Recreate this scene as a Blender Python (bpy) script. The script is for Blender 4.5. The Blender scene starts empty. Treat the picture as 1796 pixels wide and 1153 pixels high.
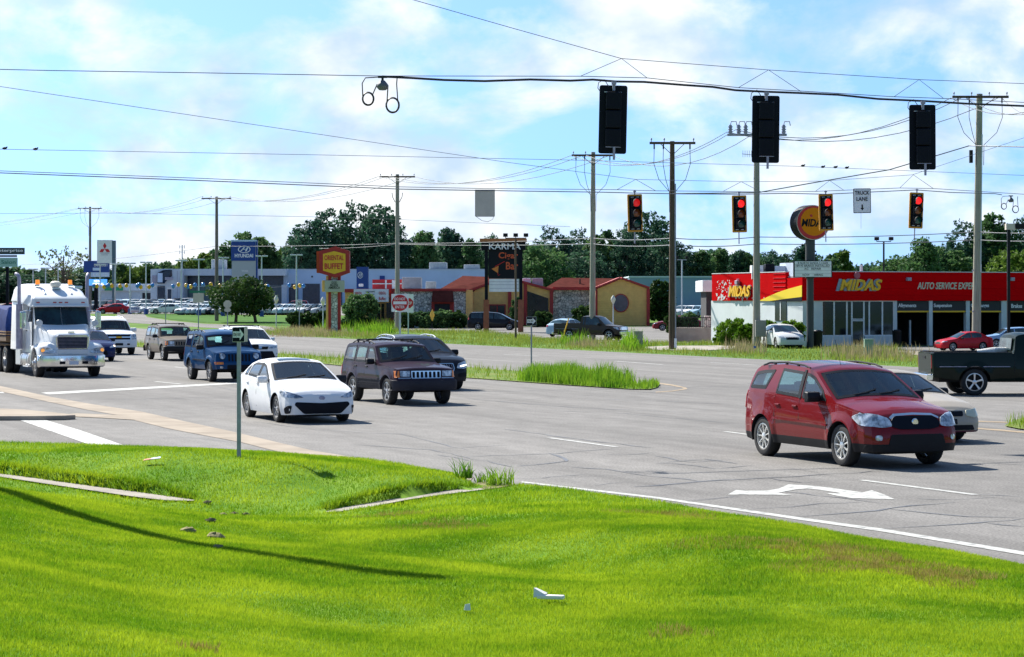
import bpy, math, random, numpy as np
from math import sin, cos, pi, radians, sqrt, exp
from mathutils import Vector, Matrix
from mathutils.bvhtree import BVHTree
from mathutils.geometry import delaunay_2d_cdt
random.seed(7)
NR = np.random.default_rng(11)
C = bpy.context.scene.collection
SC = bpy.context.scene
# ---------------------------------------------------------------- camera, sky, sun, exposure
CH = 2.82; F = 4000.0; HY = 528.0; CX = 898.0      # eye height, focal length (px of the 1796 px photo), horizon row
cam = bpy.data.cameras.new('camera'); camo = bpy.data.objects.new('camera', cam); C.objects.link(camo)
camo.location = (0, 0, CH); camo.rotation_euler = (radians(90), 0, 0)
cam.sensor_width = 36; cam.lens = 36*F/1796; cam.shift_y = -(576.5-HY)/1796; cam.clip_end = 5000; cam.clip_start = .5
SC.camera = camo
SUN_EL = 42.0
SH = Vector((.64, -.768))                            # ground direction the shadows fall in
az = math.atan2(-SH.x, -SH.y)                       # compass angle of the sun from +Y towards +X
sun = bpy.data.lights.new('sun', 'SUN'); suno = bpy.data.objects.new('sun', sun); C.objects.link(suno)
sun.energy = 4.6; sun.angle = radians(.5); sun.color = (1, .95, .86)
sdir = Vector((SH.x*cos(radians(SUN_EL)), SH.y*cos(radians(SUN_EL)), -sin(radians(SUN_EL))))
suno.rotation_euler = sdir.to_track_quat('-Z', 'Y').to_euler(); suno.location = (-40, 80, 90)
SC.view_settings.view_transform = 'Standard'; SC.view_settings.look = 'None'
SC.view_settings.exposure = 1.1; SC.view_settings.gamma = 1
w = bpy.data.worlds.new('World'); SC.world = w; w.use_nodes = True
nt = w.node_tree; N = nt.nodes; Lk = nt.links; N.clear()
sky = N.new('ShaderNodeTexSky'); sky.sky_type = 'NISHITA'; sky.sun_disc = False
sky.sun_elevation = radians(SUN_EL); sky.sun_rotation = az; sky.air_density = 1.0; sky.dust_density = .6; sky.ozone_density = 1.6
tc = N.new('ShaderNodeTexCoord')
mp = N.new('ShaderNodeMapping'); mp.inputs['Scale'].default_value = (1, 1, 1.7)
Lk.new(tc.outputs['Generated'], mp.inputs['Vector'])
n1 = N.new('ShaderNodeTexNoise'); n1.inputs['Scale'].default_value = 10; n1.inputs['Detail'].default_value = 9; n1.inputs['Roughness'].default_value = .58; n1.inputs['Distortion'].default_value = .25
Lk.new(mp.outputs['Vector'], n1.inputs['Vector'])
cr = N.new('ShaderNodeValToRGB'); cr.color_ramp.elements[0].position = .42; cr.color_ramp.elements[1].position = .575
Lk.new(n1.outputs['Fac'], cr.inputs['Fac'])
# softer greyish shading inside the clouds
n2 = N.new('ShaderNodeTexNoise'); n2.inputs['Scale'].default_value = 21; n2.inputs['Detail'].default_value = 5
Lk.new(mp.outputs['Vector'], n2.inputs['Vector'])
cr2 = N.new('ShaderNodeValToRGB'); cr2.color_ramp.elements[0].position = .35; cr2.color_ramp.elements[1].position = .6
cr2.color_ramp.elements[0].color = (3.6, 4.6, 6.0, 1); cr2.color_ramp.elements[1].color = (6.3, 6.5, 6.7, 1)
Lk.new(n2.outputs['Fac'], cr2.inputs['Fac'])
tint = N.new('ShaderNodeMix'); tint.data_type = 'RGBA'; tint.blend_type = 'MULTIPLY'; tint.inputs['Factor'].default_value = 1
Lk.new(sky.outputs['Color'], tint.inputs[6]); tint.inputs[7].default_value = (.85, 1.09, 1.25, 1)
mx = N.new('ShaderNodeMix'); mx.data_type = 'RGBA'
Lk.new(cr.outputs['Color'], mx.inputs['Factor']); Lk.new(tint.outputs[2], mx.inputs[6]); Lk.new(cr2.outputs['Color'], mx.inputs[7])
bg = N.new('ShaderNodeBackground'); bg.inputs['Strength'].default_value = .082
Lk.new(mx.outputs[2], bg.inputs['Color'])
sx = N.new('ShaderNodeSeparateXYZ'); Lk.new(tc.outputs['Generated'], sx.inputs[0])
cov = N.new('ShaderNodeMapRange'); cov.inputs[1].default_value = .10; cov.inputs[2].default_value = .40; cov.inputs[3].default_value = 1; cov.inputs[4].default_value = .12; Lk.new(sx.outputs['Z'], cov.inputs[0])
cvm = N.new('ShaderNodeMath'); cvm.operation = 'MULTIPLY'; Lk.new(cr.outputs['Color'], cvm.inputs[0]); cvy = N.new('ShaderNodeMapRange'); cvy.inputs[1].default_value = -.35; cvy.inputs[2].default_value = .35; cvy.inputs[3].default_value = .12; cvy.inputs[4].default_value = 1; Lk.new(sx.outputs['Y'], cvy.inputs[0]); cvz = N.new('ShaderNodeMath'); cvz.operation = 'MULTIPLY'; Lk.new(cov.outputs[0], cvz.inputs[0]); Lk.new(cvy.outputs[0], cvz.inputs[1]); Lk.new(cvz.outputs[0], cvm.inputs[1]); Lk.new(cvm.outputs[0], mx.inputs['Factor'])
va = N.new('ShaderNodeVectorMath'); va.operation = 'ADD'; va.inputs[1].default_value = (0, 0, .24); Lk.new(tc.outputs['Generated'], va.inputs[0]); vn = N.new('ShaderNodeVectorMath'); vn.operation = 'NORMALIZE'; Lk.new(va.outputs[0], vn.inputs[0]); Lk.new(vn.outputs[0], sky.inputs['Vector'])
wo = N.new('ShaderNodeOutputWorld'); Lk.new(bg.outputs['Background'], wo.inputs['Surface'])

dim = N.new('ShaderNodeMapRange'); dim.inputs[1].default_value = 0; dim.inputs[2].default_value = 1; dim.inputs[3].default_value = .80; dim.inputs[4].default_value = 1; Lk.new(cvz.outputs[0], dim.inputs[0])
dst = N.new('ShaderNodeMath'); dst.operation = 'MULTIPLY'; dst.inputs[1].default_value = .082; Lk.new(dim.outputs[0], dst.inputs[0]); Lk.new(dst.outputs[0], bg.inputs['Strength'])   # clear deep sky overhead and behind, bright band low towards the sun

# ---------------------------------------------------------------- terrain and projection helpers
def ss(t): t = min(1, max(0, t)); return t*t*(3-2*t)
def zt(x, y): return 1.05*ss((y-225)/95)+1.25*ss((y-325)/120)
def W(px, py, d): return Vector(((px-CX)*d/F, d, CH+(HY-py)*d/F))
def G(px, py, dz=0.):
    lo, hi = 3., 1600.
    for _ in range(50):
        m = (lo+hi)/2
        if CH-(py-HY)*m/F-zt(0, m)-dz > 0: lo = m
        else: hi = m
    return Vector(((px-CX)*lo/F, lo, zt(0, lo)+dz))
def Z(py, d): return CH+(HY-py)*d/F
def X(px, d): return (px-CX)*d/F
A0 = radians(22.4)
U = Vector((-sin(A0), cos(A0))); NV = Vector((cos(A0), sin(A0)))        # along the road (away), across the road (far side)
def RP(s, n): return Vector((U.x*s+NV.x*n, U.y*s+NV.y*n))

# ---------------------------------------------------------------- object helpers
def tag(o, label=None, cat=None, group=None, kind=None):
    if label: o['label'] = label
    if cat: o['category'] = cat
    if group: o['group'] = group
    if kind: o['kind'] = kind
    return o
def thing(name, label, cat, loc=(0, 0, 0), rz=0, group=None):
    o = bpy.data.objects.new(name, None); C.objects.link(o)
    o.empty_display_size = .3
    o.location = loc; o.rotation_euler = (0, 0, rz)
    return tag(o, label, cat, group)
def copy_tree(o, parent=None):
    c = o.copy(); C.objects.link(c); c.parent = parent
    for ch in list(o.children): copy_tree(ch, c)
    return c
class MB:
    def __init__(s): s.v = []; s.f = []; s.m = []; s.M = Matrix.Identity(4); s.mi = 0; s.smooth = []; s.sm = False
    def add(s, vs, fs):
        b = len(s.v); s.v += [tuple(s.M @ Vector(p)) for p in vs]
        s.f += [tuple(i+b for i in q) for q in fs]; s.m += [s.mi]*len(fs); s.smooth += [s.sm]*len(fs); return s
    def box(s, c, d, rz=0):
        x, y, z = d[0]/2, d[1]/2, d[2]/2; cr_, sr = cos(rz), sin(rz)
        vs = [(c[0]+a*x*cr_-b*y*sr, c[1]+a*x*sr+b*y*cr_, c[2]+e*z) for a, b, e in ((-1,-1,-1),(1,-1,-1),(1,1,-1),(-1,1,-1),(-1,-1,1),(1,-1,1),(1,1,1),(-1,1,1))]
        return s.add(vs, [(0,3,2,1),(4,5,6,7),(0,1,5,4),(1,2,6,5),(2,3,7,6),(3,0,4,7)])
    def bb(s, x0, x1, y0, y1, z0, z1): return s.box(((x0+x1)/2, (y0+y1)/2, (z0+z1)/2), (abs(x1-x0), abs(y1-y0), abs(z1-z0)))
    def tube(s, pts, r, n=8, cap=True):
        pts = [Vector(p) for p in pts]; k = len(pts)
        rr = r if isinstance(r, (list, tuple)) else [r]*k
        vs = []; up = None
        for i, p in enumerate(pts):
            t = (pts[min(i+1, k-1)]-pts[max(i-1, 0)]).normalized()
            if up is None:
                up = Vector((0, 0, 1)) if abs(t.z) < .9 else Vector((1, 0, 0))
            a = (up-t*up.dot(t)).normalized(); b = t.cross(a); up = a
            for j in range(n):
                th = 2*pi*j/n; vs.append(p+(a*cos(th)+b*sin(th))*rr[i])
        fs = [(i*n+j, i*n+(j+1) % n, (i+1)*n+(j+1) % n, (i+1)*n+j) for i in range(k-1) for j in range(n)]
        s_ = s.sm; s.sm = True; b0 = len(s.v); s.add(vs, fs); s.sm = s_
        if cap: s.f += [tuple(b0+j for j in range(n))[::-1], tuple(b0+(k-1)*n+j for j in range(n))]; s.m += [s.mi]*2; s.smooth += [False]*2
        return s
    def cyl(s, p0, p1, r0, r1=None, n=12): return s.tube([p0, p1], [r0, r0 if r1 is None else r1], n)
    def prism(s, poly, h0, h1, axis='z'):
        n = len(poly)
        mk = {'z': lambda a, b, h: (a, b, h), 'y': lambda a, b, h: (a, h, b), 'x': lambda a, b, h: (h, a, b)}[axis]
        vs = [mk(a, b, h0) for a, b in poly]+[mk(a, b, h1) for a, b in poly]
        return s.add(vs, [tuple(range(n))[::-1], tuple(range(n, 2*n))]+[(i, (i+1) % n, n+(i+1) % n, n+i) for i in range(n)])
    def ball(s, c, r, nu=14, nv=9):
        if not isinstance(r, (tuple, list)): r = (r, r, r)
        vs = []; fs = []
        for i in range(nv+1):
            ph = pi*i/nv
            for j in range(nu):
                th = 2*pi*j/nu; vs.append((c[0]+r[0]*sin(ph)*cos(th), c[1]+r[1]*sin(ph)*sin(th), c[2]+r[2]*cos(ph)))
        for i in range(nv):
            for j in range(nu): fs.append((i*nu+j, (i+1)*nu+j, (i+1)*nu+(j+1) % nu, i*nu+(j+1) % nu))
        s_ = s.sm; s.sm = True; s.add(vs, fs); s.sm = s_; return s
    def lathe(s, prof, n=24, axis='y', c=(0, 0, 0)):
        vs = []; fs = []; k = len(prof)
        for j in range(n):
            th = 2*pi*j/n
            for r, h in prof:
                if axis == 'y': vs.append((c[0]+r*cos(th), c[1]+h, c[2]+r*sin(th)))
                else: vs.append((c[0]+r*cos(th), c[1]+r*sin(th), c[2]+h))
        for j in range(n):
            for i in range(k-1):
                q = (j*k+i, j*k+i+1, ((j+1) % n)*k+i+1, ((j+1) % n)*k+i); fs.append(q)
        s_ = s.sm; s.sm = True; s.add(vs, fs); s.sm = s_; return s
    def build(s, name, mats, parent=None, bevel=0, loc=None, ang=40):
        me = bpy.data.meshes.new(name); me.from_pydata(s.v, [], s.f)
        for m in (mats if isinstance(mats, (list, tuple)) else [mats]): me.materials.append(m)
        me.polygons.foreach_set('material_index', s.m)
        me.polygons.foreach_set('use_smooth', s.smooth)
        if any(s.smooth): me.set_sharp_from_angle(angle=radians(ang))
        me.update()
        o = bpy.data.objects.new(name, me); C.objects.link(o); o.parent = parent
        if loc is not None: o.location = loc
        if bevel:
            b = o.modifiers.new('bevel', 'BEVEL'); b.width = bevel; b.segments = 2; b.limit_method = 'ANGLE'; b.angle_limit = radians(35)
            b.harden_normals = False
        return o
TXC = {}
def text_geo(body, size=1., extrude=.01, bold=0., shear=0., sx=1., align='CENTER', space=1.):
    key = (body, size, extrude, bold, shear, align, space)
    if key not in TXC:
        cu = bpy.data.curves.new('lettering', 'FONT'); cu.body = body; cu.size = size; cu.extrude = extrude
        cu.align_x = align; cu.align_y = 'CENTER'; cu.offset = bold; cu.shear = shear; cu.resolution_u = 3; cu.space_character = space
        o = bpy.data.objects.new('lettering', cu); C.objects.link(o)
        dg = bpy.context.evaluated_depsgraph_get(); dg.update()
        me = bpy.data.meshes.new_from_object(o.evaluated_get(dg))
        TXC[key] = ([tuple(v.co) for v in me.vertices], [tuple(p.vertices) for p in me.polygons])
        bpy.data.objects.remove(o); bpy.data.curves.remove(cu); bpy.data.meshes.remove(me)
    return TXC[key]
def put_text(mb, body, x, z, w=None, h=None, y=0., bold=0., shear=0., extrude=.01, space=1.):
    """text on a plane facing -Y, centred at x,z and fitted to width w and height h"""
    vs, fs = text_geo(body, 1., extrude, bold, shear, space=space)
    xs = [v[0] for v in vs]; ys = [v[1] for v in vs]
    cx, cy = (min(xs)+max(xs))/2, (min(ys)+max(ys))/2; bw, bh = max(xs)-min(xs), max(ys)-min(ys)
    if h is None: h = bh*w/bw
    if w is None: w = bw*h/bh
    mb.add([(x+(a-cx)*w/bw, y-c, z+(b-cy)*h/bh) for a, b, c in vs], fs)

# ---------------------------------------------------------------- materials
def mat(name, col, rough=.6, metal=0., spec=.5, var=0., vs=3., bump=0., bs=30., coat=0., alt=None, emit=None, es=1., world=False, ani=None, altpos=(.4, .62)):
    m = bpy.data.materials.new(name); m.use_nodes = True; t = m.node_tree; b = t.nodes['Principled BSDF']
    spec = min(spec, .12) if (world and rough > .84) else spec
    b.inputs['Base Color'].default_value = (*col, 1); b.inputs['Roughness'].default_value = rough
    b.inputs['Metallic'].default_value = metal; b.inputs['Specular IOR Level'].default_value = spec
    b.inputs['Coat Weight'].default_value = coat; b.inputs['Coat Roughness'].default_value = .04
    if emit: b.inputs['Emission Color'].default_value = (*emit, 1); b.inputs['Emission Strength'].default_value = es
    def co():
        if world: g = t.nodes.new('ShaderNodeNewGeometry'); src = g.outputs['Position']
        else: g = t.nodes.new('ShaderNodeTexCoord'); src = g.outputs['Object']
        if ani:
            mp = t.nodes.new('ShaderNodeMapping'); mp.inputs['Scale'].default_value = ani; t.links.new(src, mp.inputs['Vector']); src = mp.outputs['Vector']
        return src
    if var or alt:
        n = t.nodes.new('ShaderNodeTexNoise'); n.inputs['Scale'].default_value = vs; n.inputs['Detail'].default_value = 6; n.inputs['Roughness'].default_value = .6
        t.links.new(co(), n.inputs['Vector'])
        r = t.nodes.new('ShaderNodeValToRGB'); r.color_ramp.elements[0].position = altpos[0]-.08 if not alt else altpos[0]; r.color_ramp.elements[1].position = altpos[1]+.06 if not alt else altpos[1]
        if alt: c0, c1 = col, alt
        else: c0, c1 = [c*(1-var) for c in col], [min(1, c*(1+var)) for c in col]
        r.color_ramp.elements[0].color = (*c0, 1); r.color_ramp.elements[1].color = (*c1, 1)
        t.links.new(n.outputs['Fac'], r.inputs['Fac']); t.links.new(r.outputs['Color'], b.inputs['Base Color'])
    if bump:
        n = t.nodes.new('ShaderNodeTexNoise'); n.inputs['Scale'].default_value = bs; n.inputs['Detail'].default_value = 4
        t.links.new(co(), n.inputs['Vector']); bp = t.nodes.new('ShaderNodeBump'); bp.inputs['Strength'].default_value = bump; bp.inputs['Distance'].default_value = .02
        t.links.new(n.outputs['Fac'], bp.inputs['Height']); t.links.new(bp.outputs['Normal'], b.inputs['Normal'])
    return m
def foliage(name, c0, c1, trans=.35, vs=.5, brown=None, rough=.6, rnd=.22):
    m = bpy.data.materials.new(name); m.use_nodes = True; t = m.node_tree; b = t.nodes['Principled BSDF']; out = t.nodes['Material Output']
    g = t.nodes.new('ShaderNodeNewGeometry')
    n = t.nodes.new('ShaderNodeTexNoise'); n.inputs['Scale'].default_value = vs; n.inputs['Detail'].default_value = 5; n.inputs['Roughness'].default_value = .62
    t.links.new(g.outputs['Position'], n.inputs['Vector'])
    ad = t.nodes.new('ShaderNodeMath'); ad.operation = 'MULTIPLY_ADD'; ad.inputs[1].default_value = rnd; 
    t.links.new(g.outputs['Random Per Island'], ad.inputs[0]); t.links.new(n.outputs['Fac'], ad.inputs[2])
    r = t.nodes.new('ShaderNodeValToRGB'); e = r.color_ramp.elements; e[0].position = .45; e[1].position = .78
    e[0].color = (*c0, 1); e[1].color = (*c1, 1)
    if brown: k = e.new(.86); k.color = (*brown, 1)
    t.links.new(ad.outputs[0], r.inputs['Fac']); t.links.new(r.outputs['Color'], b.inputs['Base Color'])
    b.inputs['Roughness'].default_value = rough; b.inputs['Specular IOR Level'].default_value = .12
    tr = t.nodes.new('ShaderNodeBsdfTranslucent'); t.links.new(r.outputs['Color'], tr.inputs['Color'])
    mxs = t.nodes.new('ShaderNodeMixShader'); mxs.inputs[0].default_value = trans
    t.links.new(b.outputs[0], mxs.inputs[1]); t.links.new(tr.outputs[0], mxs.inputs[2]); t.links.new(mxs.outputs[0], out.inputs['Surface'])
    return m
M = {}
M['asphalt'] = mat('asphalt', (.205, .205, .213), .85, var=.1, vs=.35, world=True)
M['concrete'] = mat('concrete', (.34, .31, .27), .9, var=.16, vs=1.6, bump=.2, world=True)
M['concrete_tan'] = mat('tan_concrete', (.33, .28, .225), .9, var=.2, vs=.9, bump=.2, world=True)
M['white_line'] = mat('road_paint_white', (.47, .47, .44), .7, alt=(.22, .22, .21), vs=7, altpos=(.48, .66), world=True)
M['orange_line'] = mat('road_paint_orange', (.31, .23, .14), .7, var=.3, vs=3., world=True)
M['tar'] = mat('crack_sealer', (.105, .108, .118), .55, var=.3, vs=2, world=True)
M['dirt'] = mat('dirt', (.20, .18, .09), .95, var=.4, vs=6, bump=.6, world=True)
M['verge_ground'] = mat('verge_soil', (.10, .17, .025), .95, alt=(.17, .20, .05), vs=.4, world=True)
M['black'] = mat('black_plastic', (.010, .011, .014), .5, 0, .2, var=.2)
M['rubber'] = mat('tyre_rubber', (.018, .018, .019), .8, var=.3, vs=8)
M['dark'] = mat('underbody_black', (.008, .008, .009), .8)
M['chrome'] = mat('chrome', (.8, .8, .8), .12, 1., var=.1)
M['alu'] = mat('aluminium', (.62, .62, .63), .32, 1., var=.15)
M['alloy'] = mat('alloy_wheel_paint', (.52, .52, .53), .3, .6, var=.1)
M['glass'] = mat('tinted_glass', (.006, .016, .020), .03, 0, .5, alt=(.012, .04, .045), vs=2.2)
M['glass_side'] = mat('side_window_glass', (.012, .022, .028), .02, 0, .8, alt=(.05, .09, .10), vs=1.8)
M['lamp_glass'] = mat('headlight_glass', (.20, .23, .27), .08, .3, .8, alt=(.75, .8, .84), vs=9, coat=.6)
M['amber'] = mat('amber_lens', (.8, .22, .02), .2, 0, .6, coat=.5)
M['red_lens'] = mat('red_lens', (.45, .01, .012), .2, 0, .6, coat=.5)
M['lit_amber'] = mat('lit_amber_lens', (.9, .35, .05), .3, emit=(1, .42, .08), es=.3)
M['lit_white'] = mat('lit_daylight_lamp', (.9, .9, .9), .3, emit=(.85, .93, 1), es=2.2)
M['wood_pole'] = mat('weathered_pole_wood', (.19, .165, .135), .9, var=.35, vs=3, ani=(4, 4, .4), bump=.4, bs=40)
M['dark_pole'] = mat('dark_creosoted_wood', (.10, .068, .045), .9, var=.5, vs=3, ani=(6, 6, .35), bump=.4, bs=40)
M['pale_pole'] = mat('pale_pole_wood', (.33, .31, .255), .9, var=.3, vs=3, ani=(6, 6, .3), bump=.4, bs=40)
M['galv'] = mat('galvanised_steel', (.34, .33, .42), .6, .15, var=.2, vs=6)
M['signback'] = mat('sign_aluminium_back', (.56, .51, .44), .6, .1, var=.08)
M['pale_metal'] = mat('pale_painted_steel', (.55, .6, .64), .5, var=.1)
M['wire'] = mat('wire_black', (.015, .015, .02), .6, var=.2)
M['wire_grey'] = mat('wire_grey', (.16, .17, .19), .6, var=.2)
M['sign_white'] = mat('sign_white_face', (.84, .83, .86), .5, var=.06, vs=4)
M['sign_black'] = mat('sign_black_paint', (.005, .007, .013), .55, 0, .15, var=.2)
M['sign_red'] = mat('sign_red_face', (.55, .012, .02), .45, var=.08)
M['sign_yellow'] = mat('sign_yellow_face', (.85, .48, .015), .5, var=.06)
M['white_paint'] = mat('white_paint', (.75, .76, .77), .6, var=.08)
def paint(name, col, metal=.0, rough=.22):
    m = mat(name, col, .45, 0, .05, coat=.35, var=.03); t = m.node_tree; b = t.nodes['Principled BSDF']; g = t.nodes.new('ShaderNodeNewGeometry'); d = t.nodes.new('ShaderNodeBsdfDiffuse'); d.inputs['Color'].default_value = (.035, .036, .04, 1)
    q = t.nodes.new('ShaderNodeMixShader'); t.links.new(g.outputs['Backfacing'], q.inputs[0]); t.links.new(b.outputs[0], q.inputs[1]); t.links.new(d.outputs[0], q.inputs[2]); t.links.new(q.outputs[0], t.nodes['Material Output'].inputs['Surface']); return m   # the inside of the shell is dark trim
def clear_glass(name, tintc, refl):
    m = bpy.data.materials.new(name); m.use_nodes = True; t = m.node_tree; t.nodes.clear(); o = t.nodes.new('ShaderNodeOutputMaterial'); a = t.nodes.new('ShaderNodeBsdfTransparent'); a.inputs[0].default_value = (*tintc, 1); g = t.nodes.new('ShaderNodeBsdfGlossy'); g.inputs['Roughness'].default_value = .01
    f = t.nodes.new('ShaderNodeFresnel'); f.inputs[0].default_value = 1.5; k = t.nodes.new('ShaderNodeMath'); k.operation = 'MULTIPLY'; k.inputs[1].default_value = refl; k.use_clamp = True; t.links.new(f.outputs[0], k.inputs[0]); x = t.nodes.new('ShaderNodeMixShader'); t.links.new(k.outputs[0], x.inputs[0]); t.links.new(a.outputs[0], x.inputs[1]); t.links.new(g.outputs[0], x.inputs[2]); t.links.new(x.outputs[0], o.inputs[0]); return m
M['screen_glass'] = clear_glass('windshield_glass', (.58, .86, .84), 1.5); M['door_glass'] = clear_glass('door_glass', (.50, .70, .70), 1.8); M['privacy_glass'] = clear_glass('privacy_glass', (.10, .12, .13), 1.8)
def sheet(name, polyw, m, dz, kind='structure', cell=6., parent=None):
    """flat ground sheet over the world polygon, following the terrain"""
    pts = [Vector(p[:2]) for p in polyw]; vs = []; n = len(pts)
    for i in range(n):
        a, b = pts[i], pts[(i+1) % n]; k = max(1, int((b-a).length/cell))
        for j in range(k): vs.append(a+(b-a)*j/k)
    ne = len(vs); edges = [(i, (i+1) % ne) for i in range(ne)]
    if cell < 50:
        xs = [v.x for v in vs]; ys = [v.y for v in vs]
        y0, y1 = min(ys), max(ys)
        if y1 > 200:
            yy = max(200, y0)
            while yy < min(y1, 470):
                xx = min(xs)+.37
                while xx < max(xs): vs.append(Vector((xx, yy+.01*random.random()))); xx += cell*1.7
                yy += cell*.9
    v2, e2, f2, *_ = delaunay_2d_cdt(vs, edges, [], 1, 1e-5)
    me = bpy.data.meshes.new(name); me.from_pydata([(p.x, p.y, zt(p.x, p.y)+dz) for p in v2], [], [tuple(f) for f in f2]); me.materials.append(m)
    me.validate(); me.update()
    up = sum(p.normal.z*p.area for p in me.polygons)
    if up < 0: me.flip_normals()
    o = bpy.data.objects.new(name, me); C.objects.link(o); o.parent = parent
    if kind: o['kind'] = kind
    return o
def gp(pts): return [G(*p).to_2d() for p in pts]
def blades(name, P, H, Wd, m, lean=.35, parent=None, seg=1, ldir=None):
    """P (n,3) roots, H heights, Wd widths -> one mesh of grass blades"""
    n = len(P); th = NR.uniform(0, 2*pi, n); la = NR.uniform(0, 2*pi, n); l = NR.uniform(.1, 1, n)*lean*H
    dx, dy = np.cos(th)*Wd/2, np.sin(th)*Wd/2; lx, ly = np.cos(la)*l, np.sin(la)*l
    if seg == 1:
        V = np.zeros((n, 3, 3), np.float32)
        V[:, 0] = np.c_[P[:, 0]-dx, P[:, 1]-dy, P[:, 2]-.01]; V[:, 1] = np.c_[P[:, 0]+dx, P[:, 1]+dy, P[:, 2]-.01]
        V[:, 2] = np.c_[P[:, 0]+lx, P[:, 1]+ly, P[:, 2]+H]
        idx = np.arange(n*3, dtype=np.int32); nv, nf = n*3, n
    else:
        V = np.zeros((n, 5, 3), np.float32)
        V[:, 0] = np.c_[P[:, 0]-dx, P[:, 1]-dy, P[:, 2]-.01]; V[:, 1] = np.c_[P[:, 0]+dx, P[:, 1]+dy, P[:, 2]-.01]
        V[:, 2] = np.c_[P[:, 0]-dx*.7+lx*.35, P[:, 1]-dy*.7+ly*.35, P[:, 2]+H*.6]; V[:, 3] = np.c_[P[:, 0]+dx*.7+lx*.35, P[:, 1]+dy*.7+ly*.35, P[:, 2]+H*.6]
        V[:, 4] = np.c_[P[:, 0]+lx, P[:, 1]+ly, P[:, 2]+H]
        b = np.arange(n, dtype=np.int32)[:, None]*5; idx = (b+np.array([0, 1, 3, 0, 3, 2, 2, 3, 4], np.int32)).ravel(); nv, nf = n*5, n*3
    me = bpy.data.meshes.new(name); me.vertices.add(nv); me.vertices.foreach_set('co', V.ravel())
    me.loops.add(nf*3); me.loops.foreach_set('vertex_index', idx); me.polygons.add(nf)
    me.polygons.foreach_set('loop_start', np.arange(nf, dtype=np.int32)*3)
    me.materials.append(m); me.update(calc_edges=True)
    o = bpy.data.objects.new(name, me); C.objects.link(o); o.parent = parent
    return o
# ---------------------------------------------------------------- ground, roads
gx = [-1500, -700, -300, -150, -80, -40, 0, 40, 80, 150, 300, 700, 1500]
gy = [-500, -60, 46, 52, 180]+list(range(220, 470, 12))+[600, 1200, 2500]
mb = MB()
vs = [(x*(1 if y < 1000 else 1.6), y, zt(x, y)-(.95 if y < 50 else .012)) for y in gy for x in gx]; k = len(gx)
mb.add(vs, [(j*k+i, j*k+i+1, (j+1)*k+i+1, (j+1)*k+i) for j in range(len(gy)-1) for i in range(k-1)])
M['ground'] = mat('field_grass', (.075, .155, .018), .95, alt=(.115, .20, .03), vs=.12, world=True)
tag(mb.build('ground', M['ground']), kind='structure')
far_edge = 52.6
road = [RP(-70, 2), RP(-70, far_edge-.6), RP(-5, far_edge-.5), RP(120, far_edge+.6), RP(330, far_edge+1), RP(420, far_edge+1), RP(420, 12), RP(108, 12), RP(100, 9), RP(96, 2), RP(96, -60), RP(25, -60), RP(20, 2)]
# asphalt with cracks, wheel-path streaks and mottling
def asphalt_mat():
    m = bpy.data.materials.new('worn_asphalt'); m.use_nodes = True; t = m.node_tree; b = t.nodes['Principled BSDF']
    g = t.nodes.new('ShaderNodeNewGeometry')
    mp = t.nodes.new('ShaderNodeMapping'); mp.inputs['Rotation'].default_value = (0, 0, -A0); t.links.new(g.outputs['Position'], mp.inputs['Vector'])
    def noise(sc, det, vec, scl=(1, 1, 1), rough=.6):
        q = t.nodes.new('ShaderNodeMapping'); q.inputs['Scale'].default_value = scl; t.links.new(vec, q.inputs['Vector'])
        n = t.nodes.new('ShaderNodeTexNoise'); n.inputs['Scale'].default_value = sc; n.inputs['Detail'].default_value = det; n.inputs['Roughness'].default_value = rough
        t.links.new(q.outputs['Vector'], n.inputs['Vector']); return n.outputs['Fac']
    def mul(a, f, lo, hi, p0=.3, p1=.7):
        r = t.nodes.new('ShaderNodeMapRange'); r.inputs[1].default_value = p0; r.inputs[2].default_value = p1; r.inputs[3].default_value = lo; r.inputs[4].default_value = hi
        t.links.new(f, r.inputs[0]); q = t.nodes.new('ShaderNodeMix'); q.data_type = 'RGBA'; q.blend_type = 'MULTIPLY'; q.inputs['Factor'].default_value = 1
        if isinstance(a, tuple): q.inputs[6].default_value = a
        else: t.links.new(a, q.inputs[6])
        t.links.new(r.outputs[0], q.inputs[7]); return q.outputs[2]
    V_ = mp.outputs['Vector']
    c = mul((.196, .187, .176, 1), noise(.09, 4, V_), .9, 1.08)
    c = mul(c, noise(1., 4, V_, (.75, .035, 1)), .76, 1.12)        # streaks that run with the traffic
    c = mul(c, noise(2.2, 6, V_, (1, .45, 1)), .86, 1.12)
    c = mul(c, noise(26, 2, V_), .62, 1.38)                       # aggregate
    t.links.new(c, b.inputs['Base Color']); b.inputs['Roughness'].default_value = .88; b.inputs['Specular IOR Level'].default_value = .2
    bp = t.nodes.new('ShaderNodeBump'); bp.inputs['Strength'].default_value = .35; bp.inputs['Distance'].default_value = .01
    t.links.new(noise(60, 3, V_), bp.inputs['Height']); t.links.new(bp.outputs['Normal'], b.inputs['Normal'])
    return m
M['asphalt'] = asphalt_mat()
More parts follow.
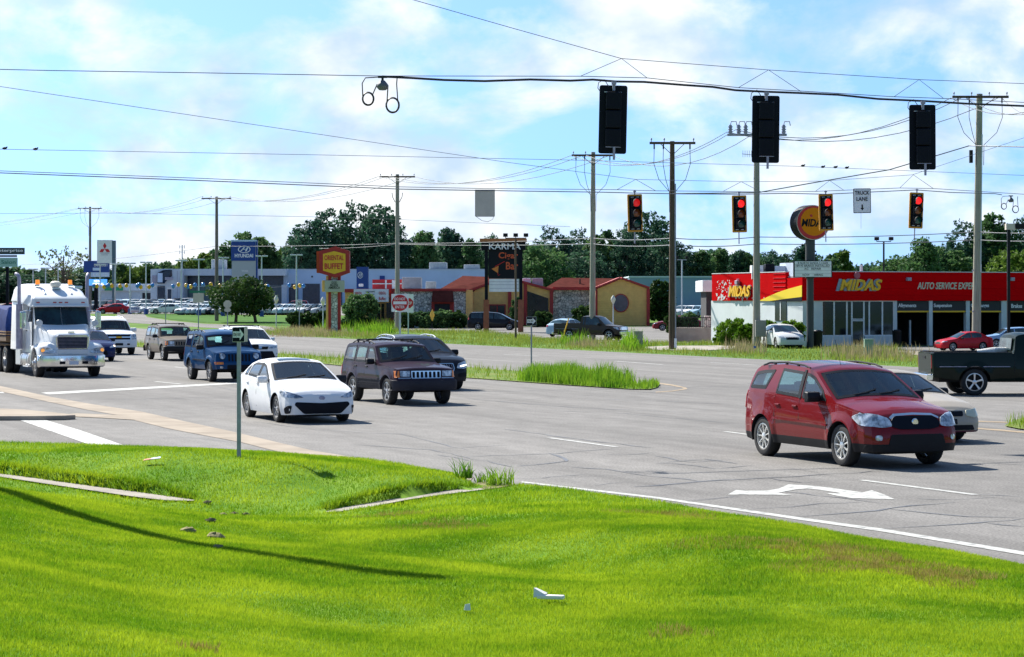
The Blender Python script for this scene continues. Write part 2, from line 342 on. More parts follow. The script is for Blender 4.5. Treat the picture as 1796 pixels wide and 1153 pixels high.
# far lots and drives
sheet('restaurant_parking_lot', gp([(640, 579), (700, 581), (860, 584), (960, 594), (1010, 598.5), (1100, 600.5), (1262, 602), (1500, 606), (1500, 585), (1290, 572), (1250, 574), (1180, 573.5), (1080, 573), (960, 574), (880, 572), (820, 571.5), (700, 572)]), M['asphalt'], .004)
sheet('workshop_forecourt', gp([(1555, 607.5), (2000, 611), (2000, 626), (1700, 621), (1625, 619.5), (1575, 614)]), M['asphalt'], .008)
sheet('concrete_drive', gp([(1130, 609), (1170, 607.2), (1260, 606.6), (1302, 608), (1290, 612), (1250, 614.6), (1170, 615), (1130, 613)]), M['concrete'], .012)
sheet('concrete_apron', gp([(1575, 616), (1650, 615), (1750, 618), (1760, 624), (1660, 628), (1590, 622)]), M['concrete'], .016)
sheet('side_drive', gp([(205, 551.6), (253, 551.2), (258, 556.5), (300, 563), (360, 568.5), (450, 571), (478, 574), (486, 580), (440, 590), (380, 576), (300, 571), (205, 565)]), M['asphalt'], .006)
sheet('dealership_parking_lot', gp([(-300, 550), (205, 550.6), (250, 550.2), (330, 551), (560, 553.5), (640, 553.5), (640, 541), (1300, 541), (1300, 533), (-300, 531)]), M['asphalt'], .004)
# tan concrete gutter and the little kerbed island
gut = [(-60, 668), (0, 677.5), (90, 697), (158, 709), (248, 722.6), (316, 738), (400, 756), (546, 790.7), (700, 816), (830, 838), (822, 848), (700, 828), (507, 798), (425, 777), (293, 752), (237, 738), (214, 730), (150, 719), (83, 705), (0, 687), (-60, 677)]
sheet('gutter', [G(a, b).to_2d() for a, b in gut], M['concrete_tan'], .008)
mb = MB(); isl = [G(a, b, .11).to_2d() for a, b in [(-80, 716), (0, 716.5), (45, 718.5), (97, 723.5), (133, 727.6), (113, 729), (79, 729.5), (0, 729.8), (-80, 729.8)]]
mb.prism([tuple(p) for p in isl], -.01, .11)
tag(mb.build('kerb_island', M['concrete_tan'], bevel=.03), kind='structure')
sheet('gutter_apron', [G(a, b).to_2d() for a, b in [(100, 729), (135, 726), (214, 729), (237, 737.5), (180, 734), (130, 731.6)]], M['concrete_tan'], .012)
def mark(name, pts, m=None, dz=.006):
    o = sheet(name, [G(*p).to_2d() for p in pts], m or M['white_line'], dz, cell=30); return o
def dash(s0, s1, n0, n1=None, w=.12, m=None, dz=.006, name='lane_line'):
    n1 = n0 if n1 is None else n1
    return sheet(name, [RP(s0, n0-w/2), RP(s0, n0+w/2), RP(s1, n1+w/2), RP(s1, n1-w/2)], m or M['white_line'], dz, cell=30)
def sn(px, py): p = G(px, py).to_2d(); return p.dot(U), p.dot(NV)
def dashp(p0, p1, w=.12, **k):
    a, b = sn(*p0), sn(*p1); return dash(a[0], b[0], a[1], b[1], w, **k)
dashp((963, 768.5), (1081, 784.5), .14); dashp((1511, 842.7), (1711, 868.6), .14); dashp((1272, 757.5), (1330, 765), .13)
dashp((272, 669.5), (318, 674.2), .15); dashp((307, 644), (326, 646), .13); dashp((1245, 636), (1330, 641), .16); dashp((883, 622), (945, 625), .18); dashp((1080, 634), (1162, 640), .18)
dashp((700, 664), (868, 669.8), .13); dashp((700, 594), (790, 599), .14, m=M['white_line'])
mark('stop_line', [(72, 689.2), (420, 670.7), (600, 661.5), (690, 656.6), (700, 658.6), (600, 663.7), (420, 673.4), (86, 692.4)])
ep = [(915, 845), (1150, 872), (1400, 908), (1546, 928), (1796, 968.5), (1980, 1000)]
mark('edge_line', [(a, b) for a, b in ep]+[(a, b+2.2+(a-900)*.0045) for a, b in ep[::-1]])
mark('crosswalk_stripe', [(21, 732.8), (65, 732.8), (140, 755), (215, 781), (158, 781), (84, 755)])
mark('crosswalk_stripe', [(-10, 687.5), (5, 688), (8, 690), (-10, 690)])
z3 = lambda l: [(1150+a/2.78, 740+b/2.78) for a, b in l]
mark('turn_arrow', z3([(352, 357), (392, 334), (440, 338), (540, 338), (600, 328), (648, 307), (738, 312), (840, 322), (930, 335), (1008, 346), (1055, 336), (1110, 355), (1166, 380), (1060, 377), (960, 375), (880, 362), (830, 350), (905, 350), (800, 334), (738, 327), (680, 332), (600, 348), (665, 359), (500, 357)]))
mark('turn_lane_line', [(1148, 671), (1180, 675), (1203, 680), (1206, 683), (1180, 687), (1150, 689), (1150, 687.6), (1178, 685.8), (1199, 682.6), (1196, 680.5), (1178, 677), (1148, 672.6)], M['orange_line'])
mark('turn_lane_line', [(1700, 750), (1750, 753.4), (1830, 760.5), (1830, 763), (1750, 756), (1700, 752)], M['orange_line'])
mark('turn_lane_line', [(1690, 737.6), (1768, 740.6), (1768, 742.4), (1690, 739.4)], M['orange_line'])
# tar-sealed cracks
def crack(pts, w=.05):
    P = [G(*p).to_2d() for p in pts]; Q = []
    for a, b in zip(P, P[1:]):
        k = max(2, int((b-a).length/.5))
        for j in range(k): Q.append(a+(b-a)*j/k+Vector((random.uniform(-.05, .05), random.uniform(-.1, .1))))
    Q.append(P[-1]); l, r = [], []
    for i, p in enumerate(Q):
        t = (Q[min(i+1, len(Q)-1)]-Q[max(i-1, 0)]).normalized(); nrm = Vector((-t.y, t.x))*w*random.uniform(.25, 1.0)*(.3 if i in (0, len(Q)-1) else 1)
        l.append(p+nrm/2); r.append(p-nrm/2)
    return l, r
cm = MB()
z2 = lambda l: [(600+a/2.566, 740+b/2.566) for a, b in l]
for pts, w_ in [(z2([(715, 33), (850, 50), (1000, 72), (1235, 100), (1400, 118)]), .07), (z2([(420, 150), (500, 160), (570, 175)]), .06), (z2([(420, 125), (620, 112), (760, 105)]), .05),
              (z2([(560, 158), (760, 150), (960, 143), (1230, 122)]), .05), (z2([(940, 142), (990, 165), (1010, 180), (860, 195), (790, 200)]), .09), (z2([(1000, 182), (1070, 178)]), .06),
              (z2([(1030, 205), (1180, 215), (1360, 242), (1500, 255), (1600, 268)]), .09), (z2([(885, 255), (1000, 243), (1090, 238)]), .05), (z2([(1135, 288), (1300, 272)]), .06), (z2([(1310, 295), (1430, 285), (1620, 270), (1796, 260)]), .12),
              (z2([(1430, 188), (1600, 172), (1780, 190)]), .05), (z2([(1540, 355), (1796, 338)]), .05), (z2([(1150, 150), (1290, 148), (1400, 140)]), .04),
              (z3([(0, 205), (100, 205), (300, 232), (480, 212)]), .05), (z3([(0, 315), (200, 298), (550, 275), (1000, 248), (1130, 238)]), .07), (z3([(540, 275), (700, 300), (800, 290), (1003, 283)]), .05),
              (z3([(130, 392), (400, 362)]), .05), (z3([(500, 335), (700, 350), (900, 372), (1130, 403)]), .06), (z3([(460, 428), (800, 400), (1000, 392)]), .05), (z3([(700, 462), (1100, 435), (1240, 412), (1460, 393)]), .09),
              (z3([(1160, 430), (1500, 462), (1796, 470)]), .07), (z3([(1120, 525), (1500, 500), (1640, 488), (1796, 472)]), .07), (z3([(1620, 495), (1796, 512)]), .06), (z3([(1280, 378), (1450, 382), (1660, 368)]), .05),
              (z3([(1560, 355), (1796, 368)]), .06), (z3([(150, 190), (230, 183), (400, 205)]), .06), (z3([(630, 225), (800, 250)]), .03), (z3([(1660, 205), (1796, 212)]), .05),
              ([(120, 683), (300, 684), (420, 690)], .04), ([(560, 650), (700, 668)], .05), ([(230, 735), (290, 737.5), (306, 735.5)], .09), ([(365, 676), (420, 687), (470, 690)], .06),
              ([(440, 740), (560, 755), (700, 762), (820, 790)], .05), ([(900, 718), (1100, 726), (1290, 744)], .05), ([(820, 700), (1000, 715), (1200, 724)], .06), ([(1150, 800), (1210, 812), (1290, 806)], .05),
              ([(620, 780), (760, 790), (900, 820)], .05), ([(1050, 700), (1300, 710)], .05), ([(20, 756), (110, 757), (200, 752)], .05), ([(0, 741), (60, 742)], .04), ([(250, 770), (330, 768), (420, 778)], .05)]:
    l, r = crack(pts, w_); n = len(l)
    cm.add([(p.x, p.y, .005) for p in l+r], [(i, i+1, n+i+1, n+i) for i in range(n-1)])
tag(cm.build('road_cracks', M['tar']), kind='structure')
# ---------------------------------------------------------------- medians and verge (raised grass)
def grass_area(name, polyw, dz=.1):
    dz = .03
    o = sheet(name, polyw, M['verge_ground'], dz, cell=5); return o
med = [G(*p).to_2d() for p in [(120, 604), (240, 609), (486, 630.5), (640, 647), (813, 663.5), (1000, 677), (1106, 684), (1140, 684.5), (1153, 681), (1158, 675)]]
e = med[-1]; sN = e.dot(U)
medf = [RP(sN+.6, 33.0), RP(sN+4, 34.4), RP(90, 34.9), RP(120, 34.9), RP(180, 34.6), RP(300, 34.), RP(300, 31)]
med_poly = med+medf
md = grass_area('median_island', med_poly[::-1], .12)
mrt = [G(*p).to_2d() for p in [(1762, 749), (1770, 744), (1784, 738), (1812, 730)]]
mr_poly = [mrt[0], mrt[1], mrt[2], mrt[3], RP(-30, 39), RP(-30, 31), G(1830, 758).to_2d(), G(1786, 754).to_2d()]
grass_area('median_island', mr_poly, .12)
# ---------------------------------------------------------------- foreground lawn
edge_px = [(-420, 770, .10), (-200, 772, .10), (0, 776, .12), (200, 781, .12), (418, 792, .12), (600, 804, .10), (700, 815, .07), (790, 834, .04), (832, 850, .03), (870, 853, .03), (915, 849, .04), (1000, 858, .05), (1100, 872, .06), (1250, 896, .06), (1400, 922, .06), (1500, 941, .06), (1650, 965, .06), (1796, 991, .06), (2000, 1026, .06)]
def GL(px, py, z): d = F*(CH-z)/(py-HY); return Vector(((px-CX)*d/F, d, z))
E = [GL(*p) for p in edge_px]
E = [Vector((-60, 47, .1))]+E+[Vector((20.5, -12, .06))]
ctrl = [GL(*p) for p in edge_px]+[GL(*p) for p in [(418, 808, .34), (250, 806, .34), (100, 803, .30), (0, 800, .27), (600, 832, .20), (720, 845, .10), (540, 820, .30), (-200, 796, .26), (560, 856, .08), (430, 850, .12), (300, 842, .14), (150, 836, .12),
    (0, 836, .13), (156, 858, .05), (335, 879, -.04), (450, 905, -.10), (585, 898, -.08), (700, 877, -.03), (825, 861, .0), (470, 940, .10), (640, 930, .08), (0, 858, .54), (200, 922, .33), (400, 963, .27), (600, 995, .27), (765, 1015, .30), (-200, 815, .03),
    (0, 900, .60), (0, 1000, .70), (0, 1100, .80), (200, 950, .40), (300, 1000, .40), (300, 1100, .58), (500, 1000, .30), (640, 1020, .29), (600, 1100, .30), (600, 1150, .42), (900, 1130, .36), (800, 1040, .32), (760, 985, .20),
    (850, 920, .12), (950, 900, .20), (1000, 940, .26), (900, 985, .06), (980, 1010, .08), (1150, 960, .27), (1150, 1050, .26), (1400, 1000, .26), (1400, 1100, .32), (1700, 1050, .24), (1796, 1120, .28)]]
ctrl += [Vector(p) for p in [(-40, 30, .6), (-30, 20, 1.1), (-15, 10, 1.15), (-30, 5, 1.3), (0, 5, .95), (0, -5, 1.2), (-30, -10, 1.4), (8, 8, .45), (14, -5, .5), (6, -12, .9), (-60, 40, .35), (-60, -10, 1.4)]]
P_ = np.array([(c.x, c.y) for c in ctrl]); z_ = np.array([c.z for c in ctrl])
def tk(r2): return np.where(r2 > 1e-9, .5*r2*np.log(np.maximum(r2, 1e-9)), 0)
K = tk(((P_[:, None]-P_[None])**2).sum(-1))+np.eye(len(P_))*.05
A_ = np.block([[K, np.c_[np.ones(len(P_)), P_]], [np.c_[np.ones(len(P_)), P_].T, np.zeros((3, 3))]])
wt = np.linalg.solve(A_, np.r_[z_, 0, 0, 0])
# sidewalk edges (pixel, world) : far edge polyline and near edge polyline
pa_far = [GL(*p) for p in [(-300, 800, .05), (-120, 818, .02), (0, 832.4, .13), (78, 843, .095), (156, 854, .05), (234, 864, .01), (300, 873, -.02), (340, 879, -.04)]]
pa_near = [GL(*p) for p in [(-300, 806, .05), (-120, 823, .02), (0, 837.5, .13), (78, 849.5, .095), (156, 861, .05), (234, 872.5, .01), (290, 879, -.02), (340, 880, -.04)]]
pb_far = [GL(*p) for p in [(560, 900, -.10), (600, 892, -.08), (650, 884, -.06), (717, 871.5, -.035), (780, 863, -.02), (836, 857.5, .0)]]
pb_near = [GL(*p) for p in [(560, 901, -.10), (600, 898, -.08), (650, 890.5, -.06), (717, 877.5, -.035), (780, 868.5, -.02), (850, 860, .0)]]
def in_poly(P, poly):
    x, y = P[:, 0], P[:, 1]; ins = np.zeros(len(P), bool); n = len(poly)
    for i in range(n):
        x0, y0 = poly[i]; x1, y1 = poly[(i+1) % n]
        c = ((y0 > y) != (y1 > y)) & (x < (x1-x0)*(y-y0)/((y1-y0) if y1 != y0 else 1e-9)+x0); ins ^= c
    return ins
def lawn_z(xy, groove=False):
    xy = np.atleast_2d(xy); r2 = ((xy[:, None]-P_[None])**2).sum(-1); z = tk(r2) @ wt[:-3]+wt[-3]+xy @ wt[-2:]
    z = np.maximum(z, -.6)
    for pf, pn in ((pa_far, pa_near), (pb_far, pb_near)):       # the lawn meets the buried walk at the walk's own level
        xs = np.array([p.x for p in pf]); ys = np.array([p.y for p in pf]); zs_ = np.array([p.z for p in pf]); yn = np.interp(xy[:, 0], [p.x for p in pn], [p.y for p in pn])
        yf = np.interp(xy[:, 0], xs, ys); zp = np.interp(xy[:, 0], xs, zs_); ds = np.maximum(np.maximum(xy[:, 1]-yf, yn-xy[:, 1]), 0)
        wd = np.clip((xy[:, 0]-xs[0]+.4)/.8, 0, 1)*np.clip((xs[-1]+.5-xy[:, 0])/.8, 0, 1); k_ = np.exp(-(ds/.7)**2)*wd; z = z*(1-k_)+zp*k_
    for pf in (pa_far, pb_far):
        xs = np.array([p.x for p in pf]); ys = np.array([p.y for p in pf]); dd = xy[:, 1]-np.interp(xy[:, 0], xs, ys)
        wd = np.clip((xy[:, 0]-xs[0]+.2)/.8, 0, 1)*np.clip((xs[-1]+.1-xy[:, 0])/.8, 0, 1)
        t = np.clip(dd/.16, 0, 1); t = t*t*(3-2*t)
        z = z+.15*t*np.exp(-np.maximum(dd, 0)/2.2)*wd
    if groove:
        for pf, pn in ((pa_far, pa_near), (pb_far, pb_near)):
            pol = [(p.x, p.y+.10) for p in pf]+[(p.x, p.y-.02) for p in pn[::-1]]; z = z-.05*in_poly(xy, pol)
    # gentle turf bumps
    z = z+.012*np.sin(xy[:, 0]*2.1+xy[:, 1]*.9)*np.sin(xy[:, 1]*1.7-xy[:, 0]*.6)
    return z
inner = []
for i, p in enumerate(E):
    t = (E[min(i+1, len(E)-1)]-E[max(i-1, 0)]).to_2d().normalized(); nn = Vector((t.y, -t.x)); inner.append(p.to_2d()+nn*.35)
sheet('road', [RP(-70, far_edge-.6), RP(-5, far_edge-.5), RP(120, far_edge+.6), RP(330, far_edge+1), RP(420, far_edge+1), RP(420, 12), RP(108, 12), RP(100, 9), RP(96, 2), Vector((-62, 60))]+inner+[Vector((40, -60)), RP(-70, 14)], M['asphalt'], 0.)
El = []
for a, b in zip(E, E[1:]):
    k = max(1, int((b-a).length/.35)); El += [a+(b-a)*j/k for j in range(k)]
El.append(E[-1]); ne = len(El); rows = 430
T = np.linspace(0, 1, rows)
ev = np.array([(p.x, p.y) for p in El]); cum = np.linspace(0, 1, ne)[:, None]
bv = np.c_[-60+cum*66, -8-cum*6]
# near-frustum emphasis: rows are denser close to the kerb
grid = ev[:, None]+(bv-ev)[:, None]*((T**1.15)[None, :, None])
zz = lawn_z(grid.reshape(-1, 2), True).reshape(ne, rows)
zz[:, 0] = np.array([p.z for p in El])
V = np.concatenate([grid, zz[..., None]], -1)
sk = V[:, :1].copy(); sk[..., 2] = -.03
V = np.concatenate([sk, V], 1); R1 = rows+1
fs = [(i*R1+j, i*R1+j+1, (i+1)*R1+j+1, (i+1)*R1+j) for i in range(ne-1) for j in range(rows)]
me = bpy.data.meshes.new('lawn'); me.from_pydata(V.reshape(-1, 3).tolist(), [], fs)
M['lawn_soil'] = mat('lawn_thatch', (.09, .21, .012), .95, alt=(.16, .27, .02), vs=1.2, world=True)
me.materials.append(M['lawn_soil']); me.polygons.foreach_set('use_smooth', [True]*len(fs)); me.update()
if sum(p.normal.z for p in me.polygons[:400]) < 0: me.flip_normals()
lawn = bpy.data.objects.new('lawn', me); C.objects.link(lawn); lawn['kind'] = 'structure'
def path_strip(name, far, near, m):
    def res(pl, k=40):
        q = []
        for t in np.linspace(0, len(pl)-1.0001, k): i = int(t); q.append(pl[i]+(pl[i+1]-pl[i])*(t-i))
        return q
    a, b = res(far), res(near); mb = MB()
    A = [(p.x, p.y+.10, p.z+.012) for p in a]; B = [(p.x, p.y, p.z+.012) for p in b]
    n = len(A); mb.add(A+B, [(i, i+1, n+i+1, n+i) for i in range(n-1)]); o = mb.build(name, m); o['kind'] = 'structure'
    m_ = o.data
    if m_.polygons[0].normal.z < 0: m_.flip_normals()
path_strip('sidewalk', pa_far, pa_near, M['concrete']); path_strip('sidewalk', pb_far, pb_near, M['concrete'])
# ---- grass blades of the lawn
def lawn_at(px, py):
    d = 20.
    for _ in range(60): zv = float(lawn_z(((px-CX)*d/F, d))[0]); d = d*.7+.3*F*(CH-zv)/(py-HY)
    return Vector(((px-CX)*d/F, d, zv))
lawn_poly = [(p.x, p.y) for p in E]+[(6, -14), (-60, -8)]
def sample_lawn(n, d0, d1, marg=1.12):
    d = np.sqrt(NR.uniform(d0*d0, d1*d1, n)); x = NR.uniform(-.2245*marg, .2245*marg, n)*d
    P = np.c_[x, d]; P = P[in_poly(P, lawn_poly)]
    for pf, pn in ((pa_far, pa_near), (pb_far, pb_near)):
        pol = [(p.x, p.y+.10) for p in pf]+[(p.x, p.y-.05) for p in pn[::-1]]; P = P[~in_poly(P, pol)]
    return P
M['lawn_grass'] = foliage('lawn_grass', (.10, .23, .006), (.37, .47, .02), .48, .7, rough=.6, rnd=.2)
for n, d0, d1, h, wd in ((620000, 9, 19, .030, .006), (560000, 19, 28, .034, .0085), (440000, 28, 45, .042, .012)):
    P = sample_lawn(n, d0, d1); z = lawn_z(P)
    hv = h*NR.uniform(.55, 1.25, len(P))*(1+.22*np.sin(P[:, 0]*1.3+2*np.sin(P[:, 1]*.7))*np.sin(P[:, 1]*1.1))
    o = blades('lawn_grass', np.c_[P, z], hv, wd*NR.uniform(.6, 1.4, len(P)), M['lawn_grass'], .75)
    tag(o, kind='stuff', cat='grass', label='short bright green mown grass of the foreground bank', group='mown lawn grass')
M['dry_grass'] = foliage('dry_grass', (.22, .20, .03), (.40, .30, .10), .35, 3.)
for (px, py, rx, ry, n) in ((1530, 990, .8, .5, 5200), (1640, 1012, .55, .35, 2600), (1400, 960, .9, .35, 2600), (770, 925, .5, .3, 1100), (1180, 905, .6, .3, 1300), (700, 905, .5, .25, 800), (1190, 1112, .2, .15, 260), (350, 1140, .15, .1, 200)):
    c = lawn_at(px, py); r_ = np.sqrt(NR.uniform(0, 1, n)); a_ = NR.uniform(0, 2*pi, n); k_ = 1+.5*np.sin(3*a_+px); Q = np.c_[c.x+rx*r_*k_*np.cos(a_), c.y+ry*2.2*r_*k_*np.sin(a_)]; Q = Q[in_poly(Q, lawn_poly)]
    tag(blades('dry_grass', np.c_[Q, lawn_z(Q)], .055*NR.uniform(.5, 1.2, len(Q)), np.full(len(Q), .010), M['dry_grass'], .8), 'thin straw-coloured dry patch in the mown lawn', 'grass', 'dry patches of the lawn', kind='stuff')
# longer tufts on the path's turf lip, and weeds by the path end
lp = []
for pf in (pa_far, pb_far):
    for a, b in zip(pf, pf[1:]):
        for _ in range(int((b-a).length*520)): t = random.random(); p = a+(b-a)*t; lp.append((p.x, p.y+random.uniform(.0, .32)))
lp = np.array(lp); z = lawn_z(lp)
tag(blades('lawn_grass', np.c_[lp, z-.02], NR.uniform(.06, .12, len(lp)), np.full(len(lp), .016), M['lawn_grass'], 1.1), kind='stuff', cat='grass', label='shaggy turf lip hanging over the buried sidewalk')
# ---- median and verge grass
def scatter_px(n, poly, hfun=None):
    pol = [(p[0], p[1]) for p in poly]; xs = [p[0] for p in pol]; ys = [p[1] for p in pol]
    P = np.c_[NR.uniform(min(xs), max(xs), n), NR.uniform(min(ys), max(ys), n)]; return P[in_poly(P, pol)]
M['median_grass'] = foliage('median_grass', (.13, .25, .014), (.30, .38, .03), .35, .35, brown=(.33, .29, .09))
M['verge_grass'] = foliage('verge_grass', (.16, .24, .03), (.31, .34, .06), .35, .25, brown=(.36, .27, .13))
M['reed'] = foliage('tall_grass', (.10, .25, .012), (.25, .40, .03), .4, .5)
def lim(P, m=1.1): return P[(np.abs(P[:, 0]) < .2245*m*P[:, 1]+1)]
P = lim(scatter_px(230000, [tuple(p) for p in med_poly])); sP = P @ np.array(U); h = .30+.12*np.sin(P[:, 0]*.8)*np.sin(P[:, 1]*.5)
nP = P @ np.array(NV); h = h*np.clip((nP-30.4)/1.2, .35, 1); h = h*np.where(sP < 80, 1.1, 1)
tag(blades('median_grass', np.c_[P, np.full(len(P), .03)], h*NR.uniform(.5, 1.3, len(P)), NR.uniform(.015, .035, len(P)), M['median_grass'], .5), 'unmown yellow-green grass of the long median', 'grass', kind='stuff')
P = scatter_px(90000, [tuple(p) for p in mr_poly]); tag(blades('median_grass', np.c_[P, np.full(len(P), .03)], .28*NR.uniform(.5, 1.3, len(P)), NR.uniform(.012, .03, len(P)), M['median_grass'], .5), 'rough green grass on the tip of the right-hand median', 'grass', kind='stuff')
def clump(P, f):
    return np.clip(.5+.8*np.sin(P[:, 0]*2.9*f+1.7*np.sin(P[:, 1]*1.3*f))*np.sin(P[:, 1]*1.1*f+1.3*np.sin(P[:, 0]*1.9*f)), 0, 1)
reed = [G(*p).to_2d() for p in [(905, 669), (1000, 677), (1106, 684), (1138, 684.5), (1153, 681), (1157, 675)]]+[RP(sN+.6, 33.2), RP(sN+4, 34.6), RP(82, 34.8)]
P = scatter_px(19000, [tuple(p) for p in reed]); P = P[NR.uniform(0, 1, len(P)) < .35+.65*clump(P, 1.1)]; k = NR.uniform(0, 1, len(P)); sP = P @ np.array(U)
hh = (.3+.45*k**1.4)*np.clip(1.2-(sP-sN)/26, .4, 1.15)*(.62+.38*clump(P, 1.1))*np.clip((sP-sN+.6)/1.6, .35, 1)
tag(blades('tall_grass', np.c_[P, np.full(len(P), .03)], hh, NR.uniform(.015, .032, len(P)), M['reed'], .35, seg=2), 'tall bright green reedy grass at the tip of the median', 'grass', kind='stuff')
fe = [RP(-60, far_edge-.4), RP(-5, far_edge-.3), RP(120, far_edge+.8), RP(200, far_edge+1.2)]
verge = fe+[RP(200, far_edge+10), RP(150, 62)]+[G(*p).to_2d() for p in [(640, 578), (860, 583), (955, 592), (1010, 598), (1100, 600), (1262, 601), (1350, 604), (1500, 606), (1560, 608), (1620, 621), (1850, 628), (1990, 640)]]
cdr = [tuple(G(*p).to_2d()) for p in [(1130, 609), (1170, 607.2), (1260, 606.6), (1302, 608), (1290, 612), (1250, 614.6), (1170, 615), (1130, 613)]]
cap2 = [tuple(G(*p).to_2d()) for p in [(1575, 616), (1650, 615), (1750, 618), (1760, 624), (1660, 628), (1590, 622)]]
P = lim(scatter_px(420000, [tuple(p) for p in verge])); P = P[~in_poly(P, cdr)]; P = P[~in_poly(P, cap2)]
h = .24+.14*np.sin(P[:, 0]*.35)*np.sin(P[:, 1]*.21)+.05*np.sin(P[:, 0]*2.1); ht = np.clip(((P @ np.array(NV))-far_edge)/2.5, .35, 1); pxs = P[:, 0]/P[:, 1]*F+CX; ht = ht*np.where((pxs > 1330) & (pxs < 1460), .55, 1)
tag(blades('verge_grass', np.c_[P, np.zeros(len(P))], h*ht*NR.uniform(.5, 1.3, len(P)), NR.uniform(.02, .05, len(P)), M['verge_grass'], .5), 'rough yellow-green grass of the far road verge', 'grass', kind='stuff')
# smooth mown lawns in front of the restaurant and the dealership
M['mown'] = mat('mown_grass', (.035, .11, .008), .95, alt=(.06, .15, .014), vs=.25, world=True)
sheet('dealership_lawn', gp([(252, 551.6), (330, 552), (470, 555), (560, 555.5), (640, 556), (640, 578), (560, 575), (480, 571), (360, 566.5), (300, 561), (262, 555)]), M['mown'], .02)
sheet('restaurant_lawn', gp([(905, 570.5), (1140, 570.5), (1175, 571), (1178, 573.2), (960, 574), (905, 573)]), M['mown'], .02)
sheet('restaurant_lawn', gp([(605, 566), (820, 566), (870, 568), (868, 571), (700, 572), (640, 579), (610, 579)]), M['mown'], .014)
# litter, clods and weeds on the lawn
M['litter_white'] = mat('white_foam', (.8, .8, .78), .7, var=.08)
p = lawn_at(963, 1060); t = thing('foam_tray', 'crushed white foam carton lying on the grass', 'litter', p+Vector((0, 0, .045)), radians(-12)); k = .0052
mb = MB(); mb.prism([(-.10, -.035), (-.02, -.04), (.125, -.035), (.13, .03), (.0, .04), (-.09, .035)], 0, .032); mb.build('tray', M['litter_white'], t, bevel=.008)
mb = MB(); mb.add([(-.13, -.02, .01), (-.03, -.03, .03), (-.02, .035, .035), (-.11, .04, .075), (-.125, .0, .08)], [(0, 1, 4), (1, 2, 3, 4), (0, 4, 3)]); mb.add([(-.128, -.02, .02), (-.03, -.03, .04), (-.02, .035, .045), (-.115, .04, .085), (-.13, .0, .088)], [(4, 1, 0), (4, 3, 2, 1), (3, 4, 0)]); mb.build('torn_flap', M['litter_white'], t)
p = lawn_at(820, 1077); mb = MB(); mb.add([(-.03, -.02, 0), (.02, -.025, 0), (.028, .02, .0), (-.025, .02, 0), (-.02, -.01, .05), (.022, -.012, .055), (.02, .018, .045), (-.018, .015, .04)], [(0, 1, 5, 4), (1, 2, 6, 5), (2, 3, 7, 6), (3, 0, 4, 7), (4, 5, 6, 7), (3, 2, 1, 0)])
tag(mb.build('paper_scrap', M['litter_white'], loc=p+Vector((0, 0, .03)), bevel=.004), 'small crumpled white scrap lying left of the foam carton', 'litter')
p = lawn_at(267, 815); mb = MB(); mb.mi = 0; mb.add([(-.14, -.03, .0), (-.02, -.04, .015), (-.01, .05, .03), (-.12, .05, .01)], [(0, 1, 2, 3)]); mb.mi = 1; mb.add([(-.02, -.04, .015), (.13, -.03, .03), (.12, .06, .05), (-.01, .05, .03)], [(0, 1, 2, 3)])
mb.mi = 0; mb.add([(-.14, -.03, -.01), (.13, -.03, .02), (.12, .06, .04), (-.12, .05, 0)], [(3, 2, 1, 0)])
tag(mb.build('paper_wrapper', [mat('orange_paper', (.6, .2, .08), .6, var=.1), mat('pale_blue_paper', (.45, .6, .7), .6, var=.1)], loc=p+Vector((0, 0, .07))), 'flat orange and pale blue wrapper on the grass mound', 'litter')
for i, (px, py, s, lb) in enumerate([(329, 935, .10, 'pale clod of earth left of the shadow band'), (378, 946, .12, 'flat stony slab half sunk near the pole shadow'), (383, 964, .06, 'small clod just below the pole shadow'), (363, 885, .07, 'clod just past the left sidewalk end'),
                              (392, 906, .06, 'low lump of dry soil, leftmost in the bare soil row'), (410, 905, .07, 'biggest upright lump in the bare soil row'), (431, 906, .06, 'brown lump right of the biggest one'), (370, 917, .08, 'long crumbled clod below the soil row')]):
    mb = MB(); p = lawn_at(px, py); r = random.Random(i); s *= .62; mb.ball((0, 0, .01), (s*1.5, s, s*.5), 9, 6)
    mb.v = [(a+r.uniform(-.2, .2)*s, b+r.uniform(-.2, .2)*s, c+r.uniform(-.25, .25)*s) for a, b, c in mb.v]
    tag(mb.build('soil_clod', M['dirt'], loc=p+Vector((0, 0, .02))), lb, 'clod', 'dry clods of soil on the lawn')
mb = MB(); pts = [lawn_at(*q) for q in [(826, 851), (850, 846), (880, 850), (896, 853), (870, 858), (845, 861), (828, 858)]]
mb.add([(q.x, q.y, q.z+.012) for q in pts], [tuple(range(len(pts)))]); tag(mb.build('bare_soil', M['dirt']), kind='structure')
def tuft(px, py, n, h, r, name, lb, w=.02, m='reed'):
    p = lawn_at(px, py) if py > 800 else G(px, py); ang = NR.uniform(0, 2*pi, n); rr = r*np.sqrt(NR.uniform(0, 1, n))
    Q = np.c_[rr*np.cos(ang), rr*np.sin(ang), np.zeros(n)]
    o = blades(name, Q, h*NR.uniform(.4, 1.1, n), np.full(n, w), M[m], .9, seg=2); o.location = p; tag(o, lb, 'weed')
tuft(812, 838, 70, .32, .14, 'weed_tuft', 'spiky grass weed at the road edge left of the bare soil')
tuft(876, 851, 90, .30, .22, 'weed_tuft', 'ragged weed in the bare soil where the sidewalk meets the road')
tuft(846, 846, 40, .16, .16, 'weed_tuft', 'low scruffy weed between the two taller ones by the road edge')
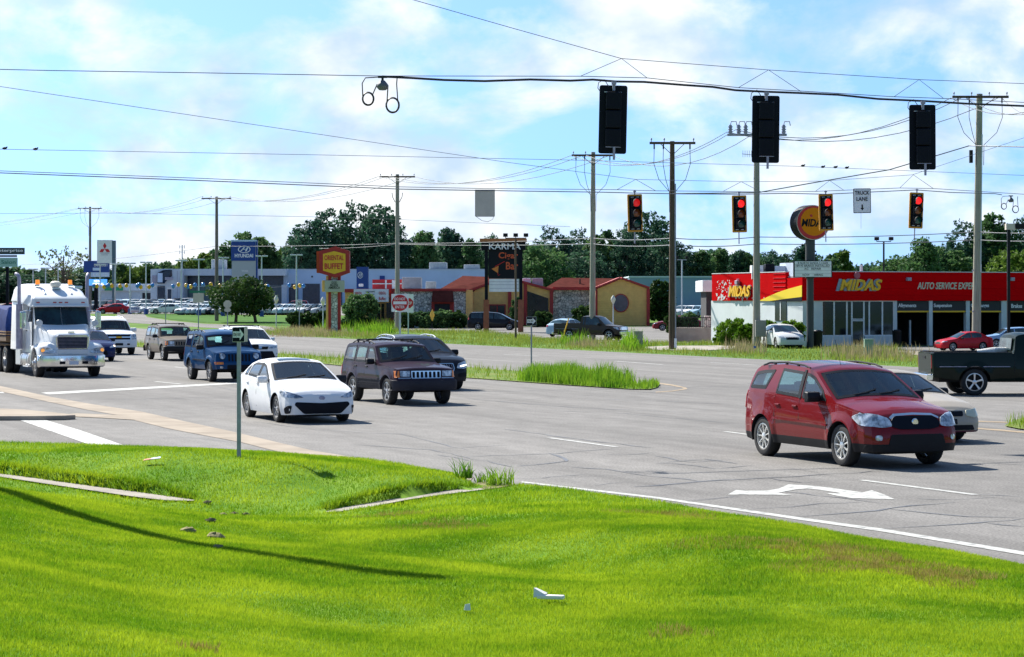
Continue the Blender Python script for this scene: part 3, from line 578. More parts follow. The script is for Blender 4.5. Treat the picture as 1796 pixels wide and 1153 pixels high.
# ---------------------------------------------------------------- vehicles
def interp(pl, x):
    if x <= pl[0][0]: return pl[0][1]
    for a, b in zip(pl, pl[1:]):
        if x <= b[0]: return a[1]+(b[1]-a[1])*(x-a[0])/max(1e-9, b[0]-a[0])
    return pl[-1][1]
def smooth_interp(pl, x, s=.05):
    return (interp(pl, x-s)+interp(pl, x-s/2)*2+interp(pl, x)*2+interp(pl, x+s/2)*2+interp(pl, x+s))/8
def rpoly(pts, r=.04, n=4):
    out = []; k = len(pts)
    for i in range(k):
        p = Vector(pts[i]); a = Vector(pts[i-1]); b = Vector(pts[(i+1) % k])
        da, db = (a-p), (b-p); q = min(r, da.length*.45, db.length*.45); A_, B_ = p+da.normalized()*q, p+db.normalized()*q
        for j in range(n+1):
            t = j/n; out.append(tuple((1-t)**2*A_+2*t*(1-t)*p+t*t*B_))
    return out
def fixn(o):
    import bmesh
    bm = bmesh.new(); bm.from_mesh(o.data); bmesh.ops.recalc_face_normals(bm, faces=bm.faces); bm.to_mesh(o.data); bm.free(); return o
WHEELS = {}
def wheel_meshes(r, wd, style, m_rim):
    key = (r, wd, style, m_rim.name)
    if key in WHEELS: return WHEELS[key]
    h = wd/2; rr = r*(.66 if style != 'steel' else .62)
    if style == 'truck': rr = r*.55
    mb = MB(); mb.lathe([(rr, -h*.75), (rr+.015, -h*.95), (r*.86, -h), (r*.95, -h*.9), (r, -h*.62), (r, h*.62), (r*.95, h*.9), (r*.86, h), (rr+.015, h*.95), (rr, h*.75)], 36)
    # tread ribs
    tyre = mb.build('wheel', M['rubber']).data
    mb = MB(); o = -h*.8                                       # outer face towards -Y
    mb.lathe([(rr*1.0, h*.7), (rr*.97, -h*.2), (rr*.99, o), (rr*1.02, o-.006), (rr*.93, o-.008), (rr*.91, -h*.35)], 32)
    mb.mi = 1; mb.lathe([(rr*.95, -h*.1), (.001, -h*.1)], 28); mb.mi = 0
    if style in ('spoke5', 'spoke7', 'spoke8', 'jeep'):
        ns = {'spoke5': 5, 'spoke7': 7, 'spoke8': 9, 'jeep': 5}[style]; ws = {'spoke5': .20, 'spoke7': .12, 'spoke8': .10, 'jeep': .26}[style]*rr
        for i in range(ns):
            a = 2*pi*i/ns+.3; ca, sa = cos(a), sin(a)
            P = []
            for rad, wv, yy in ((rr*.12, ws*.8, o+.012), (rr*.55, ws*.85, o+.004), (rr*.96, ws*1.25, o+.002)):
                P.append([(rad*ca-s*wv/2*sa, yy, rad*sa+s*wv/2*ca) for s in (-1, 1)]+[(rad*ca-s*wv/2*sa, yy+.03, rad*sa+s*wv/2*ca) for s in (1, -1)])
            vs = sum(P, []); fs = []
            for k in range(2):
                for j in range(4): fs.append((k*4+j, k*4+(j+1) % 4, k*4+4+(j+1) % 4, k*4+4+j))
            mb.add(vs, fs)
        mb.lathe([(rr*.26, o+.03), (rr*.25, o-.002), (rr*.10, o-.01), (.001, o-.012)], 20)
    elif style == 'truck':
        mb.lathe([(rr*.9, -h*.3), (rr*.62, o*.6), (rr*.55, o-.03), (rr*.3, o-.05), (rr*.28, o-.12), (.001, o-.13)], 28)
        for i in range(10):
            a = 2*pi*i/10; mb.cyl((rr*.68*cos(a), o*.5, rr*.68*sin(a)), (rr*.68*cos(a), o*1.3, rr*.68*sin(a)), .022, n=7)
    elif style == 'dual':
        mb.lathe([(rr*.95, o*.3), (rr*.75, h*.3), (rr*.5, h*.45), (rr*.45, o*.1), (rr*.2, o*.3), (.001, o*.3)], 28)
        for i in range(10):
            a = 2*pi*i/10; mb.cyl((rr*.62*cos(a), h*.5, rr*.62*sin(a)), (rr*.62*cos(a), h*.1, rr*.62*sin(a)), .02, n=6)
    else:
        mb.lathe([(rr*.93, o+.01), (rr*.7, o-.006), (rr*.3, o+.01), (rr*.2, o-.01), (.001, o-.012)], 24)
        for i in range(9):
            a = 2*pi*i/9; mb.mi = 1; mb.cyl((rr*.72*cos(a), o-.009, rr*.72*sin(a)), (rr*.72*cos(a), o+.01, rr*.72*sin(a)), rr*.075, n=8); mb.mi = 0
    rim = mb.build('rim', [m_rim, M['dark']]).data
    for ob in [x for x in C.objects if x.name.startswith('wheel') or x.name.startswith('rim')]:
        if ob.data in (tyre, rim) and ob.parent is None: bpy.data.objects.remove(ob)
    WHEELS[key] = (tyre, rim); return WHEELS[key]
def add_wheel(par, x, y, r, wd, style, m_rim, side, name='wheel'):
    ty, ri = wheel_meshes(r, wd, style, m_rim)
    o = bpy.data.objects.new(name, ty); C.objects.link(o); o.parent = par; o.location = (x, y, r)
    if side > 0: o.rotation_euler = (0, 0, pi)
    q = bpy.data.objects.new('rim', ri); C.objects.link(q); q.parent = o
    return o
class Car:
    """+X forward, right side at -Y, ground at z=0, origin below the body's middle"""
    def __init__(c, name, label, cat, sp, loc=(0, 0, 0), rz=0, group=None):
        c.sp = sp; c.t = thing(name, label, cat, loc, rz, group); g = sp.get
        c.L, c.Wd, c.H, c.r = sp['L'], sp['W'], sp['H'], sp['r']; c.hw = c.Wd/2; L2 = c.L/2
        c.wf = L2-sp['fo']; c.wr = c.wf-sp['wb']; c.sill = g('sill', .24)
        c.prof = sorted(sp['prof']); c.belt = sorted(sp['belt']); c.tum = g('tum', .16); c.crown = g('crown', .06)
        ec = g('front_round', 1.); er = g('rear_round', .8)
        c.plan = sorted([(L2, 1-.42*ec), (L2-.03*ec, 1-.25*ec), (L2-.10*ec, 1-.13*ec), (L2-.26, 1-.065*ec), (L2-.6, 1-.015), (L2-1.1, 1), (-L2+1., 1), (-L2+.5, 1-.02), (-L2+.22, 1-.05*er), (-L2+.08*er, 1-.12*er), (-L2+.02, 1-.22*er), (-L2, 1-.35*er)])
        c.nose = g('nose', [(0, -.05), (.35, 0), (.55, 0), (.9, -.10)]); c.tail = g('tail', [(0, .06), (.4, 0), (.6, 0), (.9, .05)])
        c.bot = g('bot', [(-L2, c.sill+.05), (-L2+.5, c.sill), (L2-.5, c.sill), (L2, c.sill+.02)])
        c.R = c.r+g('gap', .055); c.flare = g('flare', .0); c.clad = g('clad', 0)
        bed = g('bed'); c.mp = sp['paint']; c.open = sp.get('open', False); c.cuts = []; c.make_body(bed)
        for x in (c.wf, c.wr):
            for s in (-1, 1): add_wheel(c.t, x, s*(c.hw-g('tw', .21)/2-.03+c.flare*.7), c.r, g('tw', .21), g('rim', 'spoke7'), g('rim_mat', M['alloy']), s)
    def zbelt(c, x): return smooth_interp(c.belt, x)
    def ztop(c, x): return max(smooth_interp(c.prof, x, c.sp.get('soft', .05)), c.zbelt(x)+.004)
    def zbot(c, x):
        z = interp(c.bot, x)
        for wx in (c.wf, c.wr):
            if abs(x-wx) < c.R: z = max(z, c.r+sqrt(c.R**2-(x-wx)**2))
        return min(z, c.zbelt(x)-.03)
    def wlow(c, x, z):
        zb = c.zbelt(x); t = (z-c.sill)/max(.1, zb-c.sill); k = c.hw*interp(c.plan, x)
        s = 1-.05*(1-t/.4)**2 if t < .4 else 1-c.sp.get('shoulder', .035)*((t-.4)/.6)**2
        f = 0
        for wx in (c.wf, c.wr):
            dd = sqrt((x-wx)**2+(max(z, c.r*.8)-c.r)**2)
            if dd < c.R+.12: f = max(f, c.flare*min(1, (c.R+.12-dd)/.05))
        return k*s+f
    def zte(c, x): z = c.ztop(x); zb = c.zbelt(x); return zb+max(0, z-zb-c.crown)
    def w(c, x, z):
        zb = c.zbelt(x)
        if z <= zb: return c.wlow(x, z)
        return c.wlow(x, zb)-.015-c.tum*((z-zb)/max(.2, c.H-zb))**1.25
    def shear(c, x, z):
        L2 = c.L/2; s = 0
        if x > L2-.5: s += interp(c.nose, z)*((x-L2+.5)/.5)**1.5
        if x < -L2+.4: s += interp(c.tail, z)*((-x-L2+.4)/.4)**1.5
        return s
    def make_body(c, bed):
        L2 = c.L/2; xs = set(np.round(np.linspace(-L2, L2, c.sp.get('ns', 100 if c.open else 66)), 4).tolist())
        for wx in (c.wf, c.wr):
            for a in np.linspace(0, pi, 15): xs.add(round(wx+c.R*cos(a), 4))
            xs |= {round(wx+c.R+.004, 4), round(wx-c.R-.004, 4)}
        for p in c.prof+c.belt+c.plan: xs.add(round(p[0], 4))
        if bed: xs |= {bed[0], bed[0]+.004, bed[1], bed[1]-.004}
        xs = sorted(x for x in xs if -L2 <= x <= L2); q = [xs[0]]
        for x in xs[1:]:
            if x-q[-1] > .0035: q.append(x)
        xs = q; cv = [1, .97, .94, .9, .84, .77, .7, .62, .54, .46, .38, .3, .2, .1, 0] if c.open else [1, .955, .88, .7, .45, .2, 0]; rings = []; nlow = 8; ng = 9 if c.open else 3
        for x in xs:
            zb = c.zbelt(x); z0 = c.zbot(x); zt_, te = c.ztop(x), c.zte(x); ring = [(0, z0), (c.w(x, z0)*.8, z0)]
            zc = max(z0+.002, c.clad) if c.clad else None
            rowz = [z0+(zb-z0)*j/(nlow-1) for j in range(nlow)]
            if zc and zc < zb-.02: rowz = [z0+(zc-z0)*j/3 for j in range(3)]+[zc]+[zc+(zb-zc)*j/(nlow-4) for j in range(1, nlow-3)]
            for z in rowz: ring.append((c.w(x, z), z))
            wb = c.w(x, zb+.001)
            for j in range(ng+1): z = zb+.001+(te-zb)*j/ng; ring.append((c.w(x, z), z))
            wt_ = c.w(x, te+.001); inb = bed and bed[0] < x < bed[1]
            for v in cv[1:]:
                zz = te+(zt_-te)*(1-v**2.4)
                if inb and v < .95: zz = bed[2]
                ring.append((wt_*v, zz))
            rings.append([(x+c.shear(x, z), y, z) for y, z in ring])
        n = len(rings[0]); vs = []; mb = MB(); mb.sm = True; mb.mi = 0
        full = [r+[(x, -y, z) for x, y, z in r[-2:0:-1]] for r in rings]; m = len(full[0])
        for r in full: vs += r
        fs = []; mi = []; nclad = 2+3
        for i in range(len(full)-1):
            for j in range(m):
                fs.append((i*m+j, i*m+(j+1) % m, (i+1)*m+(j+1) % m, (i+1)*m+j)); jj = j if j < n-1 else m-1-j
                mi.append(1 if jj < 2 or (c.clad and jj < nclad) else (1 if (bed and bed[0] <= xs[i] < bed[1] and jj >= 2+nlow+ng+1) else 0))
        for e, rev in ((0, False), (len(full)-1, True)):
            for j in range(n-1):
                a, b, c_, d = e*m+j, e*m+j+1, e*m+(m-j-1) % m, e*m+(m-j) % m
                q = (a, b, c_, d) if j > 0 else (a, b, c_); q = tuple(dict.fromkeys(q))
                if len(q) > 2: fs.append(q if rev else q[::-1]); mi.append(1 if (j < 1 or (c.clad and j < nclad)) else 0)
        mb.v = [tuple(v) for v in vs]; mb.f = fs; mb.m = mi; mb.smooth = [True]*len(fs)
        c.body = mb.build('body', [c.mp, c.sp.get('clad_mat', M['black'])], c.t, ang=c.sp.get('ang', 33))
        b = c.body.data
        b.validate()
        import bmesh
        bm = bmesh.new(); bm.from_mesh(b); bmesh.ops.recalc_face_normals(bm, faces=bm.faces); bm.to_mesh(b); bm.free()
        b.polygons.foreach_set('use_smooth', [True]*len(b.polygons)); b.set_sharp_from_angle(angle=radians(c.sp.get('ang', 33)))
        c.bvh = BVHTree.FromPolygons([v.co for v in b.vertices], [tuple(p.vertices) for p in b.polygons])
        mb = MB(); mb.bb(-L2+.25, L2-.25, -c.hw+.3, c.hw-.3, c.sill-.03, c.sill+.35)      # floor pan with axles
        for x in (c.wf, c.wr): mb.cyl((x, -c.hw+.15, c.r), (x, c.hw-.15, c.r), .05)
        mb.build('underbody', M['dark'], c.t)
    DIR = {'F': ((-1, 0, 0), lambda a, b: (9, a, b)), 'B': ((1, 0, 0), lambda a, b: (-9, a, b)), 'R': ((0, 1, 0), lambda a, b: (a, -5, b)), 'L': ((0, -1, 0), lambda a, b: (a, 5, b)), 'T': ((0, 0, -1), lambda a, b: (a, b, 6))}
    def patch(c, name, poly, axis, m, off=.006, r=.03, step=.11, parent=None, skirt=.03):
        """a panel of outline poly laid on the body by projection along axis"""
        poly = rpoly(poly, r) if r else list(poly); n0 = len(poly); P = []
        for i in range(n0):
            a, b = Vector(poly[i]), Vector(poly[(i+1) % n0]); k = max(1, int((b-a).length/step)); P += [a+(b-a)*j/k for j in range(k)]
        ne = len(P); xs = [p.x for p in P]; ys = [p.y for p in P]; Q = list(P)
        x = min(xs)+step*.5
        while x < max(xs):
            y = min(ys)+step*.5
            while y < max(ys): Q.append(Vector((x+random.uniform(-.01, .01)*step, y))); y += step
            x += step
        v2, e2, f2, ov, *_ = delaunay_2d_cdt(Q, [(i, (i+1) % ne) for i in range(ne)], [], 1, 1e-6)
        d, fn = c.DIR[axis]; d = Vector(d); V3 = []
        for p in v2:
            o = Vector(fn(p.x, p.y)); h = c.bvh.ray_cast(o, d)
            if h[0] is None: h = c.bvh.find_nearest(o+d*(9-c.L/2 if axis in 'FB' else 4.2))
            nrm = h[1]; nrm = -nrm if nrm.dot(d) > 0 else nrm
            V3.append(h[0]+nrm*off*.6-d*off*.6)
        mb = MB(); mb.sm = True; mb.add(V3, [tuple(f) for f in f2])
        if skirt:                                             # rim that closes the panel's edge onto the body
            ec = {}
            for f in f2:
                for i in range(len(f)): e = tuple(sorted((f[i], f[(i+1) % len(f)]))); ec[e] = ec.get(e, 0)+1
            for (a, b), k in ec.items():
                if k == 1: mb.sm = False; mb.add([V3[a], V3[b], V3[b]+d*skirt*.7, V3[a]+d*skirt*.7], [(0, 1, 2, 3)])
        o = mb.build(name, m, parent or c.t, ang=50); me = o.data
        s = sum(p.normal.dot(d)*p.area for p in list(me.polygons)[:len(f2)])
        if s > 0: me.flip_normals()
        return o
    def win(c, name, poly, axis, m, r=.03, step=.12, ring=.062, **k):
        """glazed opening: clear pane, black seal round it, and the body skin behind it removed by cut()"""
        if not c.open: return c.patch(name, poly, axis, m, r=r, step=step, **k)
        g = {M['glass']: M['screen_glass'], M['glass_side']: M['door_glass']}.get(m, m)
        o = c.patch(name, poly, axis, g, r=r, step=.08, off=.003, skirt=0)
        P = rpoly(poly, r) if r else list(poly); Q = []
        for i in range(len(P)):
            a, b = Vector(P[i]), Vector(P[(i+1) % len(P)]); kk = max(1, int((b-a).length/.06)); Q += [a+(b-a)*j/kk for j in range(kk)]
        area = sum(Q[i].x*Q[(i+1) % len(Q)].y-Q[(i+1) % len(Q)].x*Q[i].y for i in range(len(Q))); sg = 1 if area > 0 else -1; n = len(Q); cx = sum((q for q in Q), Vector((0, 0)))/n; I = []
        for i in range(n):
            t = Q[(i+1) % n]-Q[i-1]; t = t.normalized() if t.length > 1e-6 else Vector((1, 0)); I.append(Q[i]+Vector((-t.y, t.x))*sg*ring)
        d, fn = c.DIR[axis]; d = Vector(d); V = []
        for p in Q+I:
            h = c.bvh.ray_cast(Vector(fn(p.x, p.y)), d)
            if h[0] is None: h = c.bvh.find_nearest(Vector(fn(p.x, p.y))+d*4.2)
            V.append(h[0]-d*.006)
        mb = MB(); mb.sm = True; mb.add(V, [(i, (i+1) % n, n+(i+1) % n, n+i) for i in range(n)]); e = fixn(mb.build('window_seal', M['black'], o))
        c.cuts.append((axis, [tuple(q) for q in Q])); return o
    def cut(c, rows, dash, seat=(.09, .09, .10), big=False):
        """remove the skin behind the panes and furnish the cabin"""
        import bmesh
        bm = bmesh.new(); bm.from_mesh(c.body.data); kill = set()
        for axis, poly in c.cuts:
            pr = {'R': lambda v: (v.x, v.z), 'L': lambda v: (v.x, v.z), 'T': lambda v: (v.x, v.y), 'B': lambda v: (v.y, v.z)}[axis]; co = np.array([pr(v.co) for v in bm.verts]); ins = in_poly(co, poly); bm.verts.ensure_lookup_table()
            for f in bm.faces:
                ctr = f.calc_center_median(); nn = f.normal
                ok = {'R': ctr.y < -.2 and abs(nn.y) > .35, 'L': ctr.y > .2 and abs(nn.y) > .35, 'T': ctr.z > 1.0 and nn.z > .2, 'B': ctr.x < -1. and nn.x < -.2}[axis]
                if ok and all(ins[v.index] for v in f.verts): kill.add(f)
        bmesh.ops.delete(bm, geom=list(kill), context='FACES'); bm.to_mesh(c.body.data); bm.free(); zb = c.zbelt(0); sm_ = mat('seat_cloth', tuple(min(.5, v*1.8) for v in seat), .9, 0, .1, var=.2)
        for x in rows:
            for y in (-.37, .37):
                mb = MB(); mb.box((x+.05, y, zb-.50), (.5, .5, .16)); mb.M = Matrix.Translation((x-.22, y, zb-.2)) @ Matrix.Rotation(radians(-14), 4, 'Y'); mb.box((0, 0, 0), (.13, .48, .62)); mb.box((0, 0, .42), (.10, .25, .17)); mb.box((0, 0, .33), (.03, .10, .12)); mb.build('seat', sm_, c.t, bevel=.04)
        mb = MB(); w_ = c.w(dash, zb)*.93; mb.prism([(dash+.12, zb-.35), (dash+.10, zb-.02), (dash-.15, zb+.0), (dash-.34, zb-.06), (dash-.36, zb-.30)], -w_, w_, 'y'); mb.v = [(a, b, c_) for a, b, c_ in mb.v]; fixn(mb.build('dashboard', mat('dash_plastic', (.04, .04, .045), .8, 0, .1), c.t))
        mb = MB(); mb.tube([(dash-.45+.10*sin(a)*.4, .37+.18*cos(a), zb-.05+.18*sin(a)) for a in np.linspace(0, 2*pi, 21)], .014, 6); mb.box((dash-.42, .37, zb-.06), (.06, .30, .05)); mb.build('steering_wheel', M['black'], c.t)
        mb = MB(); mb.box((dash-.62, 0, c.zte(dash-.75)-.10), (.03, .22, .06)); mb.build('rear_view_mirror', M['black'], c.t, bevel=.01)
    def mirror(c, fn, *a, **k): return fn(1, *a, **k), fn(-1, *a, **k)
    def sidewin(c, x0, x1, lo=.035, hi=.05, names='side_window', m=None, x1b=None, x0b=None, minh=.06, ring=.05):
        """window between x0 (rear) and x1 (front) following belt and roof edge; x0b / x1b are the ends at belt level"""
        x0b = x0 if x0b is None else x0b; x1b = x1 if x1b is None else x1b
        k = 7; bot = [(x0b+(x1b-x0b)*i/k) for i in range(k+1)]; top = [(x0+(x1-x0)*i/k) for i in range(k+1)]
        B = [(x, c.zbelt(x)+lo) for x in bot]; T_ = [(x, max(c.zte(x)-hi, c.zbelt(x)+lo+.005)) for x in top]
        T_ = [p for p in T_ if p[1] > c.zbelt(p[0])+lo+minh] or T_[:1]
        for s in 'RL': c.win(names, B+T_[::-1], s, m or M['glass_side'], r=.025, step=.14, ring=ring)
    def windshield(c, xb, xt, inset=.055, name='windshield', m=None, top_in=None):
        pts = []; k = 5
        for i in range(k+1): x = xb+(xt-xb)*i/k; pts.append((x, c.w(x, c.zte(x)+.001)-inset))
        poly = pts+[(x, -y) for x, y in pts[::-1]]
        # bow the lower edge like a real screen
        return c.win(name, poly, 'T', m or M['glass'], r=.03, step=.16)
    def strip(c, name, axis, pts, wd, m, off=.01):
        P = [Vector(p) for p in pts]; l, r = [], []
        for i, p in enumerate(P):
            t = (P[min(i+1, len(P)-1)]-P[max(i-1, 0)]).normalized(); nn = Vector((-t.y, t.x))*wd/2; l.append(tuple(p+nn)); r.append(tuple(p-nn))
        return c.patch(name, l+r[::-1], axis, m, off=off, r=0, step=.25, skirt=.012)
    def seams(c, xs, m=None, zt_=None):
        for x in xs:
            for s in 'RL': c.strip('door_seam', s, [(x, c.sill+.12), (x, (c.zbelt(x)) if zt_ is None else zt_)], .014, m or M['dark'], off=.0025)
    def handles(c, xs, z, m=None):
        for x in xs:
            for s in (-1, 1):
                y = c.w(x, z)*s; mb = MB(); mb.box((0, 0, 0), (.17, .035, .035)); mb.build('door_handle', m or c.mp, c.t, bevel=.012, loc=(x, y+s*.01, z))
    def mirrors(c, x, z, m=None, size=1.):
        for s in (-1, 1):
            y = c.w(x, z)*s; mb = MB(); mb.sm = True; mb.prism([(-.06, -.08), (.06, -.07), (.085, .0), (.05, .075), (-.06, .085)], 0, .22*size, 'y')
            mb.v = [(a*size, (b+.05)*s, c_*size) for a, b, c_ in mb.v]; mb.bb(-.03, .03, 0, .09*s, -.05, -.01)
            o = mb.build('mirror', m or c.mp, c.t, bevel=.02, loc=(x, y-.02*s, z+.02))
            g = MB(); g.box((-.066*size, s*.16*size, .005), (.006, .17*size, .12*size)); g.build('mirror_glass', M['chrome'], o)
    def rails(c, x0, x1, y, m=None, h=.05, cross=()):
        for s in (-1, 1):
            mb = MB(); pts = []
            for i in range(9):
                x = x0+(x1-x0)*i/8; hh = h*min(1, 2.5*sin(pi*i/8)); z = c.bvh.ray_cast(Vector((x, s*y, 5)), Vector((0, 0, -1)))[0].z; pts.append((x, s*y, z+hh))
            mb.tube(pts, .017, 8)
            for i in (2, 4, 6): mb.box((pts[i][0], s*y, pts[i][2]-h/2), (.06, .03, h))
            mb.build('roof_rail', m or M['black'], c.t)
        for x in cross:
            z = c.bvh.ray_cast(Vector((x, 0, 5)), Vector((0, 0, -1)))[0].z; mb = MB(); mb.tube([(x, -y, z+h*.9), (x, 0, z+h), (x, y, z+h*.9)], .016, 8)
            for s in (-1, 1): mb.box((x, s*y, z+h*.8), (.12, .06, .05))
            mb.build('roof_crossbar', M['black'], c.t)
    def sym(c, name, poly, axis, m, **k):
        if 'light' in name: k.setdefault('step', .06); k['off'] = max(k.get('off', 0), .018)
        return [c.patch(name, [(s*a, b) for a, b in poly], axis, m, **k) for s in (-1, 1)]
    def wipers(c, xb, z=None):
        for y0, y1 in ((-.45, .05), (.05, .52)): c.strip('wiper', 'T', [(xb-.02, y0), (xb-.06, (y0+y1)/2), (xb-.15, y1)], .022, M['black'], off=.016)
def place(px, py, dx, dy, rz):
    """world location of a vehicle whose local point (dx,dy) touches the ground at photo point px,py"""
    g = G(px, py); return Vector((g.x-(dx*cos(rz)-dy*sin(rz)), g.y-(dx*sin(rz)+dy*cos(rz)), zt(g.x, g.y)))
HD = -(pi/2-A0)                                            # heading of traffic towards the camera
def wheel_place(sp, px, py, rz, which='RF'):
    L2 = sp['L']/2; wf = L2-sp['fo']; x = wf if which[1] == 'F' else wf-sp['wb']; y = (sp['W']/2-.1)*(-1 if which[0] == 'R' else 1)
    return place(px, py, x, y, rz)
W_ = lambda c, *a, **k: c.patch(*a, **k)
P_white = paint('paint_white', (.78, .79, .8), rough=.25)
# ---- red crossover in front
def red_crossover():
    sp = dict(open=True, L=4.74, W=1.87, H=1.75, r=.36, wb=2.85, fo=.96, sill=.27, paint=paint('paint_cherry_red', (.165, .001, .004), .35, .25), rim='spoke8', rim_mat=mat('bright_alloy', (.85, .85, .82), .25, .5), tw=.23, clad=.42, flare=.03, tum=.19, crown=.07,
              prof=[(2.37, .86), (2.3, .93), (2.1, 1.0), (1.5, 1.10), (1.16, 1.15), (.28, 1.64), (.0, 1.70), (-.9, 1.75), (-1.8, 1.71), (-2.0, 1.62), (-2.22, 1.12), (-2.30, 1.02), (-2.37, .9)],
              belt=[(2.37, .78), (2.2, .86), (1.2, 1.03), (0, 1.06), (-1.3, 1.14), (-2.37, 1.2 if False else .86)], nose=[(0, -.04), (.35, 0), (.6, 0), (.95, -.16)], tail=[(0, .05), (.5, 0), (1, .03)], gap=.05, rear_round=.9)
    sp['belt'] = [(2.37, .80), (2.2, .88), (1.2, 1.04), (0, 1.07), (-1.3, 1.14), (-2.1, 1.16), (-2.3, .98), (-2.37, .86)]
    loc = wheel_place(sp, 1482, 818, HD+radians(-1)); c = Car('crossover', 'shiny cherry red crossover with silver spoked wheels in the near lane', 'car', sp, loc, HD+radians(-1))
    sp['paint'].node_tree.nodes['Principled BSDF'].inputs['Coat Weight'].default_value = .7
    c.windshield(1.10, .34); c.wipers(1.08)
    c.sidewin(-.02, .68, x1b=.86, hi=.07); c.sidewin(-.92, -.12, hi=.07, x0b=-1.0); 
    for s in 'RL': c.win('quarter_window', [(-1.40, 1.22), (-2.06, 1.22), (-1.92, 1.52), (-1.60, 1.56), (-1.18, 1.58)], s, M['glass_side'], r=.05)
    c.win('rear_window', [(-.62, 1.2), (.62, 1.2), (.55, 1.58), (-.55, 1.58)], 'B', M['glass'])
    b = M['black']
    for s in 'RL':
        c.strip('pillar_trim', s, [(-.10, 1.1), (-.08, 1.6)], .07, b); c.strip('body_moulding', s, [(-1.0, .72), (.98, .68)], .035, c.mp, off=.018)
    c.seams([-.07, .93, -.98]); c.handles([-.22, -1.06 if False else -.86], .96); c.mirrors(.62, 1.13, b, 1.15)
    c.sym('headlight', [(.47, .74), (.50, .84), (.66, .90), (.86, .93), (.905, .86), (.88, .72), (.62, .69), (.48, .71)], 'F', M['lamp_glass'], off=.03, step=.045)
    g = c.patch('grille', [(-.46, .70), (-.30, .66), (.30, .66), (.46, .70), (.47, .80), (.36, .88), (-.36, .88), (-.47, .80)], 'F', M['sign_black'], off=.014, r=.06)
    c.strip('grille_trim', 'F', [(-.47, .84), (-.36, .895), (0, .91), (.36, .895), (.47, .84)], .035, M['chrome'], off=.022)
    mb = MB(); mb.lathe([(.001, -.012), (.05, -.012), (.062, 0), (.066, .008)], 20, axis='y')
    mb.v = [(-y, x, z) for x, y, z in mb.v]; mb.build('emblem', M['chrome'], c.t, loc=(c.L/2+interp(c.nose, .78)+.02, 0, .78))
    c.patch('lower_grille', [(-.55, .40), (.55, .40), (.50, .58), (-.50, .58)], 'F', b, off=.01)
    c.patch('lower_bumper', [(-.85, .29), (.85, .29), (.86, .40), (-.86, .40)], 'F', b, off=.008, r=.02)
    c.sym('fog_lamp', [(.66, .48), (.76, .48), (.76, .57), (.66, .57)], 'F', M['lamp_glass'], off=.012, r=.04)
    c.sym('tail_light', [(.70, 1.18), (.84, 1.18), (.88, .85), (.76, .85)], 'B', M['red_lens'], off=.02)
    for s in 'RL': c.patch('tail_light', [(-2.12, 1.12), (-2.24, 1.1), (-2.32, .9), (-2.24, .88)], s, M['red_lens'], off=.01)
    c.rails(-1.75, .0, .72, M['black'], h=.035)
    mb = MB(); mb.cyl((0, 0, 0), (-.2, 0, .45), .004); mb.build('antenna', b, c.t, loc=(.15, -.2, 1.68))
    c.cut([.35, -.65], 1.12, (.16, .14, .12))
    return c
red_crossover()
def sedan_white():
    sp = dict(open=True, L=4.58, W=1.76, H=1.46, r=.32, wb=2.64, fo=.93, sill=.19, paint=P_white, rim='spoke7', tw=.2, tum=.24, crown=.055, flare=.012,
              prof=[(2.29, .66), (2.2, .74), (1.9, .83), (1.4, .92), (.98, .975), (.0, 1.40), (-.25, 1.44), (-.9, 1.45), (-1.35, 1.36), (-1.85, 1.08), (-2.2, 1.04), (-2.29, .92)],
              belt=[(2.29, .60), (2.1, .70), (1.2, .88), (.4, .91), (-1., .98), (-1.9, 1.0), (-2.29, .88)], nose=[(0, -.08), (.25, -.02), (.45, 0), (.8, -.13)], tail=[(0, .1), (.5, 0), (1, .05)])
    c = Car('sedan', 'white compact sedan with a wide smiling black grille', 'car', sp, wheel_place(sp, 489, 741, HD+radians(-1)), HD+radians(-1))
    c.windshield(.92, .06); c.wipers(.90); c.windshield(-1.78, -1.36, .06, 'rear_window')
    c.sidewin(-.28, .50, x1b=.72, hi=.055); c.sidewin(-1.16, -.36, hi=.055, x0b=-1.22, x1b=-.34); c.sidewin(-1.5, -1.24, hi=.06, x0b=-1.58, x1b=-1.3, names='quarter_window', minh=.03)
    for s in 'RL': c.strip('pillar_trim', s, [(-.31, .98), (-.32, 1.34)], .06, M['black'])
    c.seams([-.32, .86, -1.28]); c.handles([-.2, -1.15], .86); c.mirrors(.58, .95, size=1.05)
    c.patch('grille', [(-.62, .50), (-.66, .44), (-.44, .23), (.44, .23), (.66, .44), (.62, .50), (0, .47)], 'F', M['sign_black'], off=.012, r=.05)
    c.sym('air_intake', [(.74, .24), (.80, .22), (.83, .36), (.78, .42), (.71, .42)], 'F', M['sign_black'], off=.014, r=.04)
    c.sym('headlight', [(.44, .60), (.60, .58), (.80, .60), (.845, .66), (.845, .74), (.74, .72), (.56, .66)], 'F', mat('smoked_headlight', (.10, .13, .18), .08, .2, .8, alt=(.55, .6, .68), vs=11), off=.012, r=.02)
    c.strip('bumper_lip', 'F', [(-.60, .17), (-.3, .20), (.3, .20), (.60, .17)], .03, M['black'], off=.01)
    mb = MB(); mb.lathe([(.001, -.012), (.045, -.012), (.06, 0), (.064, .008)], 20, axis='y'); mb.v = [(-y, x*1.25, z) for x, y, z in mb.v]; mb.build('emblem', M['galv'], c.t, loc=(c.L/2+interp(c.nose, .58)-.0, 0, .575))
    c.patch('sunroof', [(-.42, -.38), (-.02, -.40), (-.02, .40), (-.42, .38)], 'T', M['glass'], off=.004)
    for s in 'RL': c.patch('tail_light', [(-1.96, .93), (-2.2, .93), (-2.2, .78), (-2.05, .80)], s, M['red_lens'], off=.008)
    c.cut([.15, -.75], .95, (.05, .05, .055))
sedan_white()
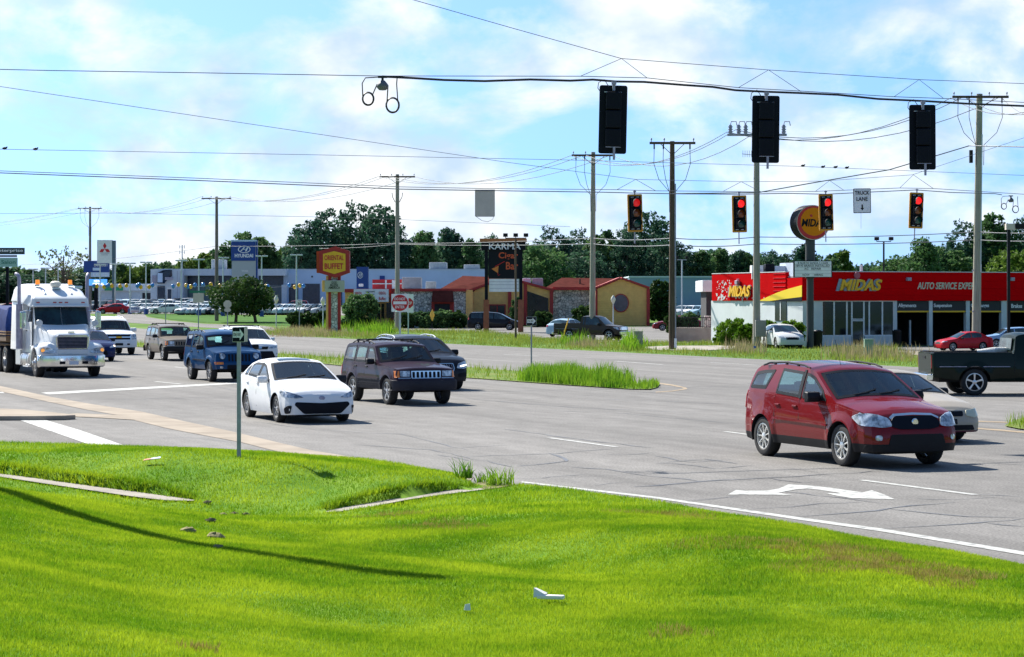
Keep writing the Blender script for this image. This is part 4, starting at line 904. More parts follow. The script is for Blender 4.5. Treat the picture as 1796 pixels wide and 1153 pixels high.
def boxy_suv(name, label, px, py, pc, cl, cladmat, slots=7, chrome_grille=True, rimm=None, moulding=True, rz=HD):
    sp = dict(open=True, L=4.50, W=1.80, H=1.70, r=.37, wb=2.69, fo=.76, sill=.40, paint=pc, rim='jeep', tw=.235, tum=.15, crown=.05, clad=cl, clad_mat=cladmat, gap=.07, rim_mat=rimm or M['alloy'], soft=.02, front_round=.45, rear_round=.4, flare=.02,
              prof=[(2.25, .99), (2.2, 1.02), (1.8, 1.06), (.86, 1.15), (.26, 1.62), (.05, 1.66), (-.9, 1.70), (-1.9, 1.66), (-2.03, 1.60), (-2.18, 1.15), (-2.25, 1.0)],
              belt=[(2.25, .95), (1.0, 1.06), (0, 1.08), (-2.1, 1.10), (-2.25, .96)], nose=[(0, -.03), (.4, .03), (.66, .03), (.70, -.04), (1, -.07)], tail=[(0, .04), (.4, -.02), (.65, -.02), (.7, .03), (1, .03)],
              bot=[(-2.25, .46), (-1.9, .40), (1.9, .40), (2.25, .42)])
    c = Car(name, label, 'car', sp, wheel_place(sp, px, py, rz), rz)
    c.windshield(.83, .30); c.wipers(.80); c.sidewin(-.12, .50, x1b=.62, hi=.06); c.sidewin(-1.0, -.22, x0b=-1.02, hi=.06)
    c.sidewin(-1.92, -1.12, x0b=-2.02, x1b=-1.1, hi=.06, names='quarter_window')
    c.win('rear_window', [(-.62, 1.15), (.62, 1.15), (.58, 1.55), (-.58, 1.55)], 'B', M['glass'])
    c.seams([-.17, .74, -1.06]); c.handles([-.05, -.93], 1.0, M['black']); c.mirrors(.52, 1.13, M['black'], 1.)
    b = M['black']
    if moulding:
        for s in 'RL': c.strip('body_moulding', s, [(-1.0, .68), (.98, .68)], .03, M['alu'] if cladmat is M['black'] else cladmat, off=.016); 
        for z in (.5, .56, .62):
            for s in 'RL': c.strip('cladding_rib', s, [(-.98, z), (.96, z)], .012, M['sign_black'], off=.004)
    fr = c.patch('grille', [(-.42, .72), (.42, .72), (.43, .93), (-.43, .93)], 'F', M['chrome'] if chrome_grille else pc, off=.014, r=.02)
    for i in range(slots):
        y = -.36+.72*i/(slots-1); c.patch('grille_slot', [(y-.034, .745), (y+.034, .745), (y+.034, .905), (y-.034, .905)], 'F', M['sign_black'], off=.022, r=.02, parent=fr, skirt=.006)
    c.sym('headlight', [(.47, .78), (.74, .78), (.75, .93), (.47, .93)], 'F', M['lamp_glass'], off=.012, r=.015)
    c.sym('turn_signal', [(.765, .75), (.835, .75), (.85, .93), (.77, .93)], 'F', M['amber'], off=.012, r=.01)
    for s in 'RL': c.patch('turn_signal', [(2.05, .75), (2.17, .75), (2.17, .93), (2.02, .93)], s, M['amber'], off=.008, r=.01)
    c.strip('headlight_trim', 'F', [(-.8, .735), (-.45, .735)], .03, M['alu']); c.strip('headlight_trim', 'F', [(.45, .735), (.8, .735)], .03, M['alu'])
    # bumper: solid bar wrapped round the nose
    for sx, nm in ((1, 'front_bumper'), (-1, 'rear_bumper')):
        mb = MB(); pr = []
        for y in (-.93, -.90, -.80, -.4, 0, .4, .80, .90, .93):
            x = sx*(2.25+.07-.05*(abs(y)/.9)**2-(.18 if abs(y) > .91 else (.05 if abs(y) > .85 else 0))); pr.append((x, y))
        n = len(pr); vs = []; fs = []
        for x, y in pr: vs += [(x-sx*.3, y, .42), (x-sx*.05, y, .40), (x, y, .47), (x+sx*.01, y, .60), (x-sx*.01, y, .67), (x-sx*.3, y, .69)]
        for i in range(n-1): fs += [(i*6+j, i*6+j+1, i*6+7+j, i*6+6+j) for j in range(5)]
        mb.sm = True; mb.add(vs, fs); mb.build(nm, cladmat, c.t, ang=50)
    c.sym('tail_light', [(.72, 1.0), (.84, 1.0), (.86, .72), (.74, .72)], 'B', M['red_lens'])
    for s in 'RL': c.patch('tail_light', [(-2.10, 1.02), (-2.2, 1.02), (-2.24, .74), (-2.14, .74)], s, M['red_lens'], off=.008, r=.01)
    c.rails(-1.75, .05, .66, cross=(-1.3, -.55)); c.cut([.15, -.75], .86, (.10, .09, .09)); return c
clad_grey = mat('grey_cladding', (.035, .035, .045), .6, 0, .1, var=.15)
boxy_suv('sport_utility_vehicle', 'dark maroon boxy utility wagon with chrome slotted grille', 682, 710, paint('paint_faded_maroon', (.030, .014, .026), .35, .32), .66, clad_grey, rz=HD+radians(1.5))
boxy_suv('sport_utility_vehicle', 'champagne tan boxy utility wagon with a roof rack', 287, 633, paint('paint_champagne', (.20, .168, .135), .5, .3), .0, M['black'], moulding=False, chrome_grille=False)
def blue_suv():
    pc = paint('paint_bright_blue', (.003, .045, .135), .35, .3)
    sp = dict(open=True, L=4.43, W=1.82, H=1.80, r=.37, wb=2.65, fo=.70, sill=.42, paint=pc, rim='spoke5', tw=.235, tum=.13, crown=.06, gap=.07, soft=.03, front_round=.7, rear_round=.4, flare=.05,
              prof=[(2.21, 1.02), (2.1, 1.08), (1.7, 1.13), (.90, 1.20), (.42, 1.66), (.2, 1.74), (-.8, 1.80), (-1.9, 1.77), (-2.05, 1.7), (-2.16, 1.15), (-2.21, .95)],
              belt=[(2.21, .94), (1.9, 1.06), (1.0, 1.10), (0, 1.12), (-2.1, 1.14), (-2.21, .9)], nose=[(0, .02), (.5, .05), (.68, .04), (.72, -.02), (1.05, -.08)], tail=[(0, .04), (.5, -.02), (1, .03)], bot=[(-2.21, .5), (-1.8, .42), (1.8, .42), (2.21, .46)])
    c = Car('sport_utility_vehicle', 'bright blue compact utility vehicle with round headlights', 'car', sp, wheel_place(sp, 371, 670, HD), HD)
    c.windshield(.86, .46); c.wipers(.84); c.sidewin(-.08, .62, x1b=.72, hi=.09); c.sidewin(-.92, -.2, x0b=-.96, hi=.09); c.sidewin(-1.9, -1.1, x0b=-1.98, x1b=-1.14, hi=.09, names='quarter_window')
    c.win('rear_window', [(-.62, 1.2), (.62, 1.2), (.58, 1.6), (-.58, 1.6)], 'B', M['glass'])
    for s in 'RL': c.strip('body_moulding', s, [(-.95, .74), (.95, .74)], .04, M['black'], off=.014); c.strip('pillar_trim', s, [(-.14, 1.15), (-.14, 1.64)], .06, M['black'])
    c.seams([-.14, .80, -1.02]); c.handles([-.02, -.88], 1.02, M['black']); c.mirrors(.64, 1.17, M['black'], 1.1)
    for y in np.linspace(-.36, .36, 7): c.patch('grille_slot', [(y-.034, .72), (y+.034, .72), (y+.036, .97), (y-.036, .97)], 'F', M['sign_black'], off=.008, r=.02)
    for s in (-1, 1):
        k = [(s*.60+.12*cos(a), .90+.12*sin(a)) for a in np.linspace(0, 2*pi, 20, endpoint=False)]
        k2 = [(s*.60+.10*cos(a), .90+.10*sin(a)) for a in np.linspace(0, 2*pi, 20, endpoint=False)]
        h = c.patch('headlight', k2, 'F', M['lamp_glass'], off=.024, r=0, step=.05); c.patch('headlight_ring', k, 'F', M['sign_black'], off=.01, r=0, step=.05)
    c.sym('turn_signal', [(.58, .62), (.84, .62), (.85, .70), (.58, .70)], 'F', M['amber'], off=.012, r=.02); c.sym('fog_lamp', [(.60, .48), (.70, .48), (.70, .56), (.60, .56)], 'F', M['lamp_glass'], off=.014, r=.03)
    c.patch('lower_grille', [(-.45, .46), (.45, .46), (.45, .60), (-.45, .60)], 'F', M['sign_black'], off=.008)
    for s in 'RL': c.patch('tail_light', [(-2.04, 1.12), (-2.16, 1.12), (-2.19, .85), (-2.08, .85)], s, M['red_lens'], off=.01)
    c.rails(-1.8, .15, .68, cross=())
    c.cut([.2, -.7], .9)
blue_suv()
def compact_suv():
    sp = dict(open=True, L=4.6, W=1.86, H=1.70, r=.36, wb=2.66, fo=.95, sill=.28, paint=P_white, rim='spoke5', clad=.40, tum=.19, crown=.06, flare=.02,
              prof=[(2.3, .86), (2.2, .95), (1.8, 1.05), (1.15, 1.14), (.30, 1.60), (0, 1.66), (-.9, 1.70), (-1.8, 1.64), (-2.0, 1.55), (-2.2, 1.1), (-2.3, .95)], belt=[(2.3, .8), (2.1, .92), (1.2, 1.05), (0, 1.08), (-1.8, 1.18), (-2.3, .95)])
    c = Car('sport_utility_vehicle', 'white compact crossover behind the blue utility vehicle', 'car', sp, wheel_place(sp, 478, 641, HD, 'LF'), HD)
    c.windshield(1.10, .34); c.sidewin(-.05, .6, x1b=.8); c.sidewin(-.9, -.14); c.win('rear_window', [(-.6, 1.2), (.6, 1.2), (.55, 1.5), (-.55, 1.5)], 'B', M['glass']); c.mirrors(.65, 1.12, M['white_paint'])
    c.sym('headlight', [(.40, .80), (.86, .92), (.88, .84), (.60, .74), (.42, .74)], 'F', M['lamp_glass'], off=.012, r=.02)
    c.patch('grille', [(-.34, .72), (.34, .72), (.40, .84), (-.40, .84)], 'F', M['black'], off=.01); c.patch('lower_grille', [(-.70, .34), (.70, .34), (.56, .64), (-.56, .64)], 'F', M['sign_black'], off=.01)
    c.patch('emblem', [(-.09, .75), (.09, .75), (.09, .85), (-.09, .85)], 'F', M['chrome'], off=.02, r=.05)
    c.sym('fog_lamp', [(.72, .50), (.80, .50), (.80, .57), (.72, .57)], 'F', M['lamp_glass'], off=.014, r=.02)
    c.rails(-1.6, .0, .66, M['alu'], cross=(-1.2, -.3)); c.seams([-.1, .85])
    c.cut([.25, -.65], 1.1)
compact_suv()
def luxury_suv():
    pc = paint('paint_black_blue', (.012, .014, .022), .3, .2)
    sp = dict(open=True, L=5.09, W=1.98, H=1.74, r=.39, wb=3.0, fo=1.0, sill=.27, paint=pc, rim='spoke5', tw=.25, tum=.23, crown=.06, flare=.02,
              prof=[(2.54, .88), (2.42, .98), (2.0, 1.07), (1.25, 1.16), (.35, 1.62), (.05, 1.69), (-.9, 1.73), (-1.8, 1.64), (-2.1, 1.5), (-2.42, 1.12), (-2.54, .95)], belt=[(2.54, .82), (2.3, .95), (1.3, 1.07), (0, 1.10), (-1.8, 1.18), (-2.54, .95)], nose=[(0, -.03), (.4, 0), (.6, 0), (1, -.14)])
    c = Car('sport_utility_vehicle', 'black luxury utility vehicle with tall framed grille behind the maroon wagon', 'car', sp, wheel_place(sp, 802, 683, HD, 'LF'), HD)
    c.windshield(1.20, .38); c.wipers(1.18); c.sidewin(-.05, .75, x1b=.95); c.sidewin(-1.0, -.14); c.sidewin(-1.75, -1.1, x0b=-1.9, names='quarter_window')
    for s in 'RL': c.strip('window_trim', s, [(.95, 1.12), (-1.9, 1.21)], .018, M['chrome'], off=.012)
    for s in 'RL': c.strip('window_trim', s, [(.75, c.zte(.75)-.02), (.35, c.zte(.35)-.03), (0, c.zte(0)-.03), (-1., c.zte(-1.)-.03), (-1.85, c.zte(-1.85)-.03)], .02, M['chrome'], off=.012)
    c.mirrors(.75, 1.14, M['black'], 1.15)
    g = c.patch('grille', [(-.40, .86), (-.43, .70), (-.30, .40), (.30, .40), (.43, .70), (.40, .86)], 'F', M['chrome'], off=.012, r=.03)
    c.patch('grille_mesh', [(-.37, .835), (-.40, .70), (-.28, .43), (.28, .43), (.40, .70), (.37, .835)], 'F', M['sign_black'], off=.02, r=.03, parent=g)
    for y in np.linspace(-.3, .3, 9): c.strip('grille_bar', 'F', [(y, .45), (y*1.15, .70), (y*1.1, .82)], .012, M['galv'], off=.024)
    for i in range(4):
        cy = -.135+.09*i; mb = MB(); mb.tube([(0, cy+.055*cos(a), .74+.055*sin(a)) for a in np.linspace(0, 2*pi, 17)], .007, 6); mb.build('emblem_ring', M['chrome'], c.t, loc=(c.L/2+.03, 0, 0))
    c.sym('headlight', [(.50, .70), (.56, .84), (.86, .93), (.95, .90), (.94, .72), (.72, .68)], 'F', M['lamp_glass'], off=.012)
    c.sym('daylight_strip', [(.62, .74), (.88, .78), (.90, .82), (.74, .80), (.62, .78)], 'F', M['lit_white'], off=.02, r=.01)
    c.sym('air_intake', [(.55, .42), (.86, .44), (.84, .58), (.55, .54)], 'F', M['sign_black'], off=.01)
    for s in 'RL': c.strip('body_moulding', s, [(-1.0, .5), (1.0, .5)], .05, M['alu'], off=.012)
    c.rails(-1.7, .1, .70, M['alu']); c.seams([-.1, .98])
    c.cut([.3, -.7], 1.2, (.2, .18, .15))
luxury_suv()
def big_suv():
    sp = dict(open=True, L=5.13, W=2.04, H=2.0, r=.41, wb=2.95, fo=.98, sill=.38, paint=P_white, rim='spoke5', tw=.26, tum=.17, crown=.06, soft=.03, front_round=.5, gap=.06,
              prof=[(2.56, 1.1), (2.45, 1.14), (1.3, 1.27), (.62, 1.82), (.35, 1.93), (-.8, 2.0), (-2.2, 1.97), (-2.38, 1.88), (-2.5, 1.25), (-2.56, 1.1)], belt=[(2.56, 1.04), (1.3, 1.18), (0, 1.22), (-2.4, 1.24), (-2.56, 1.08)], nose=[(0, -.02), (.5, .03), (.66, .03), (.7, -.02), (1.1, -.06)])
    c = Car('sport_utility_vehicle', 'large white utility vehicle with gold grille badge beside the truck', 'car', sp, wheel_place(sp, 232, 622, HD, 'LF'), HD)
    c.windshield(1.24, .66); c.sidewin(-.2, .85, x1b=1.0); c.sidewin(-1.2, -.3); c.sidewin(-2.2, -1.3, names='quarter_window'); c.mirrors(.95, 1.27, M['white_paint'], 1.3)
    g = c.patch('grille', [(-.62, .78), (.62, .78), (.66, 1.08), (-.66, 1.08)], 'F', M['chrome'], off=.01, r=.02)
    for z0, z1 in ((.80, .90), (.96, 1.06)): c.patch('grille_opening', [(-.58, z0), (.58, z0), (.60, z1), (-.60, z1)], 'F', M['sign_black'], off=.018, r=.02, parent=g)
    c.patch('emblem', [(-.15, .89), (.15, .89), (.15, .965), (-.15, .965)], 'F', M['sign_yellow'], off=.026, r=.02)
    c.sym('headlight', [(.70, .80), (.96, .82), (.97, 1.10), (.72, 1.08)], 'F', M['lamp_glass'], off=.012, r=.02)
    c.patch('licence_plate', [(-.20, .50), (.20, .50), (.20, .62), (-.20, .62)], 'F', M['black'], off=.02, r=.01); c.sym('tow_hook_slot', [(.42, .52), (.56, .52), (.56, .60), (.42, .60)], 'F', M['sign_black'], off=.014, r=.02)
    c.rails(-1.9, .2, .75, M['alu'])
    c.cut([.4, -.6], 1.24, (.2, .18, .16))
big_suv()
def small_blue():
    pc = paint('paint_navy', (.012, .02, .09), .3, .25)
    sp = dict(open=True, L=4.45, W=1.76, H=1.46, r=.32, wb=2.62, fo=.93, sill=.20, paint=pc, rim='spoke5', tum=.22, prof=[(2.22, .7), (2.1, .78), (1.8, .87), (1.1, .98), (.15, 1.40), (-.1, 1.44), (-.9, 1.45), (-1.5, 1.3), (-2.0, 1.06), (-2.22, .95)],
              belt=[(2.22, .64), (2.0, .76), (1.2, .90), (-1, .96), (-2.22, .9)], nose=[(0, -.06), (.3, 0), (.5, 0), (.8, -.14)])
    c = Car('sedan', 'navy blue compact car half hidden behind the truck, headlight glowing', 'car', sp, wheel_place(sp, 196, 633.5, HD, 'LF'), HD)
    c.windshield(1.04, .2); c.sidewin(-.2, .6, x1b=.8); c.sidewin(-1.2, -.28); c.mirrors(.65, .97)
    hl = c.sym('headlight', [(.50, .62), (.80, .66), (.84, .76), (.66, .74), (.50, .68)], 'F', M['lamp_glass'], off=.012)
    mb = MB(); mb.ball((0, 0, 0), .055); mb.build('headlamp_bulb', mat('lit_headlamp', (1, .8, .5), .3, emit=(1, .75, .45), es=5), c.t, loc=(c.L/2-.22, .72, .70))
    c.patch('grille', [(-.4, .3), (.4, .3), (.35, .52), (-.35, .52)], 'F', M['sign_black'], off=.01)
    c.cut([.2, -.7], 1.0)
small_blue()
def beige_sedan():
    pc = paint('paint_beige', (.42, .37, .30), .3, .3)
    sp = dict(open=True, L=4.5, W=1.72, H=1.42, r=.31, wb=2.54, fo=.93, sill=.20, paint=pc, rim='steel', tum=.22, rim_mat=M['alloy'],
              prof=[(2.25, .64), (2.15, .72), (1.8, .82), (1.05, .95), (.1, 1.36), (-.1, 1.40), (-.9, 1.41), (-1.3, 1.3), (-1.75, 1.03), (-2.15, 1.0), (-2.25, .9)], belt=[(2.25, .58), (2.0, .70), (1.2, .86), (-1, .94), (-1.9, .95), (-2.25, .85)], nose=[(0, -.05), (.3, 0), (.45, 0), (.8, -.16)])
    c = Car('sedan', 'pale beige older sedan beyond the red crossover', 'car', sp, wheel_place(sp, 1676, 772, HD, 'LF'), HD)
    c.windshield(.99, .16); c.wipers(.97); c.sidewin(-.25, .5, x1b=.72); c.sidewin(-1.1, -.33); c.windshield(-1.68, -1.3, .06, 'rear_window'); c.mirrors(.55, .93, M['black'])
    c.sym('headlight', [(.40, .54), (.44, .64), (.80, .68), (.83, .60), (.80, .54), (.60, .50)], 'F', mat('yellowed_lamp_glass', (.6, .58, .42), .15, .1, .8, coat=.4), off=.012)
    c.patch('grille', [(-.34, .53), (.34, .53), (.36, .63), (-.36, .63)], 'F', M['sign_black'], off=.01); c.patch('lower_grille', [(-.6, .26), (.6, .26), (.55, .36), (-.55, .36)], 'F', M['sign_black'], off=.01)
    c.patch('licence_plate', [(-.18, .38), (.18, .38), (.18, .48), (-.18, .48)], 'F', M['dark'], off=.02, r=.01)
    c.patch('lower_bumper', [(-.82, .19), (.82, .19), (.83, .25), (-.83, .25)], 'F', paint('paint_faded_red', (.16, .05, .07)), off=.008, r=.01)
    c.seams([-.3, .8])
    c.cut([.15, -.75], .98, (.2, .18, .15))
beige_sedan()
def pickup(name, label, pc, loc, rz, L=5.85, W=2.02, H=1.88, r=.40, wb=3.64, fo=.95, group=None, cab0=-.55, crew=True, front=False, scale=1, rimm=None, extra=True):
    L2 = L/2; b = -L2
    bx = cab0 if crew else cab0+.7
    sp = dict(L=L, W=W, H=H, r=r, wb=wb, fo=fo, sill=.42, paint=pc, rim='spoke5', tw=.26, tum=.17, crown=.06, gap=.08, flare=.03, soft=.02, rim_mat=rimm or M['alu'], front_round=.5, rear_round=.25,
              prof=[(L2, 1.02), (L2-.1, 1.08), (L2-1.25, 1.2), (L2-1.95, 1.78), (L2-2.2, 1.85), (bx+.3, H), (bx+.06, H-.05), (bx-.02, 1.28), (b, 1.27)], belt=[(L2, .98), (L2-1.2, 1.12), (0, 1.15), (bx, 1.18), (bx-.04, 1.265), (b, 1.262)],
              bed=(b+.1, bx-.06, .72), nose=[(0, 0), (.5, .03), (.66, .03), (.7, -.02), (1.1, -.06)], tail=[(0, .02), (1.3, 0)], bot=[(b, .55), (b+.8, .45), (L2-.5, .42), (L2, .45)])
    c = Car(name, label, 'pickup truck', sp, loc, rz, group); f = L2
    c.windshield(f-1.30, f-1.92); c.sidewin(f-2.95, f-1.92, x1b=f-1.65, hi=.07)
    if crew: c.sidewin(bx+.24, f-3.05, hi=.07)
    c.win('rear_window', [(-.68, 1.33), (.68, 1.33), (.62, 1.68), (-.62, 1.68)], 'B', M['glass_side'], off=.01) if False else None
    # rear cab window faces the bed
    mb = MB(); mb.box((bx+.012, 0, 1.52), (.02, 1.32, .36)); mb.v = [(x+(z-1.52)*.12-.03, y, z) for x, y, z in mb.v]; mb.build('rear_window', M['glass_side'], c.t)
    c.seams([f-3.0, f-1.6]+([bx+.1] if crew else [])); c.handles([f-2.85], 1.05); c.mirrors(f-1.75, 1.18, M['black'], 1.2)
    c.sym('tail_light', [(.75, .80), (.85, .80), (.85, 1.20), (.75, 1.20)], 'B', M['red_lens'], off=.012)
    for s in 'RL': c.strip('body_moulding', s, [(b+.2, .86), (bx-.15, .86)], .02, M['galv'], off=.01)
    for s in 'RL': c.strip('bed_seam', s, [(bx-.02, .45), (bx-.02, 1.25)], .02, M['dark'], off=.003)
    t = c.patch('tailgate', [(-.82, .70), (.82, .70), (.82, 1.24), (-.82, 1.24)], 'B', pc, off=.02, r=.02); c.patch('tailgate_handle', [(-.12, 1.08), (.12, 1.08), (.12, 1.16), (-.12, 1.16)], 'B', M['black'], off=.03, r=.01, parent=t)
    mb = MB(); mb.bb(b-.16, b+.02, -.95, .95, .45, .64); mb.build('rear_bumper', M['chrome'], c.t, bevel=.03)
    mb = MB(); mb.bb(f-.02, f+.10, -.97, .97, .45, .68); mb.build('front_bumper', M['chrome'], c.t, bevel=.03)
    c.sym('headlight', [(.62, .80), (.93, .80), (.94, 1.0), (.64, 1.0)], 'F', M['lamp_glass'], off=.012); c.patch('grille', [(-.58, .78), (.58, .78), (.6, 1.02), (-.6, 1.02)], 'F', M['chrome'], off=.012)
    # bed rail caps
    for s in (-1, 1):
        mb = MB(); mb.bb(b+.05, bx-.06, s*(W/2-.16), s*(W/2-.07), 1.262, 1.285); mb.build('bed_rail', M['black'], c.t, bevel=.008)
    return c
pk = pickup('pickup_truck', 'dark green pickup truck cut off by the right edge, crossing the junction', paint('paint_dark_green', (.004, .012, .008), .3, .25), Vector((0, 0, 0)), radians(3), crew=False, cab0=-1.15)
pk.t.location = place(1709, 694, pk.wr, -.95, radians(3))
mb = MB(); mb.tube([(-1.35, -.1, 1.27), (-.9, -.35, 1.30), (-.45, -.15, 1.30), (-.2, .25, 1.26)], [.06, .11, .10, .06], 10); mb.sm = True
o = mb.build('tarp_bundle', mat('white_tarp', (.6, .6, .57), .5, var=.2, vs=8, bump=.6), bevel=0); o.matrix_world = Matrix.Translation(pk.t.location) @ Matrix.Rotation(radians(3), 4, 'Z') @ Matrix.Translation((.0, 0, .02))
tag(o, 'rolled white tarp lying in the bed of the green pickup', 'tarp')
# generic cars for the lots, and copies
def plain_car(kind='sedan', pc=None, name='parked_car', label=None, loc=(0, 0, 0), rz=0, cat='car', group=None, rim='spoke5', rimm=None):
    if kind == 'sedan':
        sp = dict(L=4.6, W=1.76, H=1.45, r=.32, wb=2.65, fo=.93, sill=.2, tum=.23, prof=[(2.3, .66), (2.15, .75), (1.8, .86), (1.05, .97), (.1, 1.38), (-.15, 1.43), (-.9, 1.44), (-1.35, 1.33), (-1.85, 1.06), (-2.2, 1.03), (-2.3, .9)], belt=[(2.3, .6), (2.05, .74), (1.2, .89), (-1, .96), (-1.9, .98), (-2.3, .86)], nose=[(0, -.05), (.3, 0), (.5, 0), (.8, -.14)])
        ws, rw = (.99, .16), (-1.78, -1.37); wins = ((-.25, .5, .74), (-1.2, -.33, -.33))
    elif kind == 'suv':
        sp = dict(L=4.6, W=1.84, H=1.7, r=.36, wb=2.7, fo=.92, sill=.28, tum=.19, clad=.38, prof=[(2.3, .88), (2.15, .98), (1.15, 1.13), (.35, 1.6), (.05, 1.66), (-.9, 1.7), (-1.9, 1.64), (-2.05, 1.55), (-2.22, 1.1), (-2.3, .95)], belt=[(2.3, .82), (2.1, .95), (1.2, 1.05), (-2, 1.15), (-2.3, .95)])
        ws, rw = (1.09, .4), None; wins = ((-.1, .62, .82), (-1., -.2, -.2), (-1.85, -1.1, -1.1))
    elif kind == 'van':
        sp = dict(L=5.08, W=1.97, H=1.78, r=.34, wb=3.03, fo=.98, sill=.24, tum=.2, prof=[(2.54, .78), (2.4, .9), (1.75, 1.08), (.75, 1.6), (.4, 1.7), (-.6, 1.78), (-2.1, 1.74), (-2.3, 1.62), (-2.48, 1.1), (-2.54, .9)], belt=[(2.54, .72), (2.3, .86), (1.7, 1.0), (0, 1.08), (-2.3, 1.14), (-2.54, .88)])
        ws, rw = (1.66, .8), None; wins = ((.12, .98, 1.3), (-.95, .02, .02), (-2.1, -1.05, -1.05))
    sp.update(paint=pc or P_white, rim=rim, ns=40, rim_mat=rimm or M['alloy'])
    c = Car(name, label, cat, sp, loc, rz, group)
    c.windshield(*ws)
    if rw: c.windshield(rw[0], rw[1], .06, 'rear_window')
    else: c.win('rear_window', [(-.62, 1.17), (.62, 1.17), (.56, 1.52), (-.56, 1.52)], 'B', M['glass'])
    for q in wins: c.sidewin(q[0], q[1], x1b=q[2])
    z = c.H*.44
    c.sym('headlight', [(.5, z), (.80, z+.02), (.83, z+.1), (.55, z+.1)], 'F', M['lamp_glass'], off=.012); c.patch('grille', [(-.4, z-.12), (.4, z-.12), (.4, z+.03), (-.4, z+.03)], 'F', M['sign_black'], off=.01)
    zz = c.H*.55; c.sym('tail_light', [(.60, zz), (.80, zz), (.80, zz+.13), (.60, zz+.13)], 'B', M['red_lens'], off=.012); c.mirrors(ws[0]-.4, c.zbelt(ws[0]-.4)+.02, pc or P_white)
    if kind != 'sedan':
        for s in 'RL': c.patch('tail_light', [(-c.L/2+.08, 1.0), (-c.L/2+.2, 1.0), (-c.L/2+.24, 1.22), (-c.L/2+.14, 1.22)], s, M['red_lens'], off=.01, r=.01)
    return c
cf = plain_car('sedan', paint('paint_silver_white', (.55, .57, .58), .3), 'sedan', 'small silver white sedan parked nose out by the bushes', rz=radians(-82)); cf.t.location = place(1388, 611.5, 2.0, 0, radians(-82)); cf.t.scale = (1, .94, 1)
cr_ = plain_car('sedan', paint('paint_bright_red', (.42, .012, .02), .2), 'sedan', 'red sedan parked in front of the garage bays', rz=radians(183)); cr_.t.rotation_euler.z = radians(196); cr_.t.location = place(1671, 616, cr_.wf*.7, .6, radians(196)); cr_.t.scale = (.7, .76, .76)
cb_ = plain_car('suv', paint('paint_pale_blue', (.22, .38, .62), .4), 'hatchback', 'pale blue car roof showing above the green pickup', rz=radians(186)); cb_.t.location = place(1778, 611, 0, .8, radians(186)); cb_.t.scale = (.74, .74, .74)
mv = plain_car('van', paint('paint_black', (.012, .013, .018), .3), 'minivan', 'black minivan parked behind the cigar bar sign', cat='minivan', rz=radians(-6)); mv.t.location = place(893, 579.6, mv.wf, -.9, radians(-6))
bp = pickup('pickup_truck', 'brown crew cab pickup parked behind the utility pole', paint('paint_bronze', (.06, .046, .034), .4, .3), Vector((0, 0, 0)), radians(-24), L=5.7, W=1.95, H=1.85, wb=3.4, r=.40)
bp.t.location = place(1072, 597.6, bp.wf, -.9, radians(-24)); bp.t.scale = (.9, .95, .95)
lb = plain_car('sedan', paint('paint_ice_blue', (.35, .5, .62), .3), 'sedan', 'pale blue sedan with chrome bumper hidden behind the brown pickup', rz=radians(60)); lb.t.location = place(983, 591.5, -2.0, 0, radians(70))
dr = plain_car('sedan', paint('paint_dark_red', (.2, .012, .02), .3), 'sedan', 'dark red sedan behind the iron railing', rz=radians(178)); dr.t.location = W(1187, 573, 215)*1; dr.t.location.z = zt(0, 215)
# ---------------------------------------------------------------- highway truck and trailer
def rsec(x, hb, ht, z0, z1, r, n=4, rb=.03):
    pts = []
    for (cy, cz, a0, rr) in ((hb-rb, z0+rb, -90, rb), (ht-r, z1-r, 0, r)):
        for i in range(n+1): a = radians(a0+90*i/n); pts.append((x, cy+rr*cos(a), cz+rr*sin(a)))
    return pts+[(x, -y, z) for _, y, z in pts[::-1]]
def loft(mb, secs, cap=True):
    m = len(secs[0]); vs = sum(secs, []); fs = [(i*m+j, i*m+(j+1) % m, (i+1)*m+(j+1) % m, (i+1)*m+j) for i in range(len(secs)-1) for j in range(m)]
    s = mb.sm; mb.sm = True; mb.add(vs, fs); mb.sm = s
    if cap: b = len(mb.v)-len(vs); mb.f += [tuple(b+j for j in range(m))[::-1], tuple(b+(len(secs)-1)*m+j for j in range(m))]; mb.m += [mb.mi]*2; mb.smooth += [False]*2
    return mb
